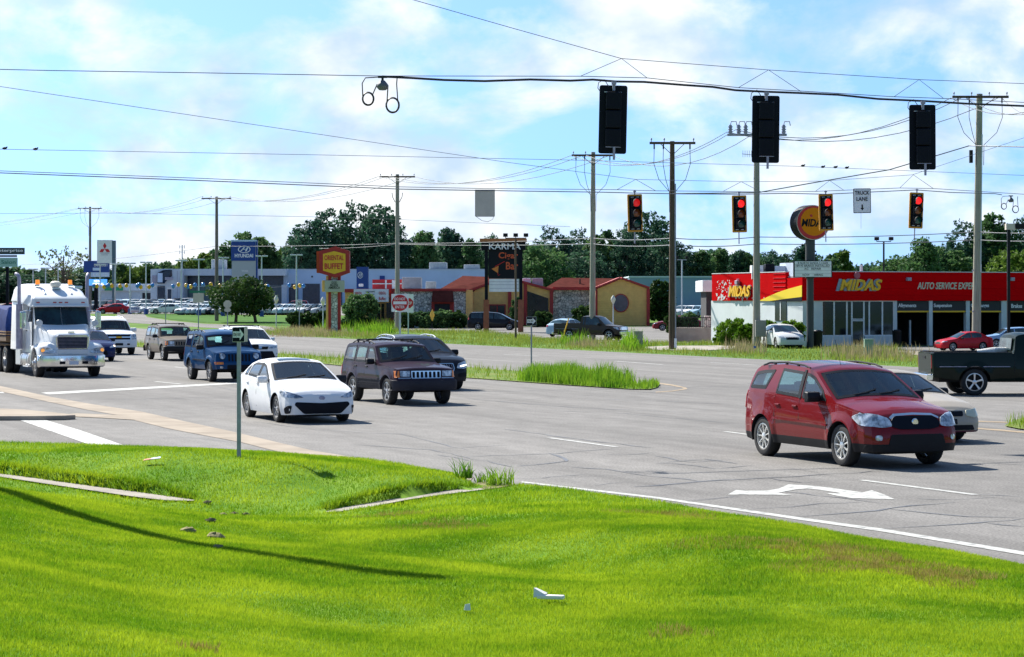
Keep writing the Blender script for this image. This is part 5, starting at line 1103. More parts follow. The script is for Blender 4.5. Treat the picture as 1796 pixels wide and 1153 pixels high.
def truck():
    rz = HD+radians(1); loc = place(67, 661.5, 0, -1.05, rz)
    t = thing('semi_truck', 'white long-nose highway tractor with chrome bumper and amber roof beacons', 'truck', loc, rz)
    Wp = paint('paint_truck_white', (.76, .78, .79), rough=.3)
    ch = M['chrome']
    for s in (-1, 1):
        o = add_wheel(t, 0, s*1.03, .52, .30, 'truck', M['alu'], s)
        for x in (-5.6, -6.95):
            for y in (.80, 1.08): add_wheel(t, x, s*y, .52, .27, 'dual', M['alu'], s)
    mb = MB(); mb.bb(-7.6, .9, -.45, -.33, .62, .92).bb(-7.6, .9, .33, .45, .62, .92).bb(-.3, .9, -.75, .75, .45, 1.0).bb(-4.2, -.8, -.9, .9, .6, .95).cyl((0, -.9, .5), (0, .9, .5), .09)
    for x in (-5.6, -6.95): mb.cyl((x, -.95, .5), (x, .95, .5), .13)
    mb.build('chassis', M['dark'], t)
    # hood
    mb = MB(); S = [(1.02, .62, .56, .86, 1.50, .10), (.98, .68, .61, .86, 1.57, .14), (.75, .80, .70, .9, 1.65, .18), (.35, .90, .76, .95, 1.72, .2), (-.1, .98, .84, .95, 1.79, .2), (-.78, 1.04, .98, .9, 1.92, .16)]
    loft(mb, [rsec(*q) for q in S]); fixn(mb.build('hood', Wp, t, ang=50))
    # fenders with arch
    for s in (-1, 1):
        mb = MB(); vs = []; fs = []; A = np.linspace(radians(8), radians(178), 16); k = len(A)
        for a in A:
            for (y, r) in ((.70, .60), (.70, .72), (.95, .735), (1.14, .70), (1.21, .60), (1.21, .585), (.9, .575)): vs.append((r*cos(a)*1.02, s*y, .52+r*sin(a)*.98))
        m = 7
        for i in range(k-1):
            for j in range(m): fs.append((i*m+j, i*m+(j+1) % m, (i+1)*m+(j+1) % m, (i+1)*m+j))
        mb.sm = True; mb.add(vs, fs); fixn(mb.build('fender', Wp, t, ang=50))
        mb = MB(); S = []
        for x, z1, yo in ((.52, 1.24, 1.20), (.72, 1.21, 1.20), (.92, 1.15, 1.17), (1.03, 1.08, 1.10), (1.09, .98, 1.0)):
            S.append([(x, s*y, z) for y, z in ((.55, .80), (yo, .80), (yo, z1-.1), (yo-.07, z1), (yo-.3, z1+.05), (.55, z1+.10))])
        loft(mb, S); f = fixn(mb.build('fender_nose', Wp, t, ang=40))
        mb = MB(); mb.sm = True; hx = [(1.115, .60, .93), (1.105, .68, 1.03), (1.095, .85, 1.09), (1.06, 1.06, 1.12), (1.0, 1.165, 1.10), (.99, 1.175, .98), (1.045, 1.12, .90), (1.115, .85, .88), (1.12, .70, .89)]
        mb.add([(x+.012, s*y, z) for x, y, z in hx]+[(1.10, s*.9, 1.0)], [(i, (i+1) % 9, 9) for i in range(9)]); mb.v = [(a+.02, b*1.01, c_) for a, b, c_ in mb.v]; o = fixn(mb.build('headlight', M['lamp_glass'], t))
        mb = MB(); mb.ball((0, 0, 0), (.04, .085, .075)); mb.build('turn_signal', M['lit_amber'], o, loc=(1.05, s*1.085, 1.0))
    # grille
    mb = MB(); mb.prism([(-.60, 1.03), (.60, 1.03), (.62, 1.50), (.52, 1.58), (-.52, 1.58), (-.62, 1.50)], .98, 1.07, 'x'); g = fixn(mb.build('grille_surround', ch, t, bevel=.02))
    mb = MB(); mb.prism([(-.53, 1.07), (.53, 1.07), (.55, 1.49), (-.55, 1.49)], 1.05, 1.08, 'x'); mb.build('grille_opening', M['sign_black'], g)
    mb = MB(); 
    for z in np.linspace(1.10, 1.46, 8): mb.box((1.086, 0, z), (.012, 1.06, .010))
    mb.build('grille_bars', M['galv'], g)
    mb = MB(); mb.box((1.03, 0, .92), (.04, 1.0, .07)); mb.build('lower_intake', M['sign_black'], t, bevel=.02); mb = MB(); mb.box((.80, 0, 1.665), (.02, .24, .05)); mb.build('hood_badge', ch, t)
    mb = MB(); mb.bb(.6, 1.07, -.66, .66, .82, 1.04); mb.build('grille_shell', Wp, t, bevel=.03)
    # bumper
    mb = MB(); vs = []; fs = []; pr = [(1.28-.14*(abs(y)/1.0)**2 if abs(y) < 1.08 else 1.28-.14-(abs(y)-1.05)*1.2, y) for y in (-1.24, -1.18, -1.08, -.8, -.4, 0, .4, .8, 1.08, 1.18, 1.24)]
    pr = [(.80, -1.25)]+pr+[(.80, 1.25)]; n = len(pr)
    for x, y in pr: vs += [(x-.10, y*.96, .38), (x, y, .42), (x+.01, y, .60), (x, y, .80), (x-.10, y*.97, .83)]
    for i in range(n-1): fs += [(i*5+j, i*5+j+1, i*5+6+j, i*5+5+j) for j in range(4)]
    mb.sm = True; mb.add(vs, fs); b = fixn(mb.build('bumper', ch, t, ang=60))
    for s in (-1, 1): mb = MB(); mb.bb(1.255, 1.30, s*.52, s*.32, .50, .60); mb.build('tow_opening', M['sign_black'], b)
    mb = MB(); mb.bb(1.27, 1.305, -.17, .17, .48, .62); mb.build('licence_plate', M['sign_white'], b)
    mb = MB(); mb.bb(-.0, 1.0, -.9, .9, .35, .8); mb.build('front_axle_cover', M['dark'], t)
    # cab
    mb = MB(); S = [(-.70, 1.04, 1.0, .95, 1.90, .12), (-.78, 1.05, 1.0, .7, 1.95, .12), (-1.15, 1.07, .96, .7, 2.60, .12), (-1.3, 1.08, .95, .7, 2.75, .15), (-2.3, 1.10, .98, .7, 2.8, .15), (-2.34, 1.20, 1.15, .95, 2.85, .15), (-4.36, 1.22, 1.16, .95, 2.9, .15), (-4.42, 1.18, 1.12, .98, 2.86, .15)]
    loft(mb, [rsec(*q) for q in S]); cab = fixn(mb.build('cab', Wp, t, ang=40))
    mb = MB(); S = [(-1.02, 1.06, 1.0, 2.60, 2.90, .06), (-1.10, 1.10, 1.06, 2.58, 2.96, .10), (-1.30, 1.13, 1.08, 2.6, 3.03, .22), (-1.9, 1.17, 1.10, 2.7, 3.28, .32), (-2.6, 1.2, 1.12, 2.75, 3.42, .36), (-3.4, 1.21, 1.13, 2.8, 3.48, .38), (-4.3, 1.21, 1.13, 2.8, 3.47, .38), (-4.42, 1.17, 1.07, 2.85, 3.40, .35)]
    loft(mb, [rsec(*q) for q in S]); fixn(mb.build('roof_fairing', Wp, t, ang=40))
    mb = MB(); mb.box((-.98, 0, 2.63), (.16, 2.14, .06)); mb.build('sun_visor', Wp, t, bevel=.02)
    for y in (-.85, -.22, 0, .22, .85): mb = MB(); mb.box((-1.015, y, 2.76), (.05, .13, .04)); mb.build('marker_light', M['red_lens'], t, bevel=.01)
    # windscreen, two panes
    for s in (-1, 1):
        mb = MB(); mb.add([(-.700, s*.015, 1.925), (-.775, s*1.0, 1.925), (-1.118, s*.98, 2.60), (-1.055, s*.015, 2.61)], [(0, 1, 2, 3)]); fixn(mb.build('windshield', M['glass'], t))
        mb = MB(); mb.add([(-1.25, s*1.078, 2.0), (-1.95, s*1.085, 1.95), (-1.95, s*1.02, 2.58), (-1.38, s*1.015, 2.58)], [(0, 1, 2, 3)]); fixn(mb.build('side_window', M['glass_side'], t))
        mb = MB(); mb.box((-1.5, s*1.09, 1.45), (1.1, .02, 1.15)); d = mb.build('door', Wp, t, bevel=.03); mb = MB(); mb.box((-1.85, s*1.11, 1.7), (.16, .03, .05)); mb.build('handle', M['black'], d)
        # stack
        mb = MB(); mb.cyl((-2.28, s*1.30, 1.0), (-2.28, s*1.30, 2.7), .125, n=16); mb.tube([(-2.28, s*1.30, 2.7), (-2.28, s*1.30, 3.6), (-2.29, s*1.31, 3.74), (-2.38, s*1.35, 3.82), (-2.5, s*1.38, 3.84)], .07, 14); mb.build('exhaust_stack', M['galv'], t)
        mb = MB(); mb.tube([(-1.1, s*1.08, 2.45), (-1.0, s*1.42, 2.46), (-.98, s*1.42, 1.75), (-1.15, s*1.1, 1.72)], .018, 7); ar = mb.build('mirror_arm', ch, t)
        mb = MB(); mb.box((-.98, s*1.42, 2.1), (.12, .22, .66)); mm = mb.build('mirror', ch, t, bevel=.05)
        mb = MB(); mb.tube([(.2, s*.75, 1.65), (.15, s*1.02, 1.95)], .014, 6).tube([(.05, s*.9, 1.6), (.13, s*1.02, 1.9)], .012, 6); mb.lathe([(.001, .05), (.09, .03), (.125, 0), (.12, -.02), (.001, -.02)], 18, axis='y', c=(0, 0, 0)); 
        k = 18*5; mb.v[-k:] = [(.16-y_, s*1.04+x_, 2.0+z_) for x_, y_, z_ in mb.v[-k:]]; mb.build('hood_mirror', M['alu'], t)
        # tank, box, steps
        mb = MB(); mb.cyl((-2.5, s*.92, .62), (-1.05, s*.92, .62), .31, n=22)
        for x in (-2.3, -1.3): mb.cyl((x-.03, s*.92, .62), (x+.03, s*.92, .62), .325, n=22)
        mb.build('fuel_tank', M['alu'], t); mb = MB(); mb.bb(-3.5, -2.6, s*.6, s*1.2, .38, 1.0); mb.build('tool_box', mat('silver_box', (.6, .6, .6), .4, .2), t, bevel=.03)
        mb = MB(); mb.bb(-1.9, -.95, s*1.0, s*1.24, .34, .38).bb(-.78, -.66, s*.95, s*1.2, .45, 1.15); mb.build('step', M['alu'], t, bevel=.01)
        mb = MB(); mb.bb(-7.6, -4.9, s*.68, s*1.2, 1.13, 1.16); mb.build('mudguard', M['dark'], t, bevel=.01)
    # roof equipment
    for y, nm in ((-.62, 0), (.62, 0)):
        mb = MB(); mb.cyl((0, 0, 0), (0, 0, .06), .12, n=18); b = mb.build('beacon', ch, t, loc=(-2.2, y, 3.34+.04)); mb = MB(); mb.cyl((0, 0, .06), (0, 0, .24), .085, .072, n=14); mb.build('beacon_lens', M['lit_amber'] if False else mat('amber_beacon', (.95, .25, .01), .3, coat=.5, emit=(1, .3, .02), es=.35), b)
    mb = MB(); mb.lathe([(.12, 0), (.13, .06), (.19, .10), (.21, .17), (.19, .24), (.11, .29), (.001, .30)], 22, axis='z'); mb.build('antenna_dome', mat('cream_plastic', (.75, .72, .6), .5), t, loc=(-1.9, 0, 3.28)); mb = MB(); mb.box((-1.9, 0, 3.29), (.34, .34, .08)); mb.build('dome_base', ch, t, bevel=.02)
    mb = MB(); mb.box((-2.2, .92, 3.33), (.3, .3, .12)); mb.build('roof_vent', ch, t, bevel=.03)
    for y in (-.5, .5): mb = MB(); mb.cyl((-1.4, y, 3.06), (-1.9, y, 3.25), .05, .03); mb.build('air_horn', ch, t)
    # trailer
    tl = thing('flatbed_trailer', 'flatbed trailer under a dark blue tarpaulin behind the white tractor', 'trailer', loc, rz)
    mb = MB(); mb.bb(-17, -5.0, -1.28, 1.28, 1.25, 1.45).bb(-17, -5.5, -.5, .5, .95, 1.25); mb.build('deck', mat('trailer_deck', (.16, .10, .06), .8, var=.3), tl)
    mb = MB()
    S = []
    for i, x in enumerate(np.linspace(-16.5, -5.0, 24)):
        hh = 2.58+.05*sin(i*1.7)+.03*sin(i*3.1); S.append([(x, y, z) for y, z in ((-1.27, 1.46), (-1.29-.02*sin(i*2.3), 1.8), (-1.26, 2.2+.04*sin(i)), (-1.16, hh-.08), (-.6, hh), (.6, hh), (1.16, hh-.08), (1.26, 2.2), (1.29, 1.8), (1.27, 1.46))])
    loft(mb, S); fixn(mb.build('tarpaulin', mat('blue_tarp', (.010, .030, .14), .8, 0, .15, var=.3, bump=.5, bs=5), tl))
    mb = MB(); 
    for z in (1.52, 1.62): mb.bb(-16.8, -4.9, -1.31, 1.31, z-.03, z+.02)
    mb.build('timber_edge', mat('timber', (.25, .15, .07), .8, var=.3), tl)
    for x in (-14.4, -15.7):
        for s in (-1, 1):
            for y in (.80, 1.08): add_wheel(tl, x, s*y, .5, .27, 'dual', M['alu'], s)
    mb = MB(); mb.cyl((-6.8, -.7, .0), (-6.8, -.7, 1.0), .01)
truck()
# ---------------------------------------------------------------- poles, wires, signals, signs
def wire(name, pts, r, label, cat='wire', m=None, sag=0., group=None, n=6, parent=None):
    P = [Vector(p) for p in pts]; Q = []
    for a, b in zip(P, P[1:]):
        k = 10 if sag else 2
        for j in range(k): t = j/k; q = a+(b-a)*t; q.z -= sag*4*t*(1-t); Q.append(q)
    Q.append(P[-1]); mb = MB(); o = Q[0].copy(); mb.tube([q-o for q in Q], r, n); ob = mb.build(name, m or M['wire'], parent, loc=o)
    if not parent: tag(ob, label, cat, group)
    return ob
def util_pole(px, top, d, lab, m, r=.16, arm=None, armz=.25, tilt=0, extra=None, ins=3, drops=True):
    x = X(px, d); z0 = zt(x, d); h = Z(top, d)-z0; t = thing('utility_pole', lab, 'utility pole', (x, d, z0))
    mb = MB(); mb.tube([(0, 0, -.1), (tilt*.3, 0, h*.3), (tilt*.7, 0, h*.7), (tilt, 0, h)], [r*1.15, r, r*.88, r*.75], 14); mb.build('pole', m, t)
    if arm:
        w_, za = arm, h-armz; off = tilt; mb = MB(); mb.box((off, -r-.03, za), (w_, .11, .14)); 
        mb.tube([(off-w_*.28, -r-.02, za), (off, -r*.8, za-.7)], .02, 5).tube([(off+w_*.28, -r-.02, za), (off, -r*.8, za-.7)], .02, 5); mb.build('crossarm', M['dark_pole'], t)
        for q in (np.linspace(-.47, .47, 4) if ins == 4 else (-.46, -.18, .46))[:]:
            mb = MB(); mb.cyl((0, 0, 0), (0, 0, .09), .02, n=6); mb.ball((0, 0, .15), (.05, .05, .08), 8, 6); mb.build('insulator', M['galv'], t, loc=(off+q*w_, -r-.03, za+.07))
        if drops:
            for q in (-.40, -.20, .38):
                mb = MB(); s = 1 if q > 0 else -1; x0 = off+q*w_; mb.tube([(x0, -r-.05, za-.05), (x0, -r-.06, za-.35)], .045, 7); mb.tube([(x0, -r-.06, za-.35), (x0+.02*s, -r-.1, za-1.2), (x0*.75+off*.25, -r-.1, za-2.1), (off+s*r, -r*.5, za-2.8), (off+s*r*.9, -r*.5, za-4)], .018, 5); mb.build('drop_cable', M['wire'], t)
    return t
p1 = util_pole(158, 363, 335, 'distant utility pole rising behind the white truck', M['wood_pole'], .2, arm=3.5, drops=True)
p2 = util_pole(380, 345, 268, 'plain utility pole with one crossarm beside the small dealership tree', M['wood_pole'], .21, arm=3.5, drops=False)
p3 = util_pole(697, 306, 217, 'grey utility pole just behind the do not enter sign', M['pale_pole'], .22, arm=3.4, ins=4, drops=False)
mb = MB(); 
for s in (-1, 1): mb.tube([(s*.2, -.2, 12.2), (s*.45, -.2, 12.7), (s*.5, -.2, 13.1)], .03, 6)
mb.build('cable_bracket', M['wire'], p3)
p4 = util_pole(1039, 267, 163, 'weathered utility pole with hanging cable loops, left of the dark one', M['pale_pole'], .2, arm=3.1, tilt=.06)
p5 = util_pole(1179, 248, 132, 'dark creosoted utility pole with a pale conduit strip', M['dark_pole'], .18, arm=2.65, armz=.12)
mb = MB(); mb.tube([(.17, -.08, 0), (.16, -.06, 9.6)], .055, 8); mb.build('conduit', M['galv'], p5); mb = MB(); mb.bb(.1, .25, -.24, -.18, .1, .65); mb.build('reflector_plate', M['sign_white'], p5)
p6 = util_pole(1327, 213, 138, 'tall grey utility pole carrying switch gear in front of the workshop', M['pale_pole'], .21, ins=0, drops=False)
mb = MB(); mb.box((0, -.2, 12.85), (3.6, .12, .14)); mb.build('crossarm', M['galv'], p6)
for q in (-1.75, -1.2, -.75, -.2, .9, 1.75):
    mb = MB(); mb.cyl((0, 0, -.05), (0, 0, .55), .11, .09, n=10); mb.tube([(0, 0, .55), (.05, 0, .75), (.35, 0, .75), (.4, 0, .5)], .03, 6)
    for z in (.1, .25, .4): mb.cyl((0, 0, z), (0, 0, z+.05), .15, n=10)
    mb.build('switch_gear', M['galv'], p6, loc=(q*.92, -.25, 12.9))
mb = MB(); mb.box((.2, -.38, 1.15), (.64, .3, 1.0)); mb.build('meter_cabinet', mat('cabinet_grey', (.27, .26, .24), .6, .2, var=.1), p6, bevel=.02)
mb = MB(); mb.tube([(0, -.2, 11.6), (-.9, -.2, 11.7)], .02, 5)
for q in np.linspace(-.85, -.2, 6): mb.tube([(q, -.2, 11.5), (q, -.2, 11.9)], .012, 4)
mb.build('yagi_antenna', M['galv'], p6)
p7 = util_pole(1712, 165, 134, 'tall pale utility pole standing behind the green pickup', M['pale_pole'], .24, arm=3.3, armz=.2, ins=4, tilt=.2)
mb = MB(); mb.box((-.3, 0, 11.3), (.18, .25, .75)); mb.build('switch_box', M['black'], p7); mb = MB(); mb.tube([(.2, -.12, 4.5), (.3, -.1, 12.6)], .07, 8); mb.build('conduit', M['pale_metal'], p7)
for z, q in ((2.2, 0), (4.6, 0)): mb = MB(); mb.box((-.22, -.18, z), (.08, .06, .1)); mb.build('step_peg', M['galv'], p7)
# power conductors between the poles
def arm_pt(px, py, d): return W(px, py, d)
ends = [[(-200, 395, 420), (138, 365, 335), (354, 345, 268), (664, 310, 217), (1002, 273, 163), (1275, 232, 138), (1668, 172, 134), (1900, 146, 122)],
        [(-200, 398, 420), (150, 364, 335), (372, 345, 268), (680, 309, 217), (1025, 272, 163), (1290, 228, 138), (1692, 169, 134), (1900, 152, 122)],
        [(-200, 400, 420), (178, 366, 335), (405, 346, 268), (726, 310, 217), (1072, 272, 163), (1320, 236, 138), (1755, 170, 134), (1900, 158, 122)]]
nm = ['left', 'middle', 'right']
for i, e in enumerate(ends):
    wire('power_line', [W(*q) for q in e], .022, 'overhead power conductor strung along the %s insulators of the far utility poles' % nm[i], m=M['wire_grey'], sag=1.3, group='power conductors on the far poles')
for i, e in enumerate([[(-100, 470, 420), (158, 458, 335), (380, 432, 268), (697, 427, 217), (1040, 418, 163), (1178, 418, 132), (1327, 416, 138), (1714, 407, 134), (1900, 404, 122)],
                       [(560, 436, 240), (697, 428.5, 217), (1040, 428, 163), (1178, 430, 132), (1327, 428, 138), (1714, 421, 134), (1900, 418, 122)]]):
    wire('telephone_cable', [W(*q) for q in e], .024, ['upper communication cable crossing low in front of the tree line', 'lower communication cable crossing just above the workshop roof'][i], m=M['wire_grey'], sag=.12)
def pw(l): return [W(*q) for q in l]
# near span
nd = {0: 40.0, 660: 43.2, 1075: 45.2, 1343: 46.6, 1618: 48.2, 1796: 49.2}
def dn(px): return float(np.interp(px, [-300, 0, 660, 1075, 1343, 1618, 1796, 2100], [38.6, 40, 43.2, 45.2, 46.6, 48.2, 49.2, 51]))
def df(px): return float(np.interp(px, [-300, 0, 700, 1114, 1297, 1449, 1607, 1796, 2100], [68.5, 71.2, 77.5, 82, 84, 86, 88, 90.5, 94.5]))
def NP(px, py): return W(px, py, dn(px))
def FP(px, py): return W(px, py, df(px))
wire('span_wire', [NP(*q) for q in [(-300, 118), (0, 122), (90, 124), (350, 128), (660, 133.5), (1018, 134), (1135, 137), (1295, 154), (1405, 160), (1568, 170), (1655, 173), (1796, 180), (2100, 192)]], .007, 'near span wire carrying the three dark signal backs')
b = [(670, 135), (720, 137.5), (780, 141), (850, 142.5), (930, 140), (1000, 142), (1040, 139.5), (1080, 143), (1130, 143.5), (1200, 149), (1250, 153), (1290, 159), (1340, 161), (1400, 163), (1470, 167), (1540, 174), (1620, 178), (1700, 182), (1796, 186.5), (1900, 190), (2100, 197)]
wire('signal_cable', [NP(x, y+random.uniform(-.6, .6)) for x, y in b], .022, 'thick black signal cable bundle lashed under the near span wire', 'cable')
wire('messenger_wire', [NP(*q) for q in [(600, -36), (725, 0), (900, 50), (1090, 103), (1348, 123), (1612, 140), (1796, 147), (2100, 158)]], .006, 'thin upper wire slanting down from the top edge to the bridles', sag=0)
for i, (a, l, r_) in enumerate([((1090, 103), (1018, 134), (1135, 137)), ((1348, 123), (1295, 154), (1405, 161)), ((1612, 140), (1568, 170), (1655, 173))]):
    wire('bridle_wire', [NP(*l), NP(*a), NP(*r_)], .0055, 'V-shaped bridle wire above the %s signal back' % ['left', 'middle', 'right'][i], group='bridle wires over the near signals')
wire('messenger_wire', [W(*q) for q in [(-250, 115, 60), (0, 152, 63), (400, 212, 68), (890, 285, 78), (1115, 315, 82), (1300, 319, 84), (1440, 318, 86), (1600, 307, 88), (1796, 242, 90), (2000, 170, 92)]], .008, 'long thin wire slanting across the sky from upper left to the far bridles', m=M['wire_grey'])
wire('messenger_wire', [W(*q) for q in [(-250, 258, 66), (0, 262, 71), (560, 272, 77), (1000, 281, 81), (1400, 292, 85), (1796, 308, 91), (2000, 315, 94)]], .008, 'thin nearly level wire between the two signal spans, with birds on it', m=M['wire_grey'])
for i, q in enumerate([(1408, 291), (1443, 293), (1465, 293.5), (1485, 294.5), (8, 260.5), (62, 261.8)]):
    mb = MB(); mb.ball((0, 0, 0), (.075, .04, .045), 8, 6); mb.ball((.07, 0, .035), .027, 6, 5); mb.add([(-.06, -.02, 0), (-.06, .02, 0), (-.15, 0, -.02)], [(0, 1, 2)])
    tag(mb.build('bird', M['sign_black'], loc=W(q[0], q[1], df(q[0])+.3)), 'small dark bird on the level wire, %s' % ['leftmost of four at the right', 'second of four at the right', 'third of four at the right', 'rightmost of four at the right', 'closest to the left edge', 'second from the left edge'][i], 'bird', 'birds perched on the level wire')
wire('span_wire', [FP(*q) for q in [(-300, 287), (0, 300), (350, 313), (700, 328), (850, 331), (1082, 333), (1150, 335), (1268, 336), (1335, 337), (1430, 336), (1480, 334), (1578, 330), (1637, 331), (1796, 341), (2100, 355)]], .011, 'far span wire holding the four yellow-framed traffic lights', m=M['wire_grey'])
wire('signal_cable', [FP(*q) for q in [(-300, 290), (0, 303.5), (350, 317), (700, 332), (850, 334.5), (1060, 337.5), (1114, 339), (1200, 340.5), (1297, 341), (1380, 339.5), (1449, 341), (1530, 337), (1607, 333.5), (1670, 338), (1745, 340), (1757, 342)]], .016, 'dark cable looped along the far span wire', 'cable', m=M['wire_grey'])
for i, (a, l, r_) in enumerate([((1115, 315), (1082, 333), (1150, 335)), ((1300, 319), (1268, 336), (1335, 337)), ((1455, 317), (1430, 336), (1480, 334)), ((1602, 307), (1578, 330), (1637, 331))]):
    wire('bridle_wire', [FP(*l), FP(*a), FP(*r_)], .009, 'thin bridle over the %s yellow-framed light' % ['first', 'second', 'third', 'fourth'][i], group='bridle wires over the far signals', m=M['wire_grey'])
wire('guy_wire', [W(*q) for q in [(1180, 340, 128), (1330, 338, 129), (1420, 322, 130), (1560, 298, 131), (1700, 256, 133.6), (1796, 258, 128), (1950, 262, 124)]], .03, 'heavy cable climbing to the tall pale pole on the right', 'cable', m=M['wire_grey'])
wire('messenger_wire', [W(*q) for q in [(-200, 376, 250), (200, 374, 260), (620, 382, 270), (1000, 398, 280)]], .02, 'faint far wire low in the sky on the left', m=M['wire_grey'])
# hub with loops
def hub(px, py, d, s, lab):
    t = thing('cable_hub', lab, 'cable hub', W(px, py, d)); mb = MB(); mb.lathe([(.001, .09), (.05, .08), (.10, .02), (.13, -.02), (.13, -.07), (.08, -.13), (.001, -.14)], 20, axis='z'); mb.v = [(x*s, y*s, z*s) for x, y, z in mb.v]; mb.build('housing', mat('hub_grey', (.12, .13, .15), .6), t)
    mb = MB(); mb.box((0, 0, .16*s), (.2*s, .03, .05*s)); mb.box((0, 0, .1*s), (.05*s, .05, .12*s)); mb.build('hanger', M['wire'], t)
    for q, (x0, zc, r0, top0, top1) in enumerate([(-.32, -.32, .115, (-.05, .16), (-.12, .0)), (.22, -.46, .135, (.36, .14), (.12, -.03))]):
        for j in range(3):
            cc = [(x0+(r0+.006*j)*cos(a), .015*j, zc+(r0+.006*j)*1.15*sin(a)) for a in np.linspace(0, 2*pi, 20)]; sg = -1 if q == 0 else 1
            pth = ([(top0[0], 0, top0[1]), (-.38, 0, .14), (-.45, 0, .02), (x0-r0, 0, zc)] if q == 0 else [(top0[0]-.04, 0, top0[1]), (.31, 0, 0), (x0+r0-.02, 0, zc+.1), (x0+r0, 0, zc)])
            pth2 = [(x0+r0*-sg*1., .01, zc), (x0-sg*r0*.9, .01, zc+.1), (top1[0], 0, top1[1])]
            mb = MB(); mb.tube([tuple(c*s for c in p) for p in cc], .015*s, 6)
            if j < 2: mb.tube([(p[0]*s, (p[1]+.01*j)*s, p[2]*s) for p in pth], .012*s, 6)
            if j == 0: mb.tube([tuple(c*s for c in p) for p in pth2], .013*s, 6)
            mb.build('cable_loop', M['wire'], t)
hub(671, 148, dn(671), .86, 'round grey hub with two black cable loops on the near span wire'); hub(1773, 350, df(1773), .85, 'small hub with coiled cable loops on the far span wire, right of the tall pole')
# traffic lights
def signal_back(px, py0, py1, d, lab, tilt):
    s = F/d; h = (py1-py0)/s; w_ = h*.41; t = thing('traffic_light', lab, 'traffic light', W(px, (py0+py1)/2, d), 0, 'signals seen from behind on the near span'); t.rotation_euler = (0, radians(tilt), radians(3))
    mb = MB(); mb.prism(rpoly([(-w_/2, -h/2), (w_/2, -h/2), (w_/2, h/2), (-w_/2, h/2)], .05), .0, .012, 'y'); 
    mb.build('backplate', M['sign_black'], t)
    for k in range(3): mb = MB(); mb.box((0, -.07, h*.27-k*h*.27), (.30, .15, h*.255)); mb.build('housing', M['sign_black'], t, bevel=.02)
    for k in range(3):
        mb = MB(); mb.tube([(0, .02+q*.05, 0) for q in range(5)], .14, 12, cap=False); mb.build('visor', M['black'], t, loc=(0, 0, h*.27-k*h*.27))
    mb = MB(); mb.cyl((0, -.05, h*.42), (0, -.05, h*.54), .03); mb.box((0, -.05, h*.53), (.09, .1, .06)); mb.build('hanger', M['galv'], t)
    mb = MB(); mb.box((0, -.16, -h*.41), (.30, .01, .012)); mb.box((0.02, -.16, -h*.50), (.045, .02, .26)); mb.build('brace', M['galv'], t)
    for q in (-.14, .12): mb = MB(); mb.box((q, -.015, h*.40), (.085, .012, .013)); mb.build('slot_reflection', M['white_paint'], t)
    mb = MB(); mb.tube([(-w_*.2, -.05, h*.49), (-w_*.35, -.05, h*.58), (-w_*.55, -.05, h*.53), (-w_*.57, -.05, h*.45), (-w_*.48, -.05, h*.40)], .008, 6); mb.build('pigtail', M['wire'], t)
signal_back(1075, 150, 270, 45.2, 'leftmost black signal back, hanging over the far utility poles', 1.2)
signal_back(1343, 168, 286, 46.6, 'middle black signal back, in front of the switch gear pole', .6)
signal_back(1618, 184, 298, 48.2, 'rightmost black signal back, left of the tall pale pole', -.3)
M['sig_yellow'] = mat('signal_yellow', (.62, .28, .01), .5, var=.1)
lens = {'r': mat('lens_red_lit', (.6, .01, .015), .25, emit=(1, .02, .02), es=.55), 'rd': mat('lens_red_dim', (.45, .015, .02), .25, emit=(1, .02, .02), es=.2), 'a': mat('lens_amber_off', (.28, .07, .015), .2, coat=.5), 'g': mat('lens_green_off', (.01, .09, .07), .2, coat=.5)}
def signal_front(px, py0, py1, d, lab, tilt, yaw, lit='r'):
    s = F/d; h = (py1-py0)/s; w_ = h*.40; t = thing('traffic_light', lab, 'traffic light', W(px, (py0+py1)/2, d), 0, 'yellow-framed traffic lights over the far lanes'); t.rotation_euler = (0, radians(tilt), radians(yaw))
    mb = MB(); mb.prism(rpoly([(-w_/2, -h/2), (w_/2, -h/2), (w_/2, h/2), (-w_/2, h/2)], .04), .0, .05, 'y'); mb.build('backplate', M['sig_yellow'], t)
    mb = MB(); mb.prism(rpoly([(-w_*.40, -h*.455), (w_*.40, -h*.455), (w_*.40, h*.455), (-w_*.40, h*.455)], .02), -.012, .0, 'y'); mb.build('face', M['sign_black'], t)
    for k, c in enumerate((lit, 'a', 'g')):
        z = h*.27-k*h*.27; mb = MB(); mb.box((0, -.08, z), (w_*.56, .14, h*.25)); hs = mb.build('housing', M['black'], t, bevel=.015)
        mb = MB(); mb.lathe([(.001, -.03), (.09, -.018), (.14, 0)], 20, axis='y'); mb.build('lens', lens[c], hs, loc=(.02, -.15, z))
        mb = MB(); vs = []; fs = []; A = np.linspace(radians(-35), radians(215), 15)
        for a in A: vs += [(.15*cos(a), 0, .15*sin(a)), (.15*cos(a), -.24*(.35+.65*max(0, sin(a*.5+radians(45)))) if True else 0, .15*sin(a))]
        for i in range(len(A)-1): fs.append((i*2, i*2+1, i*2+3, i*2+2))
        mb.sm = True; mb.add(vs, fs); mb.build('visor', M['black'], hs, loc=(.02, -.15, z))
    for q in (-1, 1):
        for zz in (h*.425, -h*.425): mb = MB(); mb.box((q*w_*.18, -.016, zz), (w_*.2, .008, .018)); mb.build('slot', M['white_paint'], t)
    mb = MB(); mb.cyl((0, 0, h/2), (0, 0, h/2+.14), .025); mb.box((0, 0, h/2+.1), (.1, .06, .05)); mb.cyl((-.03, .02, -h/2), (-.035, .02, -h/2-.42), .022); mb.build('hanger', M['galv'], t)
signal_front(1114, 341, 407, 82, 'traffic light hanging left of the dark creosoted pole, red arrow dim', -1.5, 10, 'rd')
signal_front(1297, 343, 408, 84, 'traffic light just left of the tall grey switch gear pole, red lit', -1.2, 8)
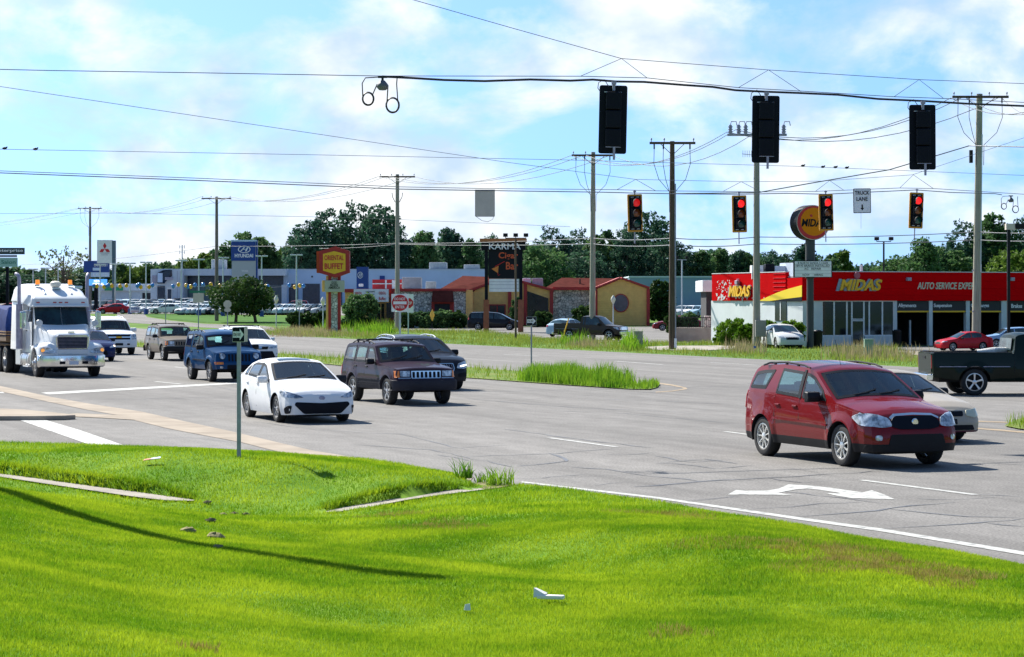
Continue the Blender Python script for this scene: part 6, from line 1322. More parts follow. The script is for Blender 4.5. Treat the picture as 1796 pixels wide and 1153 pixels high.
signal_front(1449, 341, 405, 86, 'traffic light overlapping the round orange sign, red lit', -1.5, 8)
signal_front(1607, 338, 401, 88, 'traffic light furthest right over the red workshop, red lit', 2, 8)
# hanging signs
def plate(name, lab, cat, loc, w_, h, m_face, rz=0, border=None, back=None, group=None, tilt=0, r=.04):
    t = thing(name, lab, cat, loc, rz, group); t.rotation_euler = (0, radians(tilt), rz)
    mb = MB(); mb.prism(rpoly([(-w_/2, -h/2), (w_/2, -h/2), (w_/2, h/2), (-w_/2, h/2)], r), 0, .012, 'y'); mb.build('panel_back', back or M['signback'], t)
    if border:
        mb = MB(); mb.prism(rpoly([(-w_/2, -h/2), (w_/2, -h/2), (w_/2, h/2), (-w_/2, h/2)], r), -.004, 0, 'y'); mb.build('border', border, t)
        b_ = .025*max(1, h/.9); mb = MB(); mb.prism(rpoly([(-w_/2+b_, -h/2+b_), (w_/2-b_, -h/2+b_), (w_/2-b_, h/2-b_), (-w_/2+b_, h/2-b_)], r*.7), -.008, -.003, 'y'); mb.build('panel', m_face, t)
    else: mb = MB(); mb.prism(rpoly([(-w_/2, -h/2), (w_/2, -h/2), (w_/2, h/2), (-w_/2, h/2)], r), -.006, 0, 'y'); mb.build('panel', m_face, t)
    return t
t = plate('lane_sign', 'white truck lane sign with a down arrow hung between two traffic lights', 'road sign', W(1512, 352.5, 86), .68, .93, M['sign_white'], rz=radians(6), border=M['sign_black'], tilt=-1)
mb = MB(); put_text(mb, 'TRUCK', 0, .30, .56, .15, -.012, .008); put_text(mb, 'LANE', 0, .07, .43, .15, -.012, .008); mb.build('lettering', M['sign_black'], t)
mb = MB(); mb.prism([(-.025, -.14), (-.025, -.27), (-.075, -.27), (0, -.36), (.075, -.27), (.025, -.27), (.025, -.14)], -.013, -.008, 'y'); mb.build('arrow', M['sign_black'], t)
mb = MB(); mb.tube([(-.05, 0, -.46), (-.06, 0, -1.05)], .005, 5); mb.build('tail_wire', M['wire_grey'], t)
t = plate('sign_panel', 'blank bare metal back of a sign hung from the far span wire', 'road sign', W(850.5, 357, 79), .69, .93, M['signback'], tilt=0); mb = MB(); mb.tube([(-.3, -.01, -.46), (-.1, -.01, -.60), (.1, -.01, -.64), (.27, -.01, -.55), (.3, -.01, -.46)], .008, 5); mb.build('tail_wire', M['wire'], t); mb = MB(); mb.box((0, -.012, .45), (.69, .02, .05)); mb.build('stiffener', M['wire_grey'], t)
mb = MB(); mb.box((0, -.1, -.02), (.012, .01, .01))
# post signs
def post(t, h, r=.03, m=None, y=.02): mb = MB(); mb.box((0, y, h/2-.05), (r*2, r, h+.1)); mb.build('post', m or M['galv'], t)
def arrow_poly(w_, h): return [(-w_*.46, -h*.22), (w_*.12, -h*.22), (w_*.12, -h*.42), (w_*.47, 0), (w_*.12, h*.42), (w_*.12, h*.22), (-w_*.46, h*.22)]
def oneway(loc, H_, w_, h, lab, rz, second=False):
    t = thing('one_way_sign', lab, 'road sign', loc, rz); post(t, H_, .030)
    mb = MB(); mb.prism(rpoly([(-w_/2, H_-h), (w_/2, H_-h), (w_/2, H_), (-w_/2, H_)], .012), -.012, 0, 'y'); mb.build('panel', M['sign_white'], t); c = H_-h/2
    mb = MB(); mb.prism(rpoly([(-w_*.48, H_-h*.98), (w_*.48, H_-h*.98), (w_*.48, H_-h*.02), (-w_*.48, H_-h*.02)], .01), -.015, -.011, 'y'); mb.build('black_field', M['sign_black'], t)
    mb = MB(); mb.prism([(x, z+c) for x, z in arrow_poly(w_*.95, h*.95)], -.018, -.014, 'y'); a = mb.build('arrow', M['sign_white'], t)
    mb = MB(); put_text(mb, 'ONE WAY', -w_*.09, c, w_*.62, h*.26, -.019, .012, extrude=.001); mb.build('lettering', M['sign_black'], a)
    if second:
        q = MB(); q.prism(rpoly([(0, H_-h), (w_, H_-h), (w_, H_+.005), (0, H_+.005)], .012), 0, .012, 'y'); o = q.build('second_panel', M['signback'], t, loc=(.02, .02, 0)); o.rotation_euler = (0, 0, radians(68))
sb = GL(418.5, 809, .30); sb.z = float(lawn_z((sb.x, sb.y))[0]); k = F/sb.y
oneway(sb, (809-580)/k, 22/k, 26/k, 'one way sign with white right arrow on a slim pole in the near lawn', radians(-8), True)
b2 = G(932, 651, .1); k = F/b2.y; oneway(b2, (651-556)/k, 17/k, 15/k, 'distant one way sign standing in the median grass', 0)
def disc(mb, r, y0, y1, n=28, c=(0, 0)): mb.prism([(c[0]+r*cos(a), c[1]+r*sin(a)) for a in np.linspace(0, 2*pi, n, endpoint=False)], y0, y1, 'y')
d = 104; bx_ = X(701.5, d); t = thing('do_not_enter_sign', 'square white sign with red disc reading do not enter above the black utility vehicle', 'road sign', (bx_, d, .1)); c = Z(531.5, d)-.1; s = .39
post(t, c+.3, .045, M['pale_metal']); mb = MB(); mb.prism(rpoly([(-s, c-s*1.05), (s, c-s*1.05), (s, c+s*1.05), (-s, c+s*1.05)], .04), -.012, 0, 'y'); mb.build('panel', M['sign_white'], t)
mb = MB(); disc(mb, s*.95, -.018, -.012, c=(0, c)); r_ = mb.build('red_disc', M['sign_red'], t); mb = MB(); mb.box((0, -.02, c), (s*1.55, .01, s*.34)); mb.build('bar', M['sign_white'], r_)
mb = MB(); put_text(mb, 'DO NOT', 0, c+s*.46, s*1.28, s*.32, -.022, .012); put_text(mb, 'ENTER', 0, c-s*.48, s*1.1, s*.32, -.022, .012); mb.build('lettering', M['sign_white'], r_)
d = 190; t = thing('stop_sign', 'small red stop sign half hidden behind the do not enter sign', 'road sign', (X(716, d), d, 0)); c = Z(532, d); s = .45
post(t, c+.3, .05, M['pale_metal']); mb = MB(); mb.bb(-.1, .45, -.012, 0, c-.8, c+.75); mb.build('backing_panel', M['sign_white'], t); mb = MB(); mb.prism([(s*cos(a+pi/8), c+s*sin(a+pi/8)) for a in np.linspace(0, 2*pi, 8, endpoint=False)], -.03, -.012, 'y'); o = mb.build('octagon', M['sign_red'], t); mb = MB(); put_text(mb, 'STOP', 0, c, .62, .26, -.034, .012); mb.build('lettering', M['sign_white'], o)
def small_sign(px, py, base, d, w_, h, name, lab, m, extra=None, pm=None, rz=0):
    z0 = zt(0, d); t = thing(name, lab, 'road sign', (X(px, d), d, z0), rz); c = Z(py, d)-z0; post(t, c+h/2-.05, .045, pm or M['galv'])
    if extra != 'none': mb = MB(); mb.prism(rpoly([(-w_/2, c-h/2), (w_/2, c-h/2), (w_/2, c+h/2), (-w_/2, c+h/2)], .03), -.02, -.005, 'y'); mb.build('panel', m, t)
    return t, c
t, c = small_sign(348, 523, 572, 225, 1.05, .95, 'sign_panel', 'square beige sign back with a green street name blade above', M['signback'])
mb = MB(); mb.box((-.1, -.02, c+.62), (1.55, .03, .2)); mb.build('street_name_blade', mat('sign_green', (.01, .19, .10), .5), t)
t, c = small_sign(399, 533, 570, 225, .5, .5, 'stop_sign', 'grey octagonal sign back standing left of the dealership tree', M['signback'], 'none')
mb = MB(); mb.prism([(.42*cos(a+pi/8), c-.1+.42*sin(a+pi/8)+.05) for a in np.linspace(0, 2*pi, 8, endpoint=False)], -.02, 0, 'y'); mb.build('octagon', M['signback'], t); mb = MB(); mb.prism([(.36*cos(a), c-.62+.36*sin(a)*.6) for a in np.linspace(0, 2*pi, 8, endpoint=False)], -.02, 0, 'y'); mb.build('lower_plate', M['signback'], t)
t, c = small_sign(525, 532, 570, 228, .56, .7, 'speed_limit_sign', 'small white speed limit sign reading thirty before the dark hedge', M['sign_white']); mb = MB(); put_text(mb, '30', 0, c-.06, .38, .32, -.024, .01); put_text(mb, 'SPEED', 0, c+.22, .36, .1, -.024); mb.build('lettering', M['sign_black'], t)
t, c = small_sign(590, 539, 570, 215, .72, .9, 'sign_panel', 'blank grey sign back under the oriental buffet pylon', M['signback'])
t, c = small_sign(290.5, 519, 566, 240, .14, .2, 'marker_post', 'slim bare steel post left of the square beige sign back', M['pale_metal'], 'none')
d = 213; t = thing('warning_sign', 'narrow yellow warning diamond seen edge-on by the restaurant hedge', 'road sign', (X(758, d), d, 0), radians(70)); c = Z(553, d); post(t, c, .04, M['black']); mb = MB(); mb.prism([(0, c-.58), (.62, c), (0, c+.58), (-.62, c)], -.02, 0, 'y'); mb.build('diamond', M['sign_yellow'], t)
p = G(594, 580); t = thing('marker_post', 'leaning white marker post in the verge below the buffet pylon', 'post', p); t.rotation_euler = (0, radians(6), 0); mb = MB(); mb.box((0, 0, .5), (.2, .12, 1.1)); mb.build('post', M['sign_white'], t, bevel=.02); mb = MB(); mb.box((0, 0, 1.07), (.22, .14, .08)); mb.build('cap', M['pale_metal'], t)
M['util_green'] = mat('utility_box_green', (.22, .33, .26), .6, var=.15)
for (px, py, w_, h, m, lb) in ((1119, 612, .55, 1.0, mat('utility_box_grey_green', (.3, .31, .24), .7, var=.15), 'grey green utility pedestal left of the dark pole'), (1523, 626, .42, .85, M['util_green'], 'pale green utility pedestal in the weeds before the workshop')):
    t = thing('utility_box', lb, 'utility box', G(px, py)); mb = MB(); mb.box((0, 0, h/2-.05), (w_, w_*.8, h+.1)); mb.build('cabinet', m, t, bevel=.02); mb = MB(); mb.box((0, 0, h+.02), (w_*1.06, w_*.86, .05)); mb.build('lid', m, t, bevel=.01)
mb = MB(); mb.cyl((0, 0, 0), (0, 0, .4), .01, n=5); mb.add([(0, 0, .4), (.16, 0, .4), (.16, 0, .27), (0, 0, .27)], [(0, 1, 2, 3)]); tag(mb.build('marker_flag', mat('flag_blue', (.02, .12, .5), .6), loc=G(1321, 620)), 'tiny blue marker flag in the verge below the grey pole', 'flag')
# shadow-casting pole just outside the left edge
tip = Vector((X(765, 20.6), 20.6)); L_ = 13.4; bx2 = tip-SH*(L_/math.tan(radians(SUN_EL))) 
t = thing('utility_pole', 'utility pole just outside the left edge that throws the long shadow across the lawn', 'utility pole', (bx2.x, bx2.y, 0)); mb = MB(); mb.tube([(0, 0, -.2), (0, 0, L_*.5), (0, 0, L_+.3)], [.26, .22, .17], 14); mb.build('pole', M['pale_pole'], t)
# parking-lot luminaires
def lot_light(px, py, d, lab, w_=1.15, first=[None]):
    z0 = zt(0, d); h = Z(py, d)-z0; t = thing('parking_lot_light', lab, 'lamp post', (X(px, d), d, z0), 0, 'pale blue lot lights of the dealership')
    mb = MB(); mb.cyl((0, 0, 0), (0, 0, h), .10, .075, n=8); mb.build('pole', M['pale_metal'], t); mb = MB(); mb.cyl((0, 0, 0), (0, 0, .75), .28, n=12); mb.build('base', mat('base_blue', (.015, .06, .25), .6) if 'bb' not in M else M['bb'], t)
    for s in (-1, 1): mb = MB(); mb.box((s*w_*.36, 0, h+.04), (w_*.6, .5, .18)); mb.build('lamp_head', M['pale_metal'], t, bevel=.03)
M['bb'] = mat('base_blue', (.015, .06, .25), .6)
order = ['first', 'second', 'third', 'fourth', 'fifth', 'sixth', 'seventh', 'eighth', 'ninth', 'tenth', 'eleventh', 'twelfth', 'thirteenth']
for i, (px, py) in enumerate([(58, 473), (80, 471), (102, 470), (175.5, 465), (202, 464), (228, 462.7), (256, 461), (318, 457.8), (348.7, 456), (391, 453), (459, 450), (520, 448)]):
    lot_light(px, py, 330-i*4 if i > 2 else 360, 'pale twin-headed lot light, %s from the left along the dealership row' % order[i])
def acorn(px, py, base, d, lab):
    z0 = zt(0, d); h = Z(py, d)-z0; t = thing('street_lamp', lab, 'street lamp', (X(px, d), d, z0), 0, 'slim acorn-globe street lamps'); mb = MB(); mb.cyl((0, 0, 0), (0, 0, h-.3), .06, .045, n=8); mb.build('post', M['pale_metal'], t); mb = MB(); mb.lathe([(.08, -.35), (.18, -.1), (.24, .05), (.20, .25), (.09, .42), (.03, .5), (.001, .55)], 14, axis='z'); mb.build('globe', mat('globe_glass', (.7, .68, .55), .3) if 'gg' not in M else M['gg'], t, loc=(0, 0, h))
M['gg'] = mat('globe_glass', (.7, .68, .55), .3)
acorn(484.5, 527, 567, 235, 'acorn-globe street lamp left of the speed limit sign'); acorn(566.5, 530, 572, 222, 'acorn-globe street lamp left of the buffet pylon'); acorn(1075.5, 527, 571, 225, 'acorn-globe street lamp in front of the round window gable')
def flood(px, py, base_d, lab, arms, m=None, lowz=0, r=.07):
    z0 = zt(0, base_d); h = Z(py, base_d)-z0; t = thing('floodlight_pole', lab, 'lamp post', (X(px, base_d), base_d, z0)); mb = MB(); mb.cyl((0, 0, 0), (0, 0, h), r*1.1, r, n=8)
    mb.box((0, 0, h), (max(abs(a) for a in arms)*2 or .1, .06, .06)); mb.build('pole', m or M['galv'], t)
    for a in arms: mb = MB(); mb.box((a, -.06, h+.22), (.34, .3, .26)); mb.box((a, 0, h+.06), (.05, .05, .12)); mb.build('floodlight', M['black'], t, bevel=.04)
flood(904.5, 418, 167, 'thin pole with three floodlights in front of the cigar bar sign', (-.75, 0, .75), M['dark_pole']); flood(1550, 424, 175, 'twin floodlight pole above the workshop roof', (-.55, .55), M['black'])
flood(1196, 456, 235, 'pale lot light standing behind the dark utility pole', (-.5, .5), M['pale_metal'])
t = thing('lot_light', 'black box-headed lot light at the right edge before the garage bays', 'lamp post', (X(1769, 128), 128, 0)); h = Z(398, 128); mb = MB(); mb.box((0, 0, h/2), (.16, .16, h)); mb.build('pole', M['black'], t)
mb = MB(); mb.box((.1, 0, h), (.55, .4, .34)); mb.build('lamp_bracket', M['signback'], t); mb = MB(); mb.box((.75, 0, h+.02), (.85, .5, .30)); mb.build('lamp_head', M['black'], t, bevel=.02)
# ---------------------------------------------------------------- buildings and pylons
def sided(name, col, pitch=.22, dark=.72, shingle=False, axis=2, rough=.7, var=.12):
    m = mat(name, col, rough, spec=.03, var=var, vs=1.5); t = m.node_tree; b = t.nodes['Principled BSDF']
    tcn = t.nodes.new('ShaderNodeTexCoord'); w_ = t.nodes.new('ShaderNodeTexWave'); w_.bands_direction = 'XYZ'[axis]; w_.wave_profile = 'SAW'; w_.inputs['Scale'].default_value = .314/pitch; w_.inputs['Distortion'].default_value = .6 if shingle else 0
    t.links.new(tcn.outputs['Object'], w_.inputs['Vector']); bp = t.nodes.new('ShaderNodeBump'); bp.inputs['Strength'].default_value = .9; bp.inputs['Distance'].default_value = .05
    t.links.new(w_.outputs['Fac'], bp.inputs['Height']); t.links.new(bp.outputs['Normal'], b.inputs['Normal']); return m
def stone(name):
    m = mat(name, (.5, .48, .42), .9); t = m.node_tree; b = t.nodes['Principled BSDF']; tcn = t.nodes.new('ShaderNodeTexCoord')
    v = t.nodes.new('ShaderNodeTexVoronoi'); v.inputs['Scale'].default_value = 3.2; v.feature = 'DISTANCE_TO_EDGE'; t.links.new(tcn.outputs['Object'], v.inputs['Vector'])
    r = t.nodes.new('ShaderNodeValToRGB'); r.color_ramp.elements[0].position = 0; r.color_ramp.elements[1].position = .12; r.color_ramp.elements[0].color = (.22, .21, .19, 1); r.color_ramp.elements[1].color = (1, 1, 1, 1); t.links.new(v.outputs['Distance'], r.inputs['Fac'])
    v2 = t.nodes.new('ShaderNodeTexVoronoi'); v2.inputs['Scale'].default_value = 3.2; t.links.new(tcn.outputs['Object'], v2.inputs['Vector']); r2 = t.nodes.new('ShaderNodeValToRGB'); r2.color_ramp.elements[0].color = (.42, .41, .38, 1); r2.color_ramp.elements[1].color = (.85, .82, .76, 1)
    sp_ = t.nodes.new('ShaderNodeSeparateColor'); t.links.new(v2.outputs['Color'], sp_.inputs[0]); t.links.new(sp_.outputs[0], r2.inputs['Fac'])
    q = t.nodes.new('ShaderNodeMix'); q.data_type = 'RGBA'; q.blend_type = 'MULTIPLY'; q.inputs['Factor'].default_value = 1; t.links.new(r.outputs['Color'], q.inputs[6]); t.links.new(r2.outputs['Color'], q.inputs[7]); t.links.new(q.outputs[2], b.inputs['Base Color'])
    bp = t.nodes.new('ShaderNodeBump'); bp.inputs['Strength'].default_value = .6; t.links.new(v.outputs['Distance'], bp.inputs['Height']); t.links.new(bp.outputs['Normal'], b.inputs['Normal']); return m
M['yellow_siding'] = sided('yellow_siding', (.95, .54, .19), .25); M['red_trim'] = mat('red_trim', (.40, .025, .02), .6, var=.12); M['stone'] = stone('field_stone')
M['shingle'] = sided('red_shingles', (.11, .028, .022), .3, shingle=True, axis=1, var=.25, rough=.97); M['workshop_red'] = sided('workshop_red_panels', (.66, .002, .005), .45, var=.05, rough=.95)
M['wall_white'] = mat('painted_block_white', (.62, .66, .68), .8, var=.08, vs=.8); M['blue_wall'] = mat('pale_blue_wall', (.52, .66, .86), .7, var=.06, vs=.3); M['grey_wall'] = mat('cool_grey_wall', (.55, .62, .70), .7, var=.06)
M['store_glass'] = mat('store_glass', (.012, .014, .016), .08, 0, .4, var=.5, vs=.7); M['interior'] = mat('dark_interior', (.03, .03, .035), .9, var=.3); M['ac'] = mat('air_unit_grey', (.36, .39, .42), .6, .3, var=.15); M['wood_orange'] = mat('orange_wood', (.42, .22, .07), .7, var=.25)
# --- red workshop
O = Vector((X(1408, 141), 141)); RZ = radians(20); cs, sn_ = cos(RZ), sin(RZ)
def fx(px): k = (px-CX)/F; return (k*O.y-O.x)/(cs-k*sn_)
def fz(py, t): return Z(py, O.y+t*sn_)
def lq(px): k = (px-CX)/F; return (k*O.y-O.x)/(-sn_-k*cs)
def lz(py, q): return Z(py, O.y+q*cs)
ms = thing('auto_workshop', 'long red and white auto repair workshop with open garage bays', 'building', (O.x, O.y, 0), RZ)
HT = 4.62; BN = 2.83; LW = 30.; DP = lq(1250)
mb = MB(); mb.bb(0, .25, .25, DP, -.05, BN); mb.bb(0, LW, DP, DP+.25, -.05, BN).bb(LW-.25, LW, .25, DP, -.05, BN)
gl = [fx(p) for p in (1442, 1463.3, 1485.7, 1494.5)]; dr0, dr1 = fx(1494.5), fx(1515.6); gl2 = [fx(p) for p in (1515.6, 1525, 1548, 1568)]
bays = [(fx(1573.4), fx(1629.7)), (fx(1635.8), fx(1694.5)), (fx(1701), fx(1756.5)), (fx(1771.8), fx(1840)), (fx(1850), fx(1915))]
zs = fz(589.5, fx(1500))
mb.bb(0, gl[0], 0, .25, -.05, BN); mb.bb(gl[0], dr0-.05, 0, .25, -.05, zs); mb.bb(dr1+.05, gl2[3], 0, .25, -.05, zs)
pv = gl2[3]
for a, b in bays: mb.bb(pv, a, 0, .3, -.05, BN); pv = b
mb.bb(pv, LW-.25, 0, .25, -.05, BN); mb.build('wall', M['wall_white'], ms)
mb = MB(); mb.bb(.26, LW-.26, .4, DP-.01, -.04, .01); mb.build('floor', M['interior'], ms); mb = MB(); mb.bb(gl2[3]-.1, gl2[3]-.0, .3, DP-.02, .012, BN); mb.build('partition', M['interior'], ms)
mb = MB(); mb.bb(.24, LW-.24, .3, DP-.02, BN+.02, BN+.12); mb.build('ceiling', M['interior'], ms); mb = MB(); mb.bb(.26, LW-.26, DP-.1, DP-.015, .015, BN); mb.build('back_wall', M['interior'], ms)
mb = MB(); mb.bb(-.08, LW, -.1, .2, BN, HT); mb.bb(-.06, .18, 2.2, DP, BN, HT); mb.bb(0, LW-.2, DP-.2, DP, BN, HT-.1); mb.build('fascia', M['workshop_red'], ms)
mb = MB(); mb.bb(-.02, .16, .2, 2.2, BN, 4.25); mb.build('fascia_step', M['workshop_red'], ms)
mb = MB(); mb.bb(-.1, LW+.02, -.12, .22, HT, HT+.05).bb(-.08, .2, 2.2, DP, HT, HT+.05); mb.build('coping', M['wall_white'], ms); mb = MB(); mb.bb(.1, LW-.1, .2, DP-.1, HT-.35, HT-.25); mb.build('roof', M['ac'], ms)
RL = Matrix.Rotation(radians(-90), 4, 'Z')
def left(poly, off, th, name, m, parent=None):
    mb = MB(); mb.M = RL; mb.prism([(-lq(a), lz(b, lq(a))) for a, b in poly], -off-th, -off, 'y'); return mb.build(name, m, parent or ms)
left([(1333, 528), (1350, 520.5), (1366, 513.4), (1385, 507), (1409, 500.5), (1409, 521), (1380, 524.5), (1353, 528.2)], .09, .02, 'yellow_swoosh', mat('swoosh_yellow', (.85, .62, .01), .5))
left([(1353, 528.3), (1380, 524.7), (1409, 521.2), (1409, 529), (1354, 529)], .09, .018, 'black_band', M['sign_black'])
mb = MB(); mb.M = RL
for i in range(6): z = BN+.35+i*.27; mb.box((-(lq(1358)+2.2)/2, -.08, z), (abs(lq(1358)-2.2), .03, .03))
mb.build('slats', M['sign_red'], ms)
w1 = left([(1360, 563), (1360, 529), (1380, 529), (1380, 563)], .01, .03, 'window', M['store_glass']); left([(1369.5, 562), (1369.5, 529), (1370.8, 529), (1370.8, 562)], .045, .02, 'mullion', M['white_paint'], w1)
# peeled patches of the red paint near the lettering
fl = MB(); fl.M = RL; rr = random.Random(3)
for i in range(95):
    px = rr.choice([rr.gauss(1274, 8), rr.gauss(1268, 6), rr.uniform(1262, 1345)]); py = rr.uniform(491, 527) if px < 1290 else rr.uniform(519, 527); px = max(1255, px); q = -lq(px); z = lz(py, lq(px)); s = rr.uniform(.02, .11)*(1.3 if py > 515 else .8)
    fl.prism([(q+s*cos(a)*rr.uniform(.5, 1.3), z+s*sin(a)*rr.uniform(.5, 1.2)) for a in np.linspace(0, 2*pi, 6, endpoint=False)], -.072-.0004*i/10, -.066, 'y')
fl.build('peeled_patches', M['wall_white'], ms)
def logo(parent, cx_, cz, w_, h, y, M_=None):
    t = thing('workshop_lettering', None, None); bpy.data.objects.remove(t)
    for nm_, dx, dy, m, bold in (('letter_shadow', -.14, 0, mat('letter_shadow_blue', (.25, .36, .48), .5), .05), ('lettering', 0, -.08, M['sign_yellow'], .03)):
        mb = MB(); mb.M = M_ or Matrix.Identity(4); put_text(mb, 'MIDAS', cx_+dx*w_*.35, cz, w_*(1.06 if dx else 1), h*(1.1 if dx else 1), y+dy, bold, .28, extrude=.04); mb.build(nm_, m, parent)
    mb = MB(); mb.M = M_ or Matrix.Identity(4); disc(mb, h*.30, y-.1, y-.02, 18, (cx_-w_*.09, cz+h*.86)); mb.build('round_badge', mat('badge_pink', (.45, .10, .14), .5), parent)
a, b = fx(1470), fx(1544); logo(ms, (a+b)/2, fz(500, a), b-a, .70, -.14)
a, b = -lq(1283), -lq(1321); logo(ms, (a+b)/2, lz(511, lq(1300)), b-a, .72, -.12, RL)
a, b = fx(1607), fx(1718); mb = MB(); put_text(mb, 'AUTO SERVICE EXPERTS', (a+b)/2, fz(501.5, a), b-a, .44, -.13, .02, .2, extrude=.03); mb.build('lettering', mat('letter_cream', (.62, .58, .45), .5), ms)
for px in (1591, 1772): mb = MB(); mb.box((fx(px), -.2, fz(490, fx(px))), (.3, .25, .22)); mb.build('wall_lamp', M['galv'], ms, bevel=.03)
mb = MB(); mb.M = RL; mb.box((-lq(1298), -.2, lz(496, lq(1298))), (.35, .25, .28)); mb.build('wall_lamp', M['galv'], ms, bevel=.03)
def pane(x0, x1, z0, z1, name='window', parent=ms):
    f = MB(); 
    for q in ((x0, x0+.05, z0, z1), (x1-.05, x1, z0, z1)): f.bb(q[0], q[1], .02, .12, q[2], q[3])
    f.bb(x0+.05, x1-.05, .02, .12, z0, z0+.06); f.bb(x0+.05, x1-.05, .02, .12, z1-.06, z1); o = f.build(name, M['white_paint'], parent)
    g = MB(); g.bb(x0+.05, x1-.05, .06, .08, z0+.06, z1-.06); g.build('pane', M['store_glass'], o)
for a, b in zip(gl, gl[1:]): pane(a, b, zs, BN)
for a, b in zip(gl2, gl2[1:]): pane(a, b, zs, BN)
pane(dr0, dr1, fz(561, dr0), BN, 'transom'); pane(dr0, dr1, .02, fz(562, dr0), 'door')
for (a, b), tx in zip(bays, ('Alignments', 'Suspension', 'Oil Changes', 'Brakes', None)):
    z1, z0 = BN-.02, fz(545.5, a); mb = MB(); mb.bb(a+.02, b-.02, .04, .10, z0, z1); bn = mb.build('bay_banner', mat('banner_dark', (.03, .03, .035), .7), ms)
    mb = MB(); mb.bb(a+.02, b-.02, .02, .12, z0-.09, z0); mb.build('yellow_stripe', M['sign_yellow'], bn)
    if tx: wv = {'Alignments': 1.28, 'Suspension': 1.3, 'Oil Changes': 1.32, 'Brakes': .8}[tx]; mb = MB(); put_text(mb, tx, a+.1+wv/2, (z0+z1)/2, wv, .26 if tx in ('Brakes',) else .30, .03, .02, extrude=.01); mb.build('lettering', M['sign_white'], bn)
mb = MB(); mb.bb(fx(1608), fx(1610.5), .9, 1.0, 0, 1.6); mb.build('lift_post', M['pale_metal'], ms)
def roofbox(px0, px1, py0, py1, y, m, nm='rooftop_unit'):
    mb = MB(); a, b = fx(px0), fx(px1); dd = O.y+a*sn_+y*cs; mb.bb(a-(y*.0), b, y, y+1.2, HT-.3, Z(py0, dd)); return mb.build(nm, m, ms, bevel=.03)
# rooftop gear: placed over the left half
for q0, q1, py, m in ((1317, 1337, 466, M['white_paint']), (1341, 1356, 463.5, M['sign_black']), (1357, 1376, 467, M['grey_wall']), (1377, 1382, 468, M['ac'])):
    dd = 148.; x0, x1 = X(q0, dd)-O.x, X(q1, dd)-O.x; y0 = dd-O.y; mb = MB(); r = Matrix.Rotation(-RZ, 4, 'Z'); p = r @ Vector(((x0+x1)/2, y0, 0)); mb.box((p.x, p.y, (HT-.4+Z(py, dd))/2), (x1-x0, 1.2, Z(py, dd)-HT+.4), -RZ); mb.build('rooftop_unit', m, ms, bevel=.02)
for px, py in ((1531, 467), (1741, 465.5)): mb = MB(); t_ = fx(px); mb.cyl((t_, 1.5, HT-.3), (t_, 1.5, fz(py, t_)+.1), .09, n=10); mb.build('vent_pipe', M['pale_metal'], ms)
t_ = fx(1478); mb = MB(); mb.bb(t_, fx(1502), 5, 7, HT-.3, HT+.5); mb.build('rooftop_unit', mat('navy_unit', (.04, .07, .15), .6), ms); mb = MB(); mb.bb(fx(1457), fx(1477), 5, 7, HT-.3, HT+.65); mb.build('rooftop_unit', M['grey_wall'], ms)
# round pylon sign and letter board
dP = 136.; zP = 0; t = thing('workshop_pylon_sign', 'round orange and red pylon sign with letter board in front of the workshop', 'sign', (X(1421, dP), dP, 0), radians(-6)); h = lambda py: Z(py, dP); sP = F/dP
mb = MB(); mb.cyl((0, 0, -.1), (0, 0, h(488)), .21, n=16); mb.cyl((0, 0, h(488)), (0, 0, h(416)), .29, n=16); mb.build('pole', M['dark_pole'] if False else mat('pylon_dark', (.045, .05, .055), .6), t)
R_ = 35/sP; cz = h(391); t.rotation_euler = (0, 0, 0); dk = thing('x', None, None); bpy.data.objects.remove(dk)
def ell(r, y0, y1, name, m, par): mb = MB(); disc(mb, r, y0, y1, 40, (0, 0)); return mb.build(name, m, par)
hub_ = MB(); disc(hub_, R_, -.35, .35, 40, (0, 0)); hd = hub_.build('sign_drum', M['sign_black'], t, loc=(-.02, 0, cz)); hd.rotation_euler = (0, 0, radians(26)); hd.scale = (1.0, 1, .88)
ell(R_*.985, -.365, -.35, 'rim', M['signback'], hd); ell(R_*.95, -.375, -.365, 'red_face', M['sign_red'], hd); o = ell(R_*.80, -.385, -.375, 'orange_face', mat('sign_orange', (.80, .235, .01), .7, 0, .1), hd); o.location = (.05, 0, .06)
mb = MB(); put_text(mb, 'MIDAS', .0, -.02, R_*1.42, R_*.44, -.39, .025, .2, extrude=.01); mb.build('lettering', M['sign_black'], hd); mb = MB(); disc(mb, .09, -.40, -.385, 14, (-.16, .46)); mb.build('dot', M['sign_red'], hd)
mb = MB(); a, b = X(1390.5, dP)-X(1421, dP), X(1458, dP)-X(1421, dP); mb.bb(a, b, -.45, -.15, h(487), h(457.5)); bd = mb.build('board_cabinet', M['sign_black'], t); mb = MB(); mb.bb(a+.06, b-.06, -.46, -.45, h(486), h(458.8)); mb.build('letter_board', M['sign_white'], bd)
mb = MB()
for tx, py, w0 in (('8 NORTH SANDA S CASH', 461.8, 1.78), ('189.95 BRAKES INSTALLED', 466.6, 2.0), ('AC   REPAIR', 471.9, 1.0), ('NOW      HIRING', 482.6, 1.2)): put_text(mb, tx, (a+b)/2-.02, h(py), w0, .13, -.465, .004, extrude=.002)
mb.build('lettering', M['sign_black'], bd); mb = MB()
for py in (464.3, 469.5, 474.8, 480): mb.box(((a+b)/2, -.462, h(py)), (b-a-.14, .004, .012))
mb.build('board_rail', M['galv'], bd)
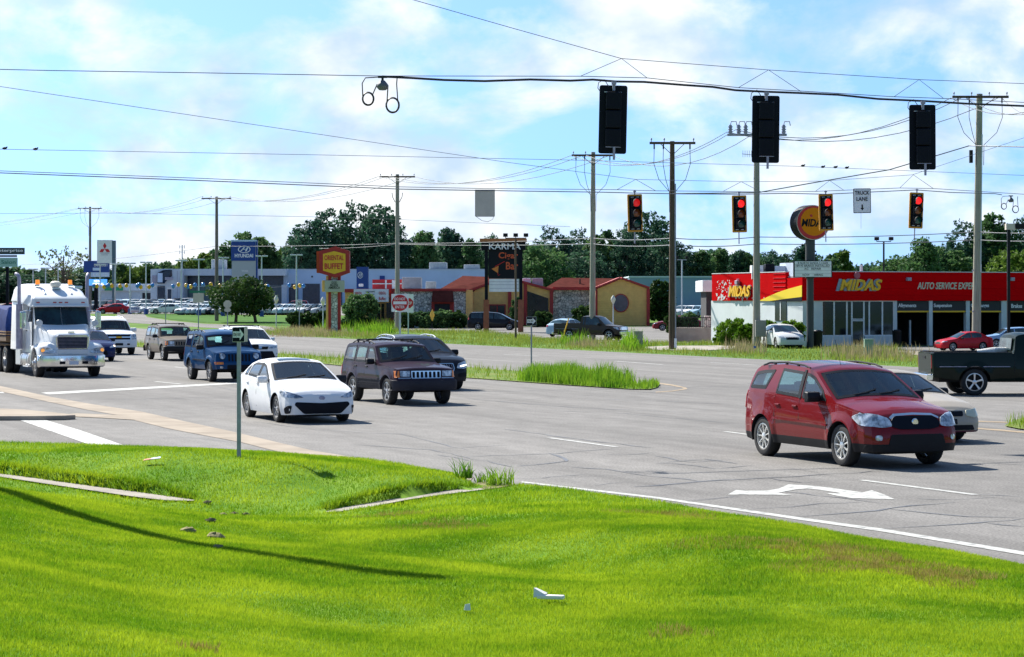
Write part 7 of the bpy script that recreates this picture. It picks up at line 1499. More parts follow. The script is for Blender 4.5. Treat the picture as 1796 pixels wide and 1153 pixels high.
# neighbour's white canopy with stone pier and iron railing
d = 158.; t = thing('entrance_canopy', 'white flat canopy on dark posts left of the red workshop', 'canopy', (X(1236, d), d, 0)); z = lambda py: Z(py, d)
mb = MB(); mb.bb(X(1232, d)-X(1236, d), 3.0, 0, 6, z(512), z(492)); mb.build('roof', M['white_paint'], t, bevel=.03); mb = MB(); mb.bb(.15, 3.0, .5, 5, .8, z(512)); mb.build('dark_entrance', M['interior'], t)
mb = MB(); mb.bb(.0, .5, -.1, .4, 0, z(554)); mb.build('stone_pier', M['stone'], t)
mb = MB(); mb.bb(X(1175, d)-X(1236, d), 3.2, -1.2, .8, -.1, z(575)); tag(mb.build('concrete_terrace', M['concrete'], loc=(X(1236, d), d, 0)), 'raised pale concrete terrace left of the workshop', 'terrace')
t = thing('iron_railing', 'black iron railing on the concrete terrace left of the workshop', 'railing', (X(1175, d), d, z(575)-.05))
mb = MB(); w_ = X(1250, d)-X(1175, d); mb.tube([(0, -.9, .75), (w_, -.9, .75)], .03, 6).tube([(0, -.9, .1), (w_, -.9, .1)], .03, 6); mb.build('rail', M['black'], t)
for i in range(24): mb = MB(); mb.cyl((w_*i/23, -.9, 0), (w_*i/23, -.9, .75), .018, n=5); mb.build('baluster', M['black'], t)
# --- big blue-grey hall behind
def hall(name, lab, px0, px1, top, d, dep, m, cat='building', zb=None):
    z0 = zt(0, d)-.2 if zb is None else zb; t = thing(name, lab, cat, (X(px0, d), d, z0)); mb = MB(); w_ = X(px1, d)-X(px0, d); mb.bb(0, w_, 0, dep, 0, Z(top, d)-z0); mb.build('wall', m, t); mb = MB(); mb.bb(-.1, w_+.1, -.1, dep+.1, Z(top, d)-z0, Z(top, d)-z0+.2); mb.build('coping', M['grey_wall'], t)
    return t, (lambda px: X(px, d)-X(px0, d)), (lambda py: Z(py, d)-z0)
hall('warehouse', 'plain blue grey warehouse wall behind the gable with the round window', 1104, 1420, 487, 335, 40, mat('slate_blue_wall', (.22, .31, .43), .8, var=.08, vs=.2))
# dealership
t, hx, hz = hall('car_dealership', 'long pale blue dealership building with dark showroom bays', 272, 850, 474, 400, 45, M['blue_wall'])
def panel(px0, px1, py0, py1, m, name, par=t, y=-.06, th=.1, fxn=None, fzn=None, bevel=0):
    mb = MB(); mb.bb((fxn or hx)(px0), (fxn or hx)(px1), y-th, y, (fzn or hz)(py1), (fzn or hz)(py0)); return mb.build(name, m, par, bevel=bevel)
M['navy'] = mat('navy_glass', (.012, .025, .06), .2, 0, .6, var=.3); M['hy_blue'] = mat('sign_blue', (.008, .05, .26), .5, var=.06)
panel(272, 329, 473, 545, M['grey_wall'], 'entrance_block', y=0, th=5); panel(329, 408, 472.5, 484, M['grey_wall'], 'canopy_fascia', y=-.0, th=4); panel(454, 506, 472.5, 484, M['grey_wall'], 'canopy_fascia', y=-.0, th=4)
panel(329, 407, 484, 502, M['navy'], 'showroom_window', y=-.0); panel(329, 410, 503, 545, mat('green_glass', (.10, .17, .19), .2), 'showroom_window', y=-.0); panel(454, 497, 484, 500, M['navy'], 'showroom_window'); panel(454, 497, 500, 545, mat('green_glass_dark', (.07, .11, .14), .2), 'showroom_window')
panel(497, 506, 500, 545, M['grey_wall'], 'pillar', y=-3); panel(507, 523, 498, 545, M['navy'], 'garage_door'); panel(531, 561, 498, 545, M['navy'], 'garage_door'); panel(575, 600, 498, 545, M['navy'], 'garage_door')
mb = MB(); mb.add([(hx(284), -5.3, hz(498)), (hx(284), -5.3, hz(480)), (hx(295), -5.8, hz(475)), (hx(309.5), -5.3, hz(474)), (hx(309.5), -5.05, hz(485)), (hx(303), -5.3, hz(489)), (hx(297), -5.6, hz(498)), ], [tuple(range(7))[::-1]]); mb.build('dark_hood', M['navy'], t)
panel(285, 293.5, 480, 496, M['blue_wall'], 'shield_panel', y=-5.32, th=.3); panel(275, 283, 484, 498, M['galv'], 'sign_board', y=-5.02); panel(298, 312, 487, 492, M['galv'], 'sign_board', y=-5.6); panel(300, 310, 505, 535, M['white_paint'], 'door', y=-5.02); panel(302, 308, 508, 535, M['navy'], 'door_glass', y=-5.15); panel(284, 297, 502, 535, M['navy'], 'window', y=-5.02)
for px in (318, 323, 328): panel(px, px+.6, 476, 540, M['galv'], 'panel_joint', y=-5.01, th=.05)
for a, b, c_, e in ((752, 783, 460, 475), (813, 841, 464, 476), (368, 391, 455, 473)): panel(a, b, c_, e, M['ac'], 'rooftop_unit', y=6, th=4, bevel=.1)
panel(546, 549, 484, 487, M['navy'], 'wall_lamp'); panel(666, 675, 484, 491, M['hy_blue'], 'blue_sign')
t2 = thing('blue_sign_tower', 'square blue sign tower with white swirl emblem behind the buffet roof', 'sign', (X(626, 380), 380, zt(0, 380))); kx = lambda px: X(px, 380)-X(626, 380); kz = lambda py: Z(py, 380)-zt(0, 380)
panel(626, 646, 468.5, 545, M['hy_blue'], 'tower', t2, 1, 2, kx, kz)
def swirl(par, cx_, cz, w_, h, y, m, tilt=.0):
    mb = MB(); A = np.linspace(0, 2*pi, 33); ro, ri = 1., .86; vs = []; 
    for a in A[:-1]: vs += [(cx_+w_/2*cos(a)*ro, y, cz+h/2*sin(a)*ro), (cx_+w_/2*cos(a)*ri, y, cz+h/2*sin(a)*(ri-.02))]
    n = 32; mb.add(vs, [(i*2, i*2+1, ((i+1) % n)*2+1, ((i+1) % n)*2) for i in range(n)])
    for pl in ([(-.52, -.52), (-.30, -.55), (-.02, .60), (-.22, .66)], [(.26, -.60), (.50, -.52), (.52, .52), (.28, .56)], [(-.34, -.12), (.30, .0), (.36, .16), (-.28, .06)]):
        mb.add([(cx_+(a+b*.25)*w_/2, y, cz+b*h/2) for a, b in pl], [(0, 1, 2, 3)])
    o = mb.build('emblem', m, par); return o
swirl(t2, kx(632.5), kz(483), .9, 1.1, -1.06, M['sign_white'])
# left low service building
t3, lx_, lz_ = hall('service_building', 'low white service building with roll-up doors at the far left', 165, 272, 500, 420, 20, M['wall_white'])
panel(164, 272, 499.5, 510, M['grey_wall'], 'fascia', t3, 0, 1.2, lx_, lz_); panel(186, 218, 503.5, 510, mat('fascia_green', (.02, .30, .12), .6), 'green_sign', t3, -1.3, .2, lx_, lz_)
for a, b in ((178, 196), (199, 226), (232, 246)): panel(a, b, 513, 540, M['grey_wall'], 'roll_up_door', t3, 0, .1, lx_, lz_)
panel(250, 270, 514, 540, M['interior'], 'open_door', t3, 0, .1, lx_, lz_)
# blue-and-grey car brand pylon
d = 318.; z0 = zt(0, d); t = thing('dealership_pylon', 'tall grey pylon with blue top panel and white slanted emblem', 'sign', (X(407, d), d, z0)); kx = lambda px: X(px, d)-X(407, d); kz = lambda py: Z(py, d)-z0
panel(408, 450, 423, 556, mat('pylon_grey', (.40, .43, .47), .6), 'pylon', t, 0, 1., kx, kz); panel(450, 452.5, 422, 556, M['hy_blue'], 'blue_edge', t, 0, .9, kx, kz); panel(407, 449.5, 424.5, 458, M['hy_blue'], 'blue_panel', t, -1.02, .1, kx, kz); panel(406.5, 451.5, 421.5, 424.3, M['blue_wall'], 'cap', t, -.0, 1.1, kx, kz)
swirl(t, kx(430), kz(438), 1.75, 1.0, -1.14, M['sign_white']); mb = MB(); put_text(mb, 'HYUNDAI', kx(429.5), kz(449), 2.55, .52, -1.13, .03, extrude=.01); put_text(mb, 'Webb', kx(431), kz(475.5), .9, .26, -1.02, .0, extrude=.01); mb.build('lettering', M['sign_white'], t)
d = 322.; z0 = zt(0, d); t = thing('dealership_pylon', 'white sign box with three red diamonds on a dark grey post', 'sign', (X(172, d), d, z0)); kx = lambda px: X(px, d)-X(172, d); kz = lambda py: Z(py, d)-z0
panel(172, 198, 421.5, 462, M['sign_white'], 'sign_box', t, 0, .8, kx, kz); panel(198, 203.5, 422.5, 540, mat('post_slate', (.10, .15, .20), .6), 'post', t, 0, .75, kx, kz)
mb = MB(); s_ = .30
def dia(ax, az): return None
cx_, cz_ = kx(185.5), kz(437.3); q = .78
mb.add([(cx_, -.82, cz_), (cx_-.26, -.82, cz_+.44), (cx_, -.82, cz_+.88), (cx_+.26, -.82, cz_+.44)], [(0, 1, 2, 3)]); mb.add([(cx_, -.82, cz_), (cx_-.50, -.82, cz_), (cx_-.76, -.82, cz_-.44), (cx_-.26, -.82, cz_-.44)], [(0, 1, 2, 3)]); mb.add([(cx_, -.82, cz_), (cx_+.50, -.82, cz_), (cx_+.76, -.82, cz_-.44), (cx_+.26, -.82, cz_-.44)], [(0, 1, 2, 3)]); mb.build('emblem', M['sign_red'], t)
mb = MB(); put_text(mb, 'MITSUBISHI', cx_, kz(444.5), 1.25, .16, -.82); put_text(mb, 'MOTORS', cx_, kz(447.6), .9, .14, -.82); mb.build('lettering', M['galv'], t)
d = 330.; z0 = zt(0, d); t = thing('blue_billboard', 'blue and white billboard with a lit message screen below', 'sign', (X(148, d), d, z0)); kx = lambda px: X(px, d)-X(148, d); kz = lambda py: Z(py, d)-z0
panel(148, 192.5, 458, 478, M['hy_blue'], 'blue_board', t, 0, .5, kx, kz); panel(160, 192, 478, 486, M['blue_wall'], 'white_strip', t, 0, .45, kx, kz); panel(165, 171.5, 500, 540, M['sign_black'], 'post', t, .3, .3, kx, kz)
mb = MB(); put_text(mb, 'CHEVROLET', kx(178), kz(466), 2.0, .3, -.52); put_text(mb, '8 450 1222', kx(177), kz(481.8), 2.1, .34, -.47); mb.build('lettering', M['sign_white'], t); panel(164, 178, 470, 475, M['blue_wall'], 'small_emblem', t, -.52, .05, kx, kz)
sc_ = panel(154, 188, 490, 501, mat('lit_screen', (.05, .25, .8), .5, emit=(.1, .4, 1), es=.45), 'message_screen', t, 0, .4, kx, kz); mb = MB(); put_text(mb, 'NEW', kx(171), kz(493.3), .85, .32, -.42, .02); put_text(mb, 'ARRIVAL', kx(173), kz(498.3), 1.7, .34, -.42, .02); mb.build('lettering', mat('lit_white_text', (.9, .9, .9), .5, emit=(1, 1, 1), es=.7), sc_)
d = 300.; z0 = zt(0, d); t = thing('rental_sign', 'dark and pale green stacked sign boards at the far left edge', 'sign', (X(-18, d), d, z0)); kx = lambda px: X(px, d)-X(-18, d); kz = lambda py: Z(py, d)-z0
panel(-18, 43.5, 435, 446.5, mat('board_dark_green', (.02, .045, .05), .5), 'top_board', t, 0, .4, kx, kz); panel(-14, 30, 447.5, 451.5, M['galv'], 'thin_board', t, 0, .35, kx, kz); panel(-14, 31, 452.5, 468.5, mat('board_pale_green', (.30, .50, .42), .5), 'green_board', t, 0, .4, kx, kz); panel(10.5, 15.5, 468, 545, M['sign_black'], 'post', t, .2, .35, kx, kz)
mb = MB(); put_text(mb, 'enterprise', kx(17), kz(440.5), 3.7, .50, -.42, .02); mb.build('lettering', M['sign_white'], t); mb = MB(); put_text(mb, 'La Salon', kx(9), kz(460), 2.9, .5, -.42, .0); mb.build('lettering', mat('letter_green', (.02, .18, .12), .5), t)
d = 305.; z0 = zt(0, d); t = thing('lawn_banner', 'small white banner with dark letters beside the red coupe', 'sign', (X(228, d), d, z0)); kx = lambda px: X(px, d)-X(228, d); kz = lambda py: Z(py, d)-z0
panel(228, 246, 538.5, 548.5, M['sign_white'], 'banner', t, 0, .05, kx, kz); mb = MB(); put_text(mb, 'WEBB', kx(237), kz(541.6), 1.1, .32, -.06, .02); mb.build('lettering', M['hy_blue'], t); mb = MB(); mb.box((kx(237), -.06, kz(546)), (1.1, .01, .08)); mb.build('red_line', M['sign_red'], t)
# mast with antennas
d = 470.; t = thing('antenna_mast', 'slender antenna mast rising behind the dealership roof', 'mast', (X(319.5, d), d, zt(0, d))); h = Z(430, d)-zt(0, d); mb = MB(); mb.cyl((0, 0, 0), (0, 0, h), .12, n=6)
mb.build('mast', M['pale_metal'], t)
for zz in (h-.4, h-1.5): 
    for s in (-.5, 0, .5): mb = MB(); mb.box((s, 0, zz), (.12, .1, .7)); mb.box((s/2, 0, zz), (abs(s)+.1, .06, .06)); mb.build('antenna', M['pale_metal'], t)
# --- buffet building and cigar bar
def local(px0, d, z0=None):
    z0 = zt(0, d) if z0 is None else z0; return (X(px0, d), d, z0), (lambda px: X(px, d)-X(px0, d)), (lambda py: Z(py, d)-z0)
loc, kx, kz = local(605, 236); t = thing('restaurant', 'low buffet restaurant with stone walls and red fascia', 'building', loc); P = lambda *a, **k: panel(*a, par=t, fxn=kx, fzn=kz, **k)
mb = MB(); mb.bb(0, kx(682), 0, 14, -.3, kz(513)); mb.build('wall', M['yellow_siding'], t); mb = MB(); mb.bb(kx(682), kx(817), .6, 14, -.3, kz(508)); mb.build('stone_wall', M['stone'], t); mb = MB(); mb.bb(kx(606), kx(816), .8, 13, kz(513)-.1, kz(509.5)); mb.build('roof', M['ac'], t)
P(604, 683, 507, 513.2, M['red_trim'], 'fascia', y=.1, th=.4); P(683, 818, 506.5, 511.5, M['red_trim'], 'fascia', y=.7, th=.5)
bd = P(621, 682, 507.4, 529.6, M['sign_white'], 'sign_board', y=-.32, th=.12); mb = MB()
for tx, px, py, w_, h_, in (('ORIENTAL', 671, 514.5, .75, .30), ('Buffet', 671, 524, .7, .36), ('ORIENTAL', 629, 514.5, .75, .26)): put_text(mb, tx, kx(px), kz(py), w_, h_, -.45, .01)
mb.build('lettering', M['sign_red'], bd); mb = MB(); put_text(mb, 'LUNCH BUFFET', kx(650), kz(512), 1.0, .16, -.45); put_text(mb, 'ALL YOU CAN EAT', kx(650), kz(517), .9, .16, -.45); mb.build('lettering', M['sign_black'], bd)
P(683, 690, 511.5, 575, M['red_trim'], 'corner_post', y=.6, th=.3); P(660, 676, 530.5, 574, M['wood_orange'], 'window_frame', y=-.02, th=.1); P(662, 667, 533, 560, M['store_glass'], 'pane', y=-.12, th=.03); P(669, 674, 533, 560, M['store_glass'], 'pane', y=-.12, th=.03); P(678, 690, 531, 558, M['store_glass'], 'window', y=-.32, th=.05); P(606, 619, 545, 575, M['wood_orange'], 'panel', y=-.02, th=.1)
P(756.5, 796, 529, 575, M['red_trim'], 'door_frame', y=.58, th=.3); P(762, 789, 533.5, 575, M['interior'], 'doorway', y=.26, th=.05); mb = MB(); mb.add([(kx(757), -.9, kz(530)), (kx(796), -.9, kz(530)), (kx(794), .3, kz(508)), (kx(759), .3, kz(508)), (kx(757), .5, kz(530)), (kx(796), .5, kz(530))], [(0, 1, 2, 3), (1, 5, 2), (0, 3, 4), (0, 4, 5, 1)]); mb.build('mansard', M['shingle'], t)
P(817, 829, 509, 575, M['yellow_siding'], 'end_wall', y=.6, th=.3); P(703, 737, 486, 506, M['ac'], 'rooftop_unit', y=5, th=2.5, bevel=.05); P(702, 716, 485.5, 505, M['wall_white'], 'rooftop_unit', y=5.3, th=.2); P(626, 634, 498, 502.5, M['white_paint'], 'floodlight', y=3, th=.4, bevel=.05)
o = P(646, 707, 489.5, 507, M['sign_red'], 'rooftop_banner', y=7, th=.2); panel(646, 707, 496.2, 498, M['white_paint'], 'white_rail', o, 6.75, .1, kx, kz); 
for a, b in ((669, 672), (681.5, 690)): panel(a, b, 490.5, 506, M['white_paint'], 'white_panel', o, 6.78, .05, kx, kz)
P(742, 760, 493, 506, M['ac'], 'rooftop_unit', y=9, th=2, bevel=.05)
loc, kx, kz = local(770, 246); t = thing('cigar_bar', 'yellow and stone bar building with red trimmed gables and a round window', 'building', loc); P = lambda *a, **k: panel(*a, par=t, fxn=kx, fzn=kz, **k)
def gable(pts, y0, y1, m, nm): mb = MB(); mb.prism([(kx(a), kz(b)) for a, b in pts], y0, y1, 'y'); return fixn(mb.build(nm, m, t))
gable([(1045, 572), (1045, 508), (1089, 490), (1137, 507), (1137, 572)], 0, 16, M['yellow_siding'], 'gable_wall'); gable([(826, 573), (826, 512), (886, 489), (970, 511.5), (970, 573)], .8, 15, M['yellow_siding'], 'gable_wall'); gable([(970, 572), (970, 505), (1045, 505), (1045, 572)], 2.4, 15, M['stone'], 'stone_wall')
def trim(pts, wd, y0, y1, m, nm='roof_trim'):
    P3 = [Vector((kx(a), kz(b))) for a, b in pts]
    for a, b in zip(P3, P3[1:]): n_ = Vector((-(b-a).y, (b-a).x)).normalized()*wd; n_ = n_ if n_.y > 0 else -n_; mb = MB(); mb.prism([tuple(a), tuple(b), tuple(b+n_), tuple(a+n_)], y0, y1, 'y'); fixn(mb.build(nm, m, t))
trim([(1043, 508), (1089, 489.6), (1138.5, 507)], .22, -.35, 8, M['red_trim']); trim([(824, 512), (886, 488.6), (971, 511.5)], .25, .4, 8, M['red_trim'])
P(1044.6, 1048, 508, 572, M['red_trim'], 'corner_post', y=.02, th=.2); P(1134, 1139.5, 507, 572, M['red_trim'], 'corner_post', y=.02, th=.25); P(824, 829, 512, 573, M['red_trim'], 'corner_post', y=.8, th=.2); P(964.5, 970.5, 511, 552, M['red_trim'], 'corner_post', y=.8, th=.25); P(891, 897, 490, 572, M['red_trim'], 'corner_post', y=.8, th=.2); P(918.5, 924.5, 496, 572, M['red_trim'], 'corner_post', y=.8, th=.2)
P(970, 1046, 503.5, 509, M['red_trim'], 'fascia', y=2.3, th=.5)
gable([(925, 572), (925, 511), (962, 523.5), (962, 572)], .72, .78, M['store_glass'], 'slanted_window'); P(857, 887, 534, 572, M['red_trim'], 'door_frame', y=.78, th=.1)
for a, b in ((859, 871), (873, 885)): P(a, b, 536, 572, M['store_glass'], 'door_glass', y=.66, th=.04)
mb = MB(); rx_ = .062; mb.prism([(kx(1088.8)+14.2*rx_*cos(a), kz(532)+16.3*rx_*sin(a)) for a in np.linspace(0, 2*pi, 32, endpoint=False)], -.14, .02, 'y'); w_ = mb.build('round_window_frame', M['red_trim'], t); mb = MB(); mb.prism([(kx(1088.8)+12.4*rx_*cos(a), kz(532)+14.5*rx_*sin(a)) for a in np.linspace(0, 2*pi, 32, endpoint=False)], -.18, -.14, 'y'); mb.build('round_pane', mat('curtained_glass', (.05, .07, .10), .15, 0, .5, var=.3), w_)
def roofp(pts, nm='roof'): mb = MB(); a = [(kx(p[0])*(246+p[2])/246+(X(770, 246)*(p[2])/246), p[2], Z(p[1], 246+p[2])-loc[2]) for p in pts]; mb.add(a+[(x, y, z-.12) for x, y, z in a], [tuple(range(len(a))), tuple(range(len(a), 2*len(a)))[::-1]]+[(i, (i+1) % len(a), len(a)+(i+1) % len(a), len(a)+i) for i in range(len(a))]); fixn(mb.build(nm, M['shingle'], t))
roofp([(955, 506, 2), (1046, 506, 2), (1089, 489, 8), (985, 487.5, 8)]); roofp([(770, 508, .2), (828, 511, .2), (886, 487, 7), (812, 484, 9)]); roofp([(790, 508, 6), (828, 511, 1), (888, 488, 8), (860, 485, 12)])
P(917, 932, 487, 502, M['wall_white'], 'rooftop_unit', y=9, th=2, bevel=.05); P(934, 954, 487, 502, M['ac'], 'rooftop_unit', y=9, th=2, bevel=.05); P(1018, 1021, 489, 500, M['dark_pole'], 'vent_pipe', y=5, th=.3)
# restaurant pylon
loc, kx, kz = local(561, 205, 0); t = thing('restaurant_pylon', 'red and yellow six-sided pylon sign of the oriental buffet with letter board', 'sign', loc); P = lambda *a, **k: panel(*a, par=t, fxn=kx, fzn=kz, **k)
hexo = [(561, 441), (589, 432.5), (613.5, 441), (613.5, 478.5), (589, 487.6), (561, 479.3)]; mb = MB(); mb.prism([(kx(a), kz(b)) for a, b in hexo], -.6, .6, 'y'); cb = fixn(mb.build('cabinet', M['red_trim'], t)); cb.rotation_euler = (0, 0, radians(0))
mb = MB(); mb.prism([(kx(540+a/5.987), kz(420+b/5.987)) for a, b in [(165, 155), (282, 126), (400, 155), (400, 330), (282, 365), (165, 330)]], -.63, -.6, 'y'); f_ = fixn(mb.build('yellow_face', M['sign_yellow'], cb)); mb = MB(); put_text(mb, 'ORIENTAL', kx(586.8), kz(452.7), 1.72, .46, -.64, .02); put_text(mb, 'BUFFET', kx(586.6), kz(467.4), 1.68, .52, -.64, .03); mb.build('lettering', M['sign_red'], f_)
mb = MB(); mb.prism([(kx(555.5), kz(441)), (kx(561), kz(441)), (kx(561), kz(479.3)), (kx(555.5), kz(479))], -.2, .6, 'y'); fixn(mb.build('brick_side', sided('brick_red', (.45, .10, .05), .15), t))
for a, b in ((576, 581), (592.5, 597.5)): P(a, b, 484, 600, M['red_trim'], 'leg', y=.3, th=.5)
P(581, 592.5, 484, 600, M['stone'], 'stone_infill', y=.2, th=.35); P(572, 576, 484, 600, M['yellow_siding'], 'yellow_side', y=.3, th=.4); lb_ = P(570.5, 605, 492, 512.7, mat('letter_board_cream', (.45, .45, .37), .6), 'letter_board', y=-.3, th=.3, bevel=.06); P(565, 570.5, 492, 512, M['yellow_siding'], 'board_side', y=.2, th=.5, bevel=.06)
mb = MB(); [put_text(mb, a, kx(587), kz(b), w_, .21, -.61, .01) for a, b, w_ in (('GOD', 496, .5), ('BLESS', 500.5, .7), ('AMERICA', 505, 1.05))]; mb.build('lettering', M['sign_black'], lb_)
# cigar bar sign
loc, kx, kz = local(842, 205, 0); t = thing('cigar_bar_sign', 'tall black cigar bar sign on two brown brick piers', 'sign', loc); P = lambda *a, **k: panel(*a, par=t, fxn=kx, fzn=kz, **k)
M['brown'] = mat('brown_brick', (.30, .10, .05), .8, var=.15)
for a, b in ((848, 857.5), (908.5, 918)): P(a, b, 526, 590, M['brown'], 'pier', y=.4, th=.8); P(a+2.2, b-1.6, 436, 526, M['sign_black'], 'post', y=.2, th=.4)
P(841.5, 924, 419, 424.8, mat('orange_cap', (.42, .15, .05), .7), 'cap', y=.5, th=1.); P(844, 922, 424.8, 439, M['sign_black'], 'header', y=.35, th=.7); pn = P(857, 911.5, 439, 489, mat('panel_black', (.008, .010, .014), .4, 0, .15), 'panel', y=.2, th=.35); P(858, 911, 489.5, 512, M['sign_white'], 'letter_board', y=.2, th=.3)
mb = MB(); put_text(mb, 'KARMA', kx(885.5), kz(432.6), 2.85, .54, -.37, .015); mb.build('lettering', M['sign_white'], t); mb = MB(); put_text(mb, 'Cigar', kx(891.5), kz(449.8), 1.75, .72, -.16, .02); put_text(mb, 'Bar', kx(898), kz(466.5), 1.1, .68, -.16, .02); mb.build('lettering', mat('letter_orange_red', (.62, .09, .02), .5), pn)
mb = MB(); mb.add([(kx(862), -.17, kz(472)), (kx(874.5), -.17, kz(466.5)), (kx(873.5), -.17, kz(479.5))], [(0, 2, 1)]); mb.build('glass_emblem', mat('emblem_orange', (.65, .20, .03), .5), pn); mb = MB(); mb.tube([(kx(873), -.17, kz(479)), (kx(874), -.17, kz(484)), (kx(877), -.17, kz(482))], .03, 5).tube([(kx(868), -.18, kz(468)), (kx(885), -.18, kz(459))], .035, 5); mb.build('glass_stem', M['sign_red'], pn)
mb = MB()
for py in (494.5, 499.7, 506): mb.box((kx(884.5), -.11, kz(py)), (kx(910)-kx(859), .02, .03))
mb.build('board_rail', M['galv'], t)
# ---------------------------------------------------------------- trees, hedges, parked cars, balloons
M['bark'] = mat('bark', (.09, .07, .05), .9, var=.4, vs=4, bump=.5)
LV = {'dark': foliage('leaves_dark', (.018, .060, .040), (.07, .15, .08), .35, .16), 'mid': foliage('leaves_mid', (.03, .09, .032), (.12, .21, .07), .38, .2), 'light': foliage('leaves_light', (.05, .11, .015), (.16, .24, .04), .35, .25),
      'bright': foliage('leaves_bright', (.05, .14, .008), (.17, .30, .02), .35, .8), 'olive': foliage('leaves_olive', (.05, .075, .025), (.15, .17, .06), .35, .4), 'deep_green': foliage('leaves_deep_green', (.018, .05, .014), (.07, .13, .03), .3, .8)}  # last entry is the darkest leaf colour, for hedges and shrubs
def crown_mesh(seed, n_cl, R, Hc, z0, leaf, nl, dens=1., shape='round', crk=1.):
    """leaf faces clustered on clumps spread through an uneven crown volume; returns vertices and quads as numpy"""
    r = np.random.default_rng(seed); V = []; cl = []
    for i in range(n_cl):
        for _ in range(30):
            u = r.uniform(-1, 1, 3)
            if (u**2).sum() < 1: break
        u = u/np.sqrt((u**2).sum())*((u**2).sum()**.5)**.55
        zz = (u[2]+1)/2
        if shape == 'round': k = sqrt(max(.02, 1-(2*zz-1)**2))**.8
        elif shape == 'tall': k = .55+.45*sin(pi*min(1, zz*.9+.1)); k *= (1 if zz < .8 else 1-(zz-.8)*3)
        elif shape == 'cone': k = 1.05-zz*.85
        elif shape == 'vase': k = .35+.75*sin(pi*min(1, zz*.75))
        a = r.uniform(0, 2*pi); q = r.uniform(.02, 1)**.5
        cl.append((R*k*q*cos(a), R*k*q*sin(a), z0+Hc*zz, R*r.uniform(.09, .22)*(1-.15*q)*crk))
    for (x, y, z, cr) in cl:
        m = int(nl*(cr/(R*.25))**2); d = r.normal(size=(m, 3)); d /= np.linalg.norm(d, axis=1)[:, None]; rad = cr*r.uniform(.45, 1.12, m)[:, None]; c = np.array([x, y, z])+d*rad*np.array([1, 1, .8])
        c = c[c[:, 2] > z0*.6]; m = len(c)
        n1 = r.normal(size=(m, 3)); n1 /= np.linalg.norm(n1, axis=1)[:, None]; n2 = np.cross(n1, r.normal(size=(m, 3))); n2 /= np.linalg.norm(n2, axis=1)[:, None]
        s = leaf*r.uniform(.5, 1.3, m)[:, None]; V.append(np.stack([c-n1*s, c+n2*s*.55, c+n1*s, c-n2*s*.55], 1))
    return np.concatenate(V), cl
def np_mesh(name, V, m):
    n = len(V); me = bpy.data.meshes.new(name); me.vertices.add(n*4); me.vertices.foreach_set('co', V.astype(np.float32).ravel()); me.loops.add(n*4); me.loops.foreach_set('vertex_index', np.arange(n*4, dtype=np.int32)); me.polygons.add(n); me.polygons.foreach_set('loop_start', np.arange(n, dtype=np.int32)*4)
    me.materials.append(m); me.update(calc_edges=True); return me
def trunk_mb(cl, R, Hc, z0, r0, seed=1, nb=9, top=.75):
    rr = random.Random(seed); mb = MB(); zt_ = z0+Hc*top; mb.tube([(0, 0, -.3), (R*.02, 0, z0*.5), (R*.03, R*.02, z0+Hc*.2), (0, R*.03, zt_)], [r0*1.25, r0, r0*.75, r0*.2], 9)
    for c in rr.sample(cl, min(nb, len(cl))): zs_ = z0*.8+rr.random()*Hc*.35; mb.tube([(0, 0, zs_), (c[0]*.45, c[1]*.45, (zs_+c[2])/2-.03*Hc), (c[0], c[1], c[2])], [r0*.42, r0*.28, r0*.08], 6)
    return mb
PROTO = {}
def tree(px, top, base_d, wpx, kind, shape, lab, var, group='trees behind the buildings', leafk=1., cat='tree', z0f=.22, ncl=60, nl=None, name='tree', r0=None, gp_=True, crk=1.):
    d = base_d; zb = zt(0, d); Hh = Z(top, d)-zb; R = wpx/2*d/F; key = (kind, shape, var); loc = (X(px, d), d, zb-.1); rz = random.Random(px).uniform(0, 6.28)
    if key in PROTO:
        pr, pR, pH = PROTO[key]; t = copy_tree(pr); t.location = loc; t.rotation_euler = (0, 0, rz); t.scale = (R/pR, R/pR, Hh/pH)
        t['label'] = lab; return t
    t = thing(name, lab, cat, loc, rz, group if gp_ else None); leaf = max(.0135*F/1000*d/55*leafk*.17, .02)*1.0
    leaf = .0026*d*.32*leafk+.02
    cov = R*R*.25*.25; nl = nl or int(min(700, max(60, 1.3*cov/(leaf*leaf))))
    V, cl = crown_mesh(hash((px, top)) % 9999, ncl, R, Hh*(1-z0f), Hh*z0f, leaf, nl, shape=shape, crk=crk); trunk_mb(cl, R, Hh*(1-z0f), Hh*z0f, r0 or max(.12, Hh*.018)).build('trunk', M['bark'], t)
    me = np_mesh('crown', V, LV[kind]); o = bpy.data.objects.new('crown', me); C.objects.link(o); o.parent = t; PROTO[key] = (t, R, Hh); return t
T = tree
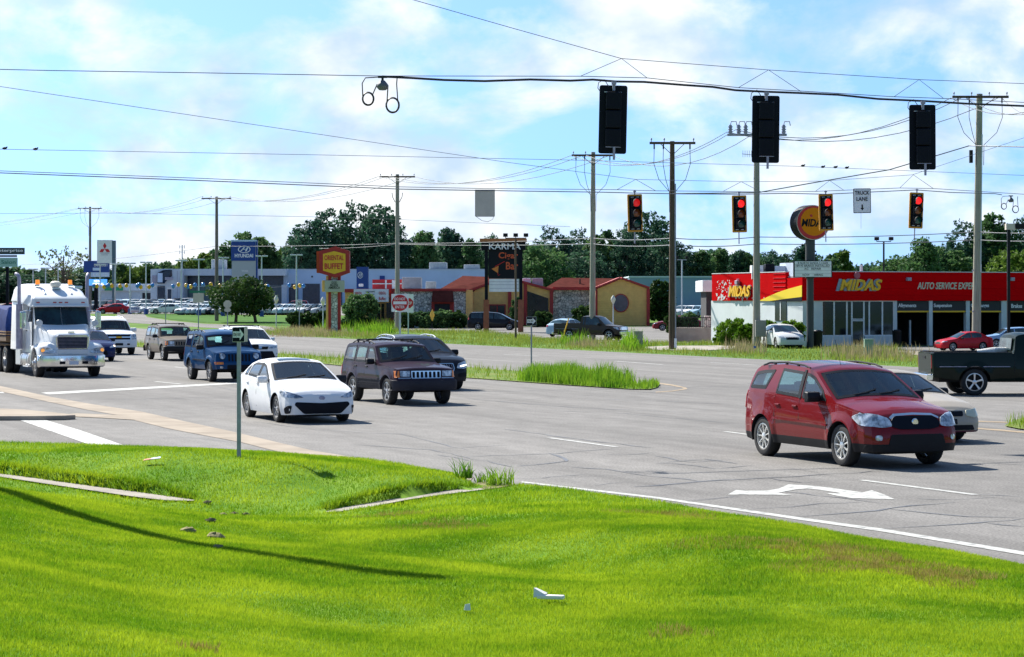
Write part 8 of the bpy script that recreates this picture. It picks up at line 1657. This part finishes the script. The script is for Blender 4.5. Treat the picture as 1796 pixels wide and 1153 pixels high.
# big grove and background belt
for a in [(545, 388, 455, 62, 'dark', 'round', 'broad dark tree at the left shoulder of the tallest grove', 1), (583, 368, 460, 66, 'dark', 'round', 'tall dark tree second from the left in the tallest grove', 2), (628, 356, 465, 70, 'dark', 'tall', 'tallest dark tree in the middle of the grove above the buffet sign', 1),
          (668, 362, 460, 62, 'dark', 'round', 'dark tree at the right of the tallest grove, touching the pole', 1), (697, 398, 455, 50, 'dark', 'tall', 'narrower dark tree just behind the tall pole right of the grove', 1), (525, 410, 450, 40, 'dark', 'round', 'shorter dark tree peeking out left of the grove', 2),
          (745, 404, 455, 62, 'mid', 'cone', 'pointed green tree right of the grey utility pole', 1), (790, 399, 460, 66, 'dark', 'cone', 'wide dark pointed tree above the buffet roof', 1), (826, 418, 455, 48, 'mid', 'cone', 'smaller pointed tree just left of the cigar bar sign', 1), (862, 412, 460, 44, 'dark', 'tall', 'dark tree hidden behind the cigar bar sign', 1),
          (935, 428, 440, 50, 'mid', 'round', 'rounded green tree just right of the cigar bar sign', 1), (968, 398, 450, 56, 'dark', 'tall', 'tall dark tree behind the cigar bar sign lights', 1), (1012, 402, 455, 52, 'dark', 'tall', 'dark tree left of the pole with the cable loops', 1), (1058, 405, 450, 54, 'mid', 'tall', 'green tree right of the pole with the cable loops', 1),
          (955, 432, 380, 66, 'mid', 'round', 'nearer bright crowned tree above the gable of the cigar bar', 2), (1028, 440, 400, 66, 'dark', 'round', 'low dark tree above the red shingle roof', 2), (1110, 386, 450, 50, 'dark', 'tall', 'tree behind the first yellow-framed traffic light', 1), (1143, 373, 455, 56, 'dark', 'round', 'tall dark tree left of the creosoted pole', 1), (1094, 400, 445, 46, 'dark', 'tall', 'dark tree between the cable loop pole and the first light', 1),
          (1165, 412, 440, 46, 'dark', 'round', 'dark tree right behind the creosoted pole', 1), (1200, 428, 440, 50, 'dark', 'tall', 'dark tree right of the creosoted pole', 1), (1232, 438, 440, 52, 'mid', 'cone', 'pointed green tree over the pale lot light', 1), (1264, 434, 445, 50, 'mid', 'cone', 'pointed tree left of the workshop in the belt', 1), (1295, 438, 440, 46, 'dark', 'cone', 'pointed dark tree left of the switch gear pole', 1), (1318, 444, 440, 40, 'mid', 'round', 'green tree behind the switch gear pole', 1),
          (1350, 440, 445, 48, 'dark', 'tall', 'dark tree right of the switch gear pole', 1), (1378, 446, 440, 40, 'dark', 'round', 'low dark tree left of the round pylon', 1), (1410, 425, 420, 62, 'dark', 'cone', 'dark evergreen rising behind the round pylon', 1), (1445, 446, 430, 46, 'mid', 'round', 'low tree behind the letter board pylon', 1), (1478, 438, 440, 44, 'light', 'cone', 'pale feathery tree right of the letter board', 1),
          (1555, 456, 420, 46, 'mid', 'round', 'low green tree under the twin floodlight', 1), (1590, 445, 400, 66, 'mid', 'round', 'green tree above the service lettering, left part', 2), (1618, 416, 390, 80, 'mid', 'cone', 'big green tree behind the workshop roof, left of the pale pole', 2), (1655, 432, 400, 66, 'mid', 'round', 'green tree just left of the tall pale pole', 1),
          (1692, 388, 430, 60, 'dark', 'tall', 'tall dark tree directly left of the tall pale pole', 1), (1742, 376, 430, 64, 'mid', 'tall', 'tall green tree right of the tall pale pole', 1), (1790, 382, 430, 60, 'dark', 'tall', 'tall dark tree in the upper right belt at the edge', 1), (1780, 438, 300, 70, 'light', 'round', 'pale yellow-green tree at the right edge over the workshop', 1), (1720, 430, 430, 60, 'dark', 'round', 'lower dark tree behind the tall pale pole', 2),
          (1840, 400, 430, 70, 'mid', 'tall', 'tree cut off by the right edge of the view', 1),
          (437, 407, 470, 62, 'mid', 'round', 'open green tree directly behind the blue pylon', 1), (398, 430, 470, 50, 'mid', 'round', 'green tree left of the blue pylon', 1), (470, 425, 470, 44, 'mid', 'tall', 'green tree right of the blue pylon', 1), (362, 445, 475, 44, 'light', 'tall', 'light green tree behind the plain utility pole', 1), (500, 430, 480, 40, 'light', 'tall', 'thin pale tree left of the grove', 2),
          (335, 452, 475, 44, 'light', 'round', 'pale green tree right of the antenna mast', 1), (300, 458, 475, 42, 'mid', 'round', 'green tree left of the antenna mast', 1), (270, 462, 475, 44, 'mid', 'round', 'green tree above the low service building, right part', 1), (240, 466, 475, 46, 'light', 'round', 'pale green tree above the low service building', 1), (214, 460, 475, 46, 'mid', 'cone', 'green tree right of the red diamond sign', 1),
          (185, 470, 480, 50, 'dark', 'round', 'dark tree behind the blue billboard', 2), (150, 470, 480, 56, 'mid', 'round', 'green tree left of the blue billboard', 2), (112, 474, 480, 60, 'mid', 'round', 'green tree above the truck roof, middle', 1), (70, 472, 480, 64, 'dark', 'round', 'dark green tree above the truck roof, left', 1), (30, 468, 480, 64, 'mid', 'round', 'green tree under the stacked sign boards', 1), (-10, 464, 480, 64, 'dark', 'round', 'dark tree at the far left edge', 1),
          (130, 478, 450, 66, 'dark', 'round', 'low dark tree at the left end of the far car lot', 1), (50, 482, 450, 74, 'dark', 'round', 'low dark tree behind the leftmost lot light', 2), (0, 482, 450, 80, 'dark', 'round', 'low dark bushy tree at the left edge', 1)]:
    px, top, d, wp, kind, shape, lab, var = a
    T(px, top, d, wp*1.55, kind, shape, lab, var, z0f=.04, ncl=260)
T(112, 432, 430, 84, 'olive', 'vase', 'thin crowned open tree standing above the belt left of the dark pole', 9, z0f=.42, ncl=70, nl=26, leafk=.8, gp_=False, r0=.35)
T(1158, 492, 262, 50, 'deep_green', 'round', 'large dark shrub-like tree against the right end of the cigar bar', 3, z0f=.04, gp_=False, ncl=160, crk=1.3)
t_ = T(424, 488, 262, 118, 'deep_green', 'round', 'spreading small ornamental tree on the dealership lawn by the utility pole', 7, z0f=.24, ncl=240, crk=1.25, gp_=False, r0=.001, leafk=.8)
for ch in list(t_.children):
    if ch.name.startswith('trunk'): bpy.data.objects.remove(ch)
t_.rotation_euler = (0, 0, 0)
for dx in (-.6, 1.4): mb = MB(); mb.tube([(dx*1.2, 0, -.3), (dx, 0, 1.2), (dx*.8, .1, 2.4)], [.2, .16, .12], 8); [mb.tube([(dx, 0, 1.3), (dx+q*.7, .1, 2.2), (dx+q*2.2, .3, 3.4)], [.1, .08, .03], 6) for q in (-1, -.3, .5, 1)]; mb.build('trunk', M['bark'], t_)
def bush(px, top, base, wpx, kind, lab, ncl=70, d=None, name='bush', leafk=.75, sh='round', group=None):
    if d is None: d = G(px, base).y
    z0 = zt(0, d); Hh = Z(top, d)-z0+.1; R = wpx/2*d/F; leaf = .0026*d*.3*leafk+.012
    V, cl = crown_mesh(int(px*7+top), ncl, R*.88, Hh*.92, Hh*.04, leaf, int(min(900, max(120, 3.2*R*R*.0625/(leaf*leaf)))), shape=sh, crk=1.5); V = V[V[:, 0, 2] > 0]
    t = thing(name, lab, 'bush', (X(px, d), d, z0-.1), 0, group); me = np_mesh('foliage', V, LV[kind]); o = bpy.data.objects.new('foliage', me); C.objects.link(o); o.parent = t; mb = MB(); mb.tube([(0, 0, -.1), (0, 0, Hh*.5)], [.08, .05], 6); mb.build('stem', M['bark'], t)
bush(634, 516, 577, 70, 'mid', 'big rounded dark bush in front of the buffet restaurant', 130, sh='round')
for a in [(520, 546, 573, 34, 'deep_green', 'clipped dark hedge bush behind the speed limit sign'), (545, 548, 573, 34, 'deep_green', 'dark hedge bush between the two slim lamps'), (570, 545, 575, 34, 'deep_green', 'dark hedge bush at the foot of the left lamp'), (608, 560, 576, 26, 'mid', 'small bush at the foot of the buffet pylon'),
          (712, 548, 575, 40, 'deep_green', 'dark hedge bush right of the do not enter sign'), (742, 545, 575, 44, 'mid', 'green hedge bush beside the yellow warning sign'), (775, 541, 575, 46, 'mid', 'tall green hedge bush below the shingled doorway'), (802, 546, 575, 40, 'deep_green', 'dark hedge bush left of the minivan'), (950, 548, 572, 42, 'deep_green', 'dark bush under the slanted window'),
          (1022, 535, 571, 46, 'deep_green', 'dark rounded bush against the stone wall'), (906, 520, 573, 24, 'mid', 'upright shrub beside the bar entrance'), (1208, 548, 572, 36, 'mid', 'green shrub left of the canopy'), (1180, 552, 571, 34, 'deep_green', 'dark shrub by the far lot')]:
    bush(*a, d=232 if a[0] < 900 else (240 if a[0] < 1100 else 200))
for a in [(1287, 556, 606, 66, 'bright', 'yellow-tipped bush left of the grey pole at the workshop'), (1308, 567, 608, 42, 'bright', 'smooth green bush touching the grey pole'), (1266, 584, 605, 34, 'bright', 'low leafy bush at the left end of the workshop planting'), (1352, 564, 608.2, 46, 'bright', 'green bush right of the meter cabinet'), (1387, 562, 609.2, 60, 'bright', 'green bush behind the small silver sedan')]:
    bush(*a, ncl=80, leafk=.6)
# weeds in the verge: seed-headed clumps
def weeds(px0, px1, py0, py1, n, h, m, lab, wv=.035, lean=.35):
    pc, pw_ = (px0+px1)/2, (px1-px0)/2; Q = np.array([tuple(G(a, b).to_2d()) for a, b in zip(np.clip(NR.normal(pc, pw_*.6, n), pc-pw_*1.3, pc+pw_*1.3), NR.uniform(py0, py1, n))]); tag(blades('verge_weeds', np.c_[Q, np.zeros(n)], h*NR.uniform(.3, 1.15, n)*(.45+.7*clump(Q, .8)), np.full(n, wv), m, lean, seg=2), lab, 'weeds', kind='stuff')
M['seed'] = foliage('seed_heads', (.25, .22, .09), (.42, .33, .2), .3, 1.2)
weeds(1455, 1550, 614, 632, 700, .8, M['seed'], 'tall seeding weeds round the pale green pedestal'); weeds(1275, 1335, 609, 622, 450, .7, M['seed'], 'seeding weeds in front of the workshop bushes'); weeds(1545, 1620, 620, 634, 300, .6, M['seed'], 'seeding weeds before the garage bays')
weeds(1095, 1130, 603, 615, 500, .95, M['reed'], 'leafy green weeds beside the grey green pedestal', .07, .6); weeds(985, 1030, 596, 606, 350, .8, M['reed'], 'green weeds at the foot of the cable loop pole', .06); weeds(620, 690, 577, 586, 900, 1.0, M['reed'], 'tall green weeds under the big dark bush', .06); weeds(560, 605, 570, 580, 700, 1.1, M['reed'], 'tall green weeds below the buffet pylon', .06)
weeds(460, 620, 577, 592, 2600, .55, M['seed'], 'brown seeding grass at the verge edge left of the bush'); weeds(1000, 1060, 600, 611, 500, .6, M['seed'], 'dry seeding grass near the cable loop pole')
p = G(985, 598); t = thing('guy_guard', 'leaning yellow guy wire guard behind the tailgate of the brown pickup', 'guy guard', p); mb = MB(); mb.tube([(0, 0, -.1), (.5, 0, 1.6)], .04, 8); mb.build('guard', M['sign_yellow'], t)
# ---- dealership cars
cols = {'white': (.75, .77, .78), 'silver': (.45, .48, .5), 'black': (.015, .016, .02), 'grey': (.16, .17, .19), 'blue': (.03, .08, .25), 'dark red': (.18, .012, .02), 'red': (.45, .012, .02), 'pale blue': (.35, .5, .62)}
PC = {k: paint('lot_paint_'+k.replace(' ', '_'), v) for k, v in cols.items()}
sed = plain_car('sedan', PC['white'], 'parked_car', 'x', group='cars parked in the dealership lot'); suv = plain_car('suv', PC['white'], 'parked_car', 'x', group='cars parked in the dealership lot')
used_ = {id(sed): False, id(suv): False}
def lot_car(kind, col, px, d, rz, lab):
    pr = sed if kind == 's' else suv
    if not used_[id(pr)]: t = pr.t; used_[id(pr)] = True
    else: t = copy_tree(pr.t)
    t.location = (X(px, d), d, zt(0, d)+.01); t.rotation_euler = (0, 0, rz); t['label'] = lab
    for ch in t.children:
        if ch.name.startswith(('body', 'mirror')) and ch.data.materials and not ch.name.startswith('mirror_g'): ch.material_slots[0].link = 'OBJECT'; ch.material_slots[0].material = PC[col]
    return t
# prototypes must keep a place even before their first use
lot_car('s', 'red', 199, 312, radians(184), 'bright red coupe parked side-on left of the small white banner'); lot_car('s', 'white', 292, 312, radians(183), 'white hatchback parked side-on in front of the silver row')
ordn = ['first', 'second', 'third', 'fourth', 'fifth', 'sixth', 'seventh', 'eighth', 'ninth', 'tenth', 'eleventh', 'twelfth', 'thirteenth', 'fourteenth', 'fifteenth', 'sixteenth', 'seventeenth', 'eighteenth', 'nineteenth', 'twentieth']
def row(px0, px1, n, d, rz, kinds, colseq, nm):
    for i in range(n):
        px = px0+(px1-px0)*i/(n-1); c_ = colseq[i % len(colseq)]
        lot_car(kinds[i % len(kinds)], c_, px, d, rz, '%s car, %s from the left in the %s' % (c_, ordn[i], nm))
row(333, 396, 8, 303, radians(-125), 'sss', ['silver', 'white', 'silver', 'pale blue', 'silver', 'black', 'grey'], 'angled row right of the white hatchback')
row(464, 560, 11, 304, radians(-125), 's', ['black', 'silver', 'silver', 'white', 'pale blue', 'silver', 'silver', 'white', 'silver'], 'angled row right of the blue pylon')
row(240, 330, 9, 322, radians(-125), 's', ['silver', 'white', 'silver', 'silver', 'white', 'silver', 'white', 'silver'], 'middle row behind the white hatchback')
row(205, 350, 12, 362, radians(-100), 'svs', ['white', 'pale blue', 'silver', 'white', 'black', 'silver', 'blue', 'silver', 'white'], 'rear row below the balloons')
row(190, 300, 8, 385, radians(-80), 's', ['black', 'pale blue', 'white', 'silver', 'white'], 'farthest row by the roll-up doors')
row(166, 196, 3, 350, radians(-110), 'v', ['grey', 'black', 'dark red'], 'dark group right behind the truck stack'); row(308, 322, 2, 380, radians(-170), 'v', ['black', 'silver'], 'pair before the entrance block'); lot_car('v', 'dark red', 516, 350, radians(178), 'dark red van parked side-on before the garage doors'); lot_car('v', 'silver', 338, 345, radians(190), 'silver crossover parked side-on behind the angled front row')
row(395, 470, 8, 322, radians(-125), 's', ['silver', 'grey', 'white', 'silver'], 'row behind the small ornamental tree'); row(350, 462, 9, 340, radians(-125), 'sv', ['white', 'silver', 'blue', 'silver'], 'second row left of the blue pylon')
row(1196, 1222, 3, 290, radians(-120), 's', ['silver', 'white', 'pale blue'], 'small group left of the white canopy')
lot_car('s', 'red', 12, 330, radians(175), 'red car at the far left edge behind the trailer')
# ---- balloons
MBL = {'yellow': mat('balloon_yellow', (.75, .42, .01), .25, coat=.5), 'blue': mat('balloon_blue', (.01, .20, .55), .25, coat=.5)}
bal = [(240+a/5.6125, 410+b/5.6125, c_) for a, b, c_ in [(5, 515, 'b'), (22, 503, 'b'), (40, 525, 'y'), (120, 525, 'y'), (155, 508, 'b'), (358, 518, 'b'), (410, 502, 'y'), (485, 510, 'y'), (505, 522, 'b'), (530, 522, 'y'), (573, 505, 'b'), (652, 502, 'b'), (728, 498, 'y'), (815, 512, 'y'), (1270, 518, 'y'), (1288, 518, 'b'), (1500, 508, 'b'), (1555, 525, 'y'), (1605, 512, 'y'), (1640, 515, 'b')]]
bal += [(a/6.78, 400+b/6.78, c_) for a, b, c_ in [(1115, 690, 'b'), (1153, 690, 'y'), (1237, 700, 'y'), (1275, 690, 'b'), (1290, 685, 'b'), (1330, 688, 'y'), (1427, 690, 'y'), (1503, 685, 'y'), (1635, 688, 'b'), (1675, 705, 'y')]]
bal.sort(); n_ = {'y': 0, 'b': 0}; db = 306.
for px, py, c_ in bal:
    cn = {'y': 'yellow', 'b': 'blue'}[c_]; k = n_[c_]; n_[c_] += 1; t = thing('balloon', '%s balloon, %s from the left among the %s ones on the lot line' % (cn, ordn[k], cn), 'balloon', W(px, py, db), 0, 'balloons tied along the dealership front')
    mb = MB(); mb.ball((0, 0, 0), (.27, .27, .29), 12, 8); mb.build('envelope', MBL[cn], t); mb = MB(); mb.cyl((0, 0, -.29), (0, 0, -.36), .04, .05, n=6); mb.build('knot', MBL[cn], t)
wire('balloon_string', [W(a, b+2.2, db+.1) for a, b, _ in bal], .012, 'pale string linking the yellow and blue balloons', 'string', m=M['galv'])

# ---- unseen trees added round the junction as dark reflections for car sides and glass
src = [p[0] for k, p in PROTO.items() if k[1] in ('round', 'tall') and k[2] in (1, 2)]
rr = random.Random(5)
for i in range(34):
    a = radians(118+i*8.2); r = rr.uniform(95, 135); x, y = r*cos(a), r*sin(a)*.9-5
    if x > 60 and y > 20: continue
    if -0.30*y < x < .30*y: continue
    t = copy_tree(src[i % len(src)]); t.location = (x, y, -.1); t.rotation_euler = (0, 0, rr.uniform(0, 6)); k = rr.uniform(.55, .8); t.scale = (t.scale[0]*k*1.5, t.scale[1]*k*1.5, t.scale[2]*k); t['label'] = 'unseen tree added beyond the frame for the cars to reflect'; t['group'] = 'unseen trees added for reflections'

# the continuous low wood behind everything
def wood(name, lab, px0, px1, d, tops, n, m):
    px = NR.uniform(px0, px1, n); dd = d+NR.uniform(-6, 6, n); x = (px-CX)*dd/F; tp = np.interp(px, [a for a, b in tops], [b for a, b in tops])+2.5*np.sin(px*.11)+2*np.sin(px*.29+1)+1.5*np.sin(px*.71)
    zt_ = CH+(HY-tp)*dd/F; z = 1.+(zt_-1.)*NR.uniform(0, 1, n)**.8+NR.normal(0, .3, n); c = np.c_[x, dd, z]; n1 = NR.normal(size=(n, 3)); n1 /= np.linalg.norm(n1, axis=1)[:, None]; n2 = np.cross(n1, NR.normal(size=(n, 3))); n2 /= np.linalg.norm(n2, axis=1)[:, None]; s = .42*NR.uniform(.6, 1.4, n)[:, None]
    me = np_mesh(name, np.stack([c-n1*s, c+n2*s*.6, c+n1*s, c-n2*s*.6], 1), m); o = bpy.data.objects.new(name, me); C.objects.link(o); tag(o, lab, 'woodland', kind='stuff')
wood('far_wood', 'continuous low woodland mass closing the view behind the buildings', -120, 1950, 492, [(-120, 476), (150, 478), (250, 470), (400, 462), (500, 448), (560, 428), (700, 422), (830, 430), (920, 434), (1100, 428), (1200, 443), (1320, 450), (1400, 456), (1480, 466), (1560, 470), (1640, 445), (1750, 425), (1950, 420)], 120000, LV['dark'])

for px, py, d_, h_, r_, lb in ((1434, 0, 137.5, 1.0, .3, 'black drum bin right of the round sign pylon'), (1573, 0, 139.5, 1.0, .28, 'black bin with a pale bag before the first garage bay'), (1690, 0, 139, .9, .3, 'black bin between the second and third garage bays')):
    t = thing('waste_bin', lb, 'bin', (X(px, d_), d_, 0)); mb = MB(); mb.lathe([(.001, 0), (r_*.9, 0), (r_, h_*.9), (r_*1.05, h_*.92), (r_*1.05, h_), (.001, h_)], 16, axis='z'); mb.build('drum', M['black'], t); mb = MB(); mb.cyl((0, 0, h_), (0, 0, h_+.06), r_*.8, r_*.6, n=14); mb.build('lid', M['sign_black'], t)
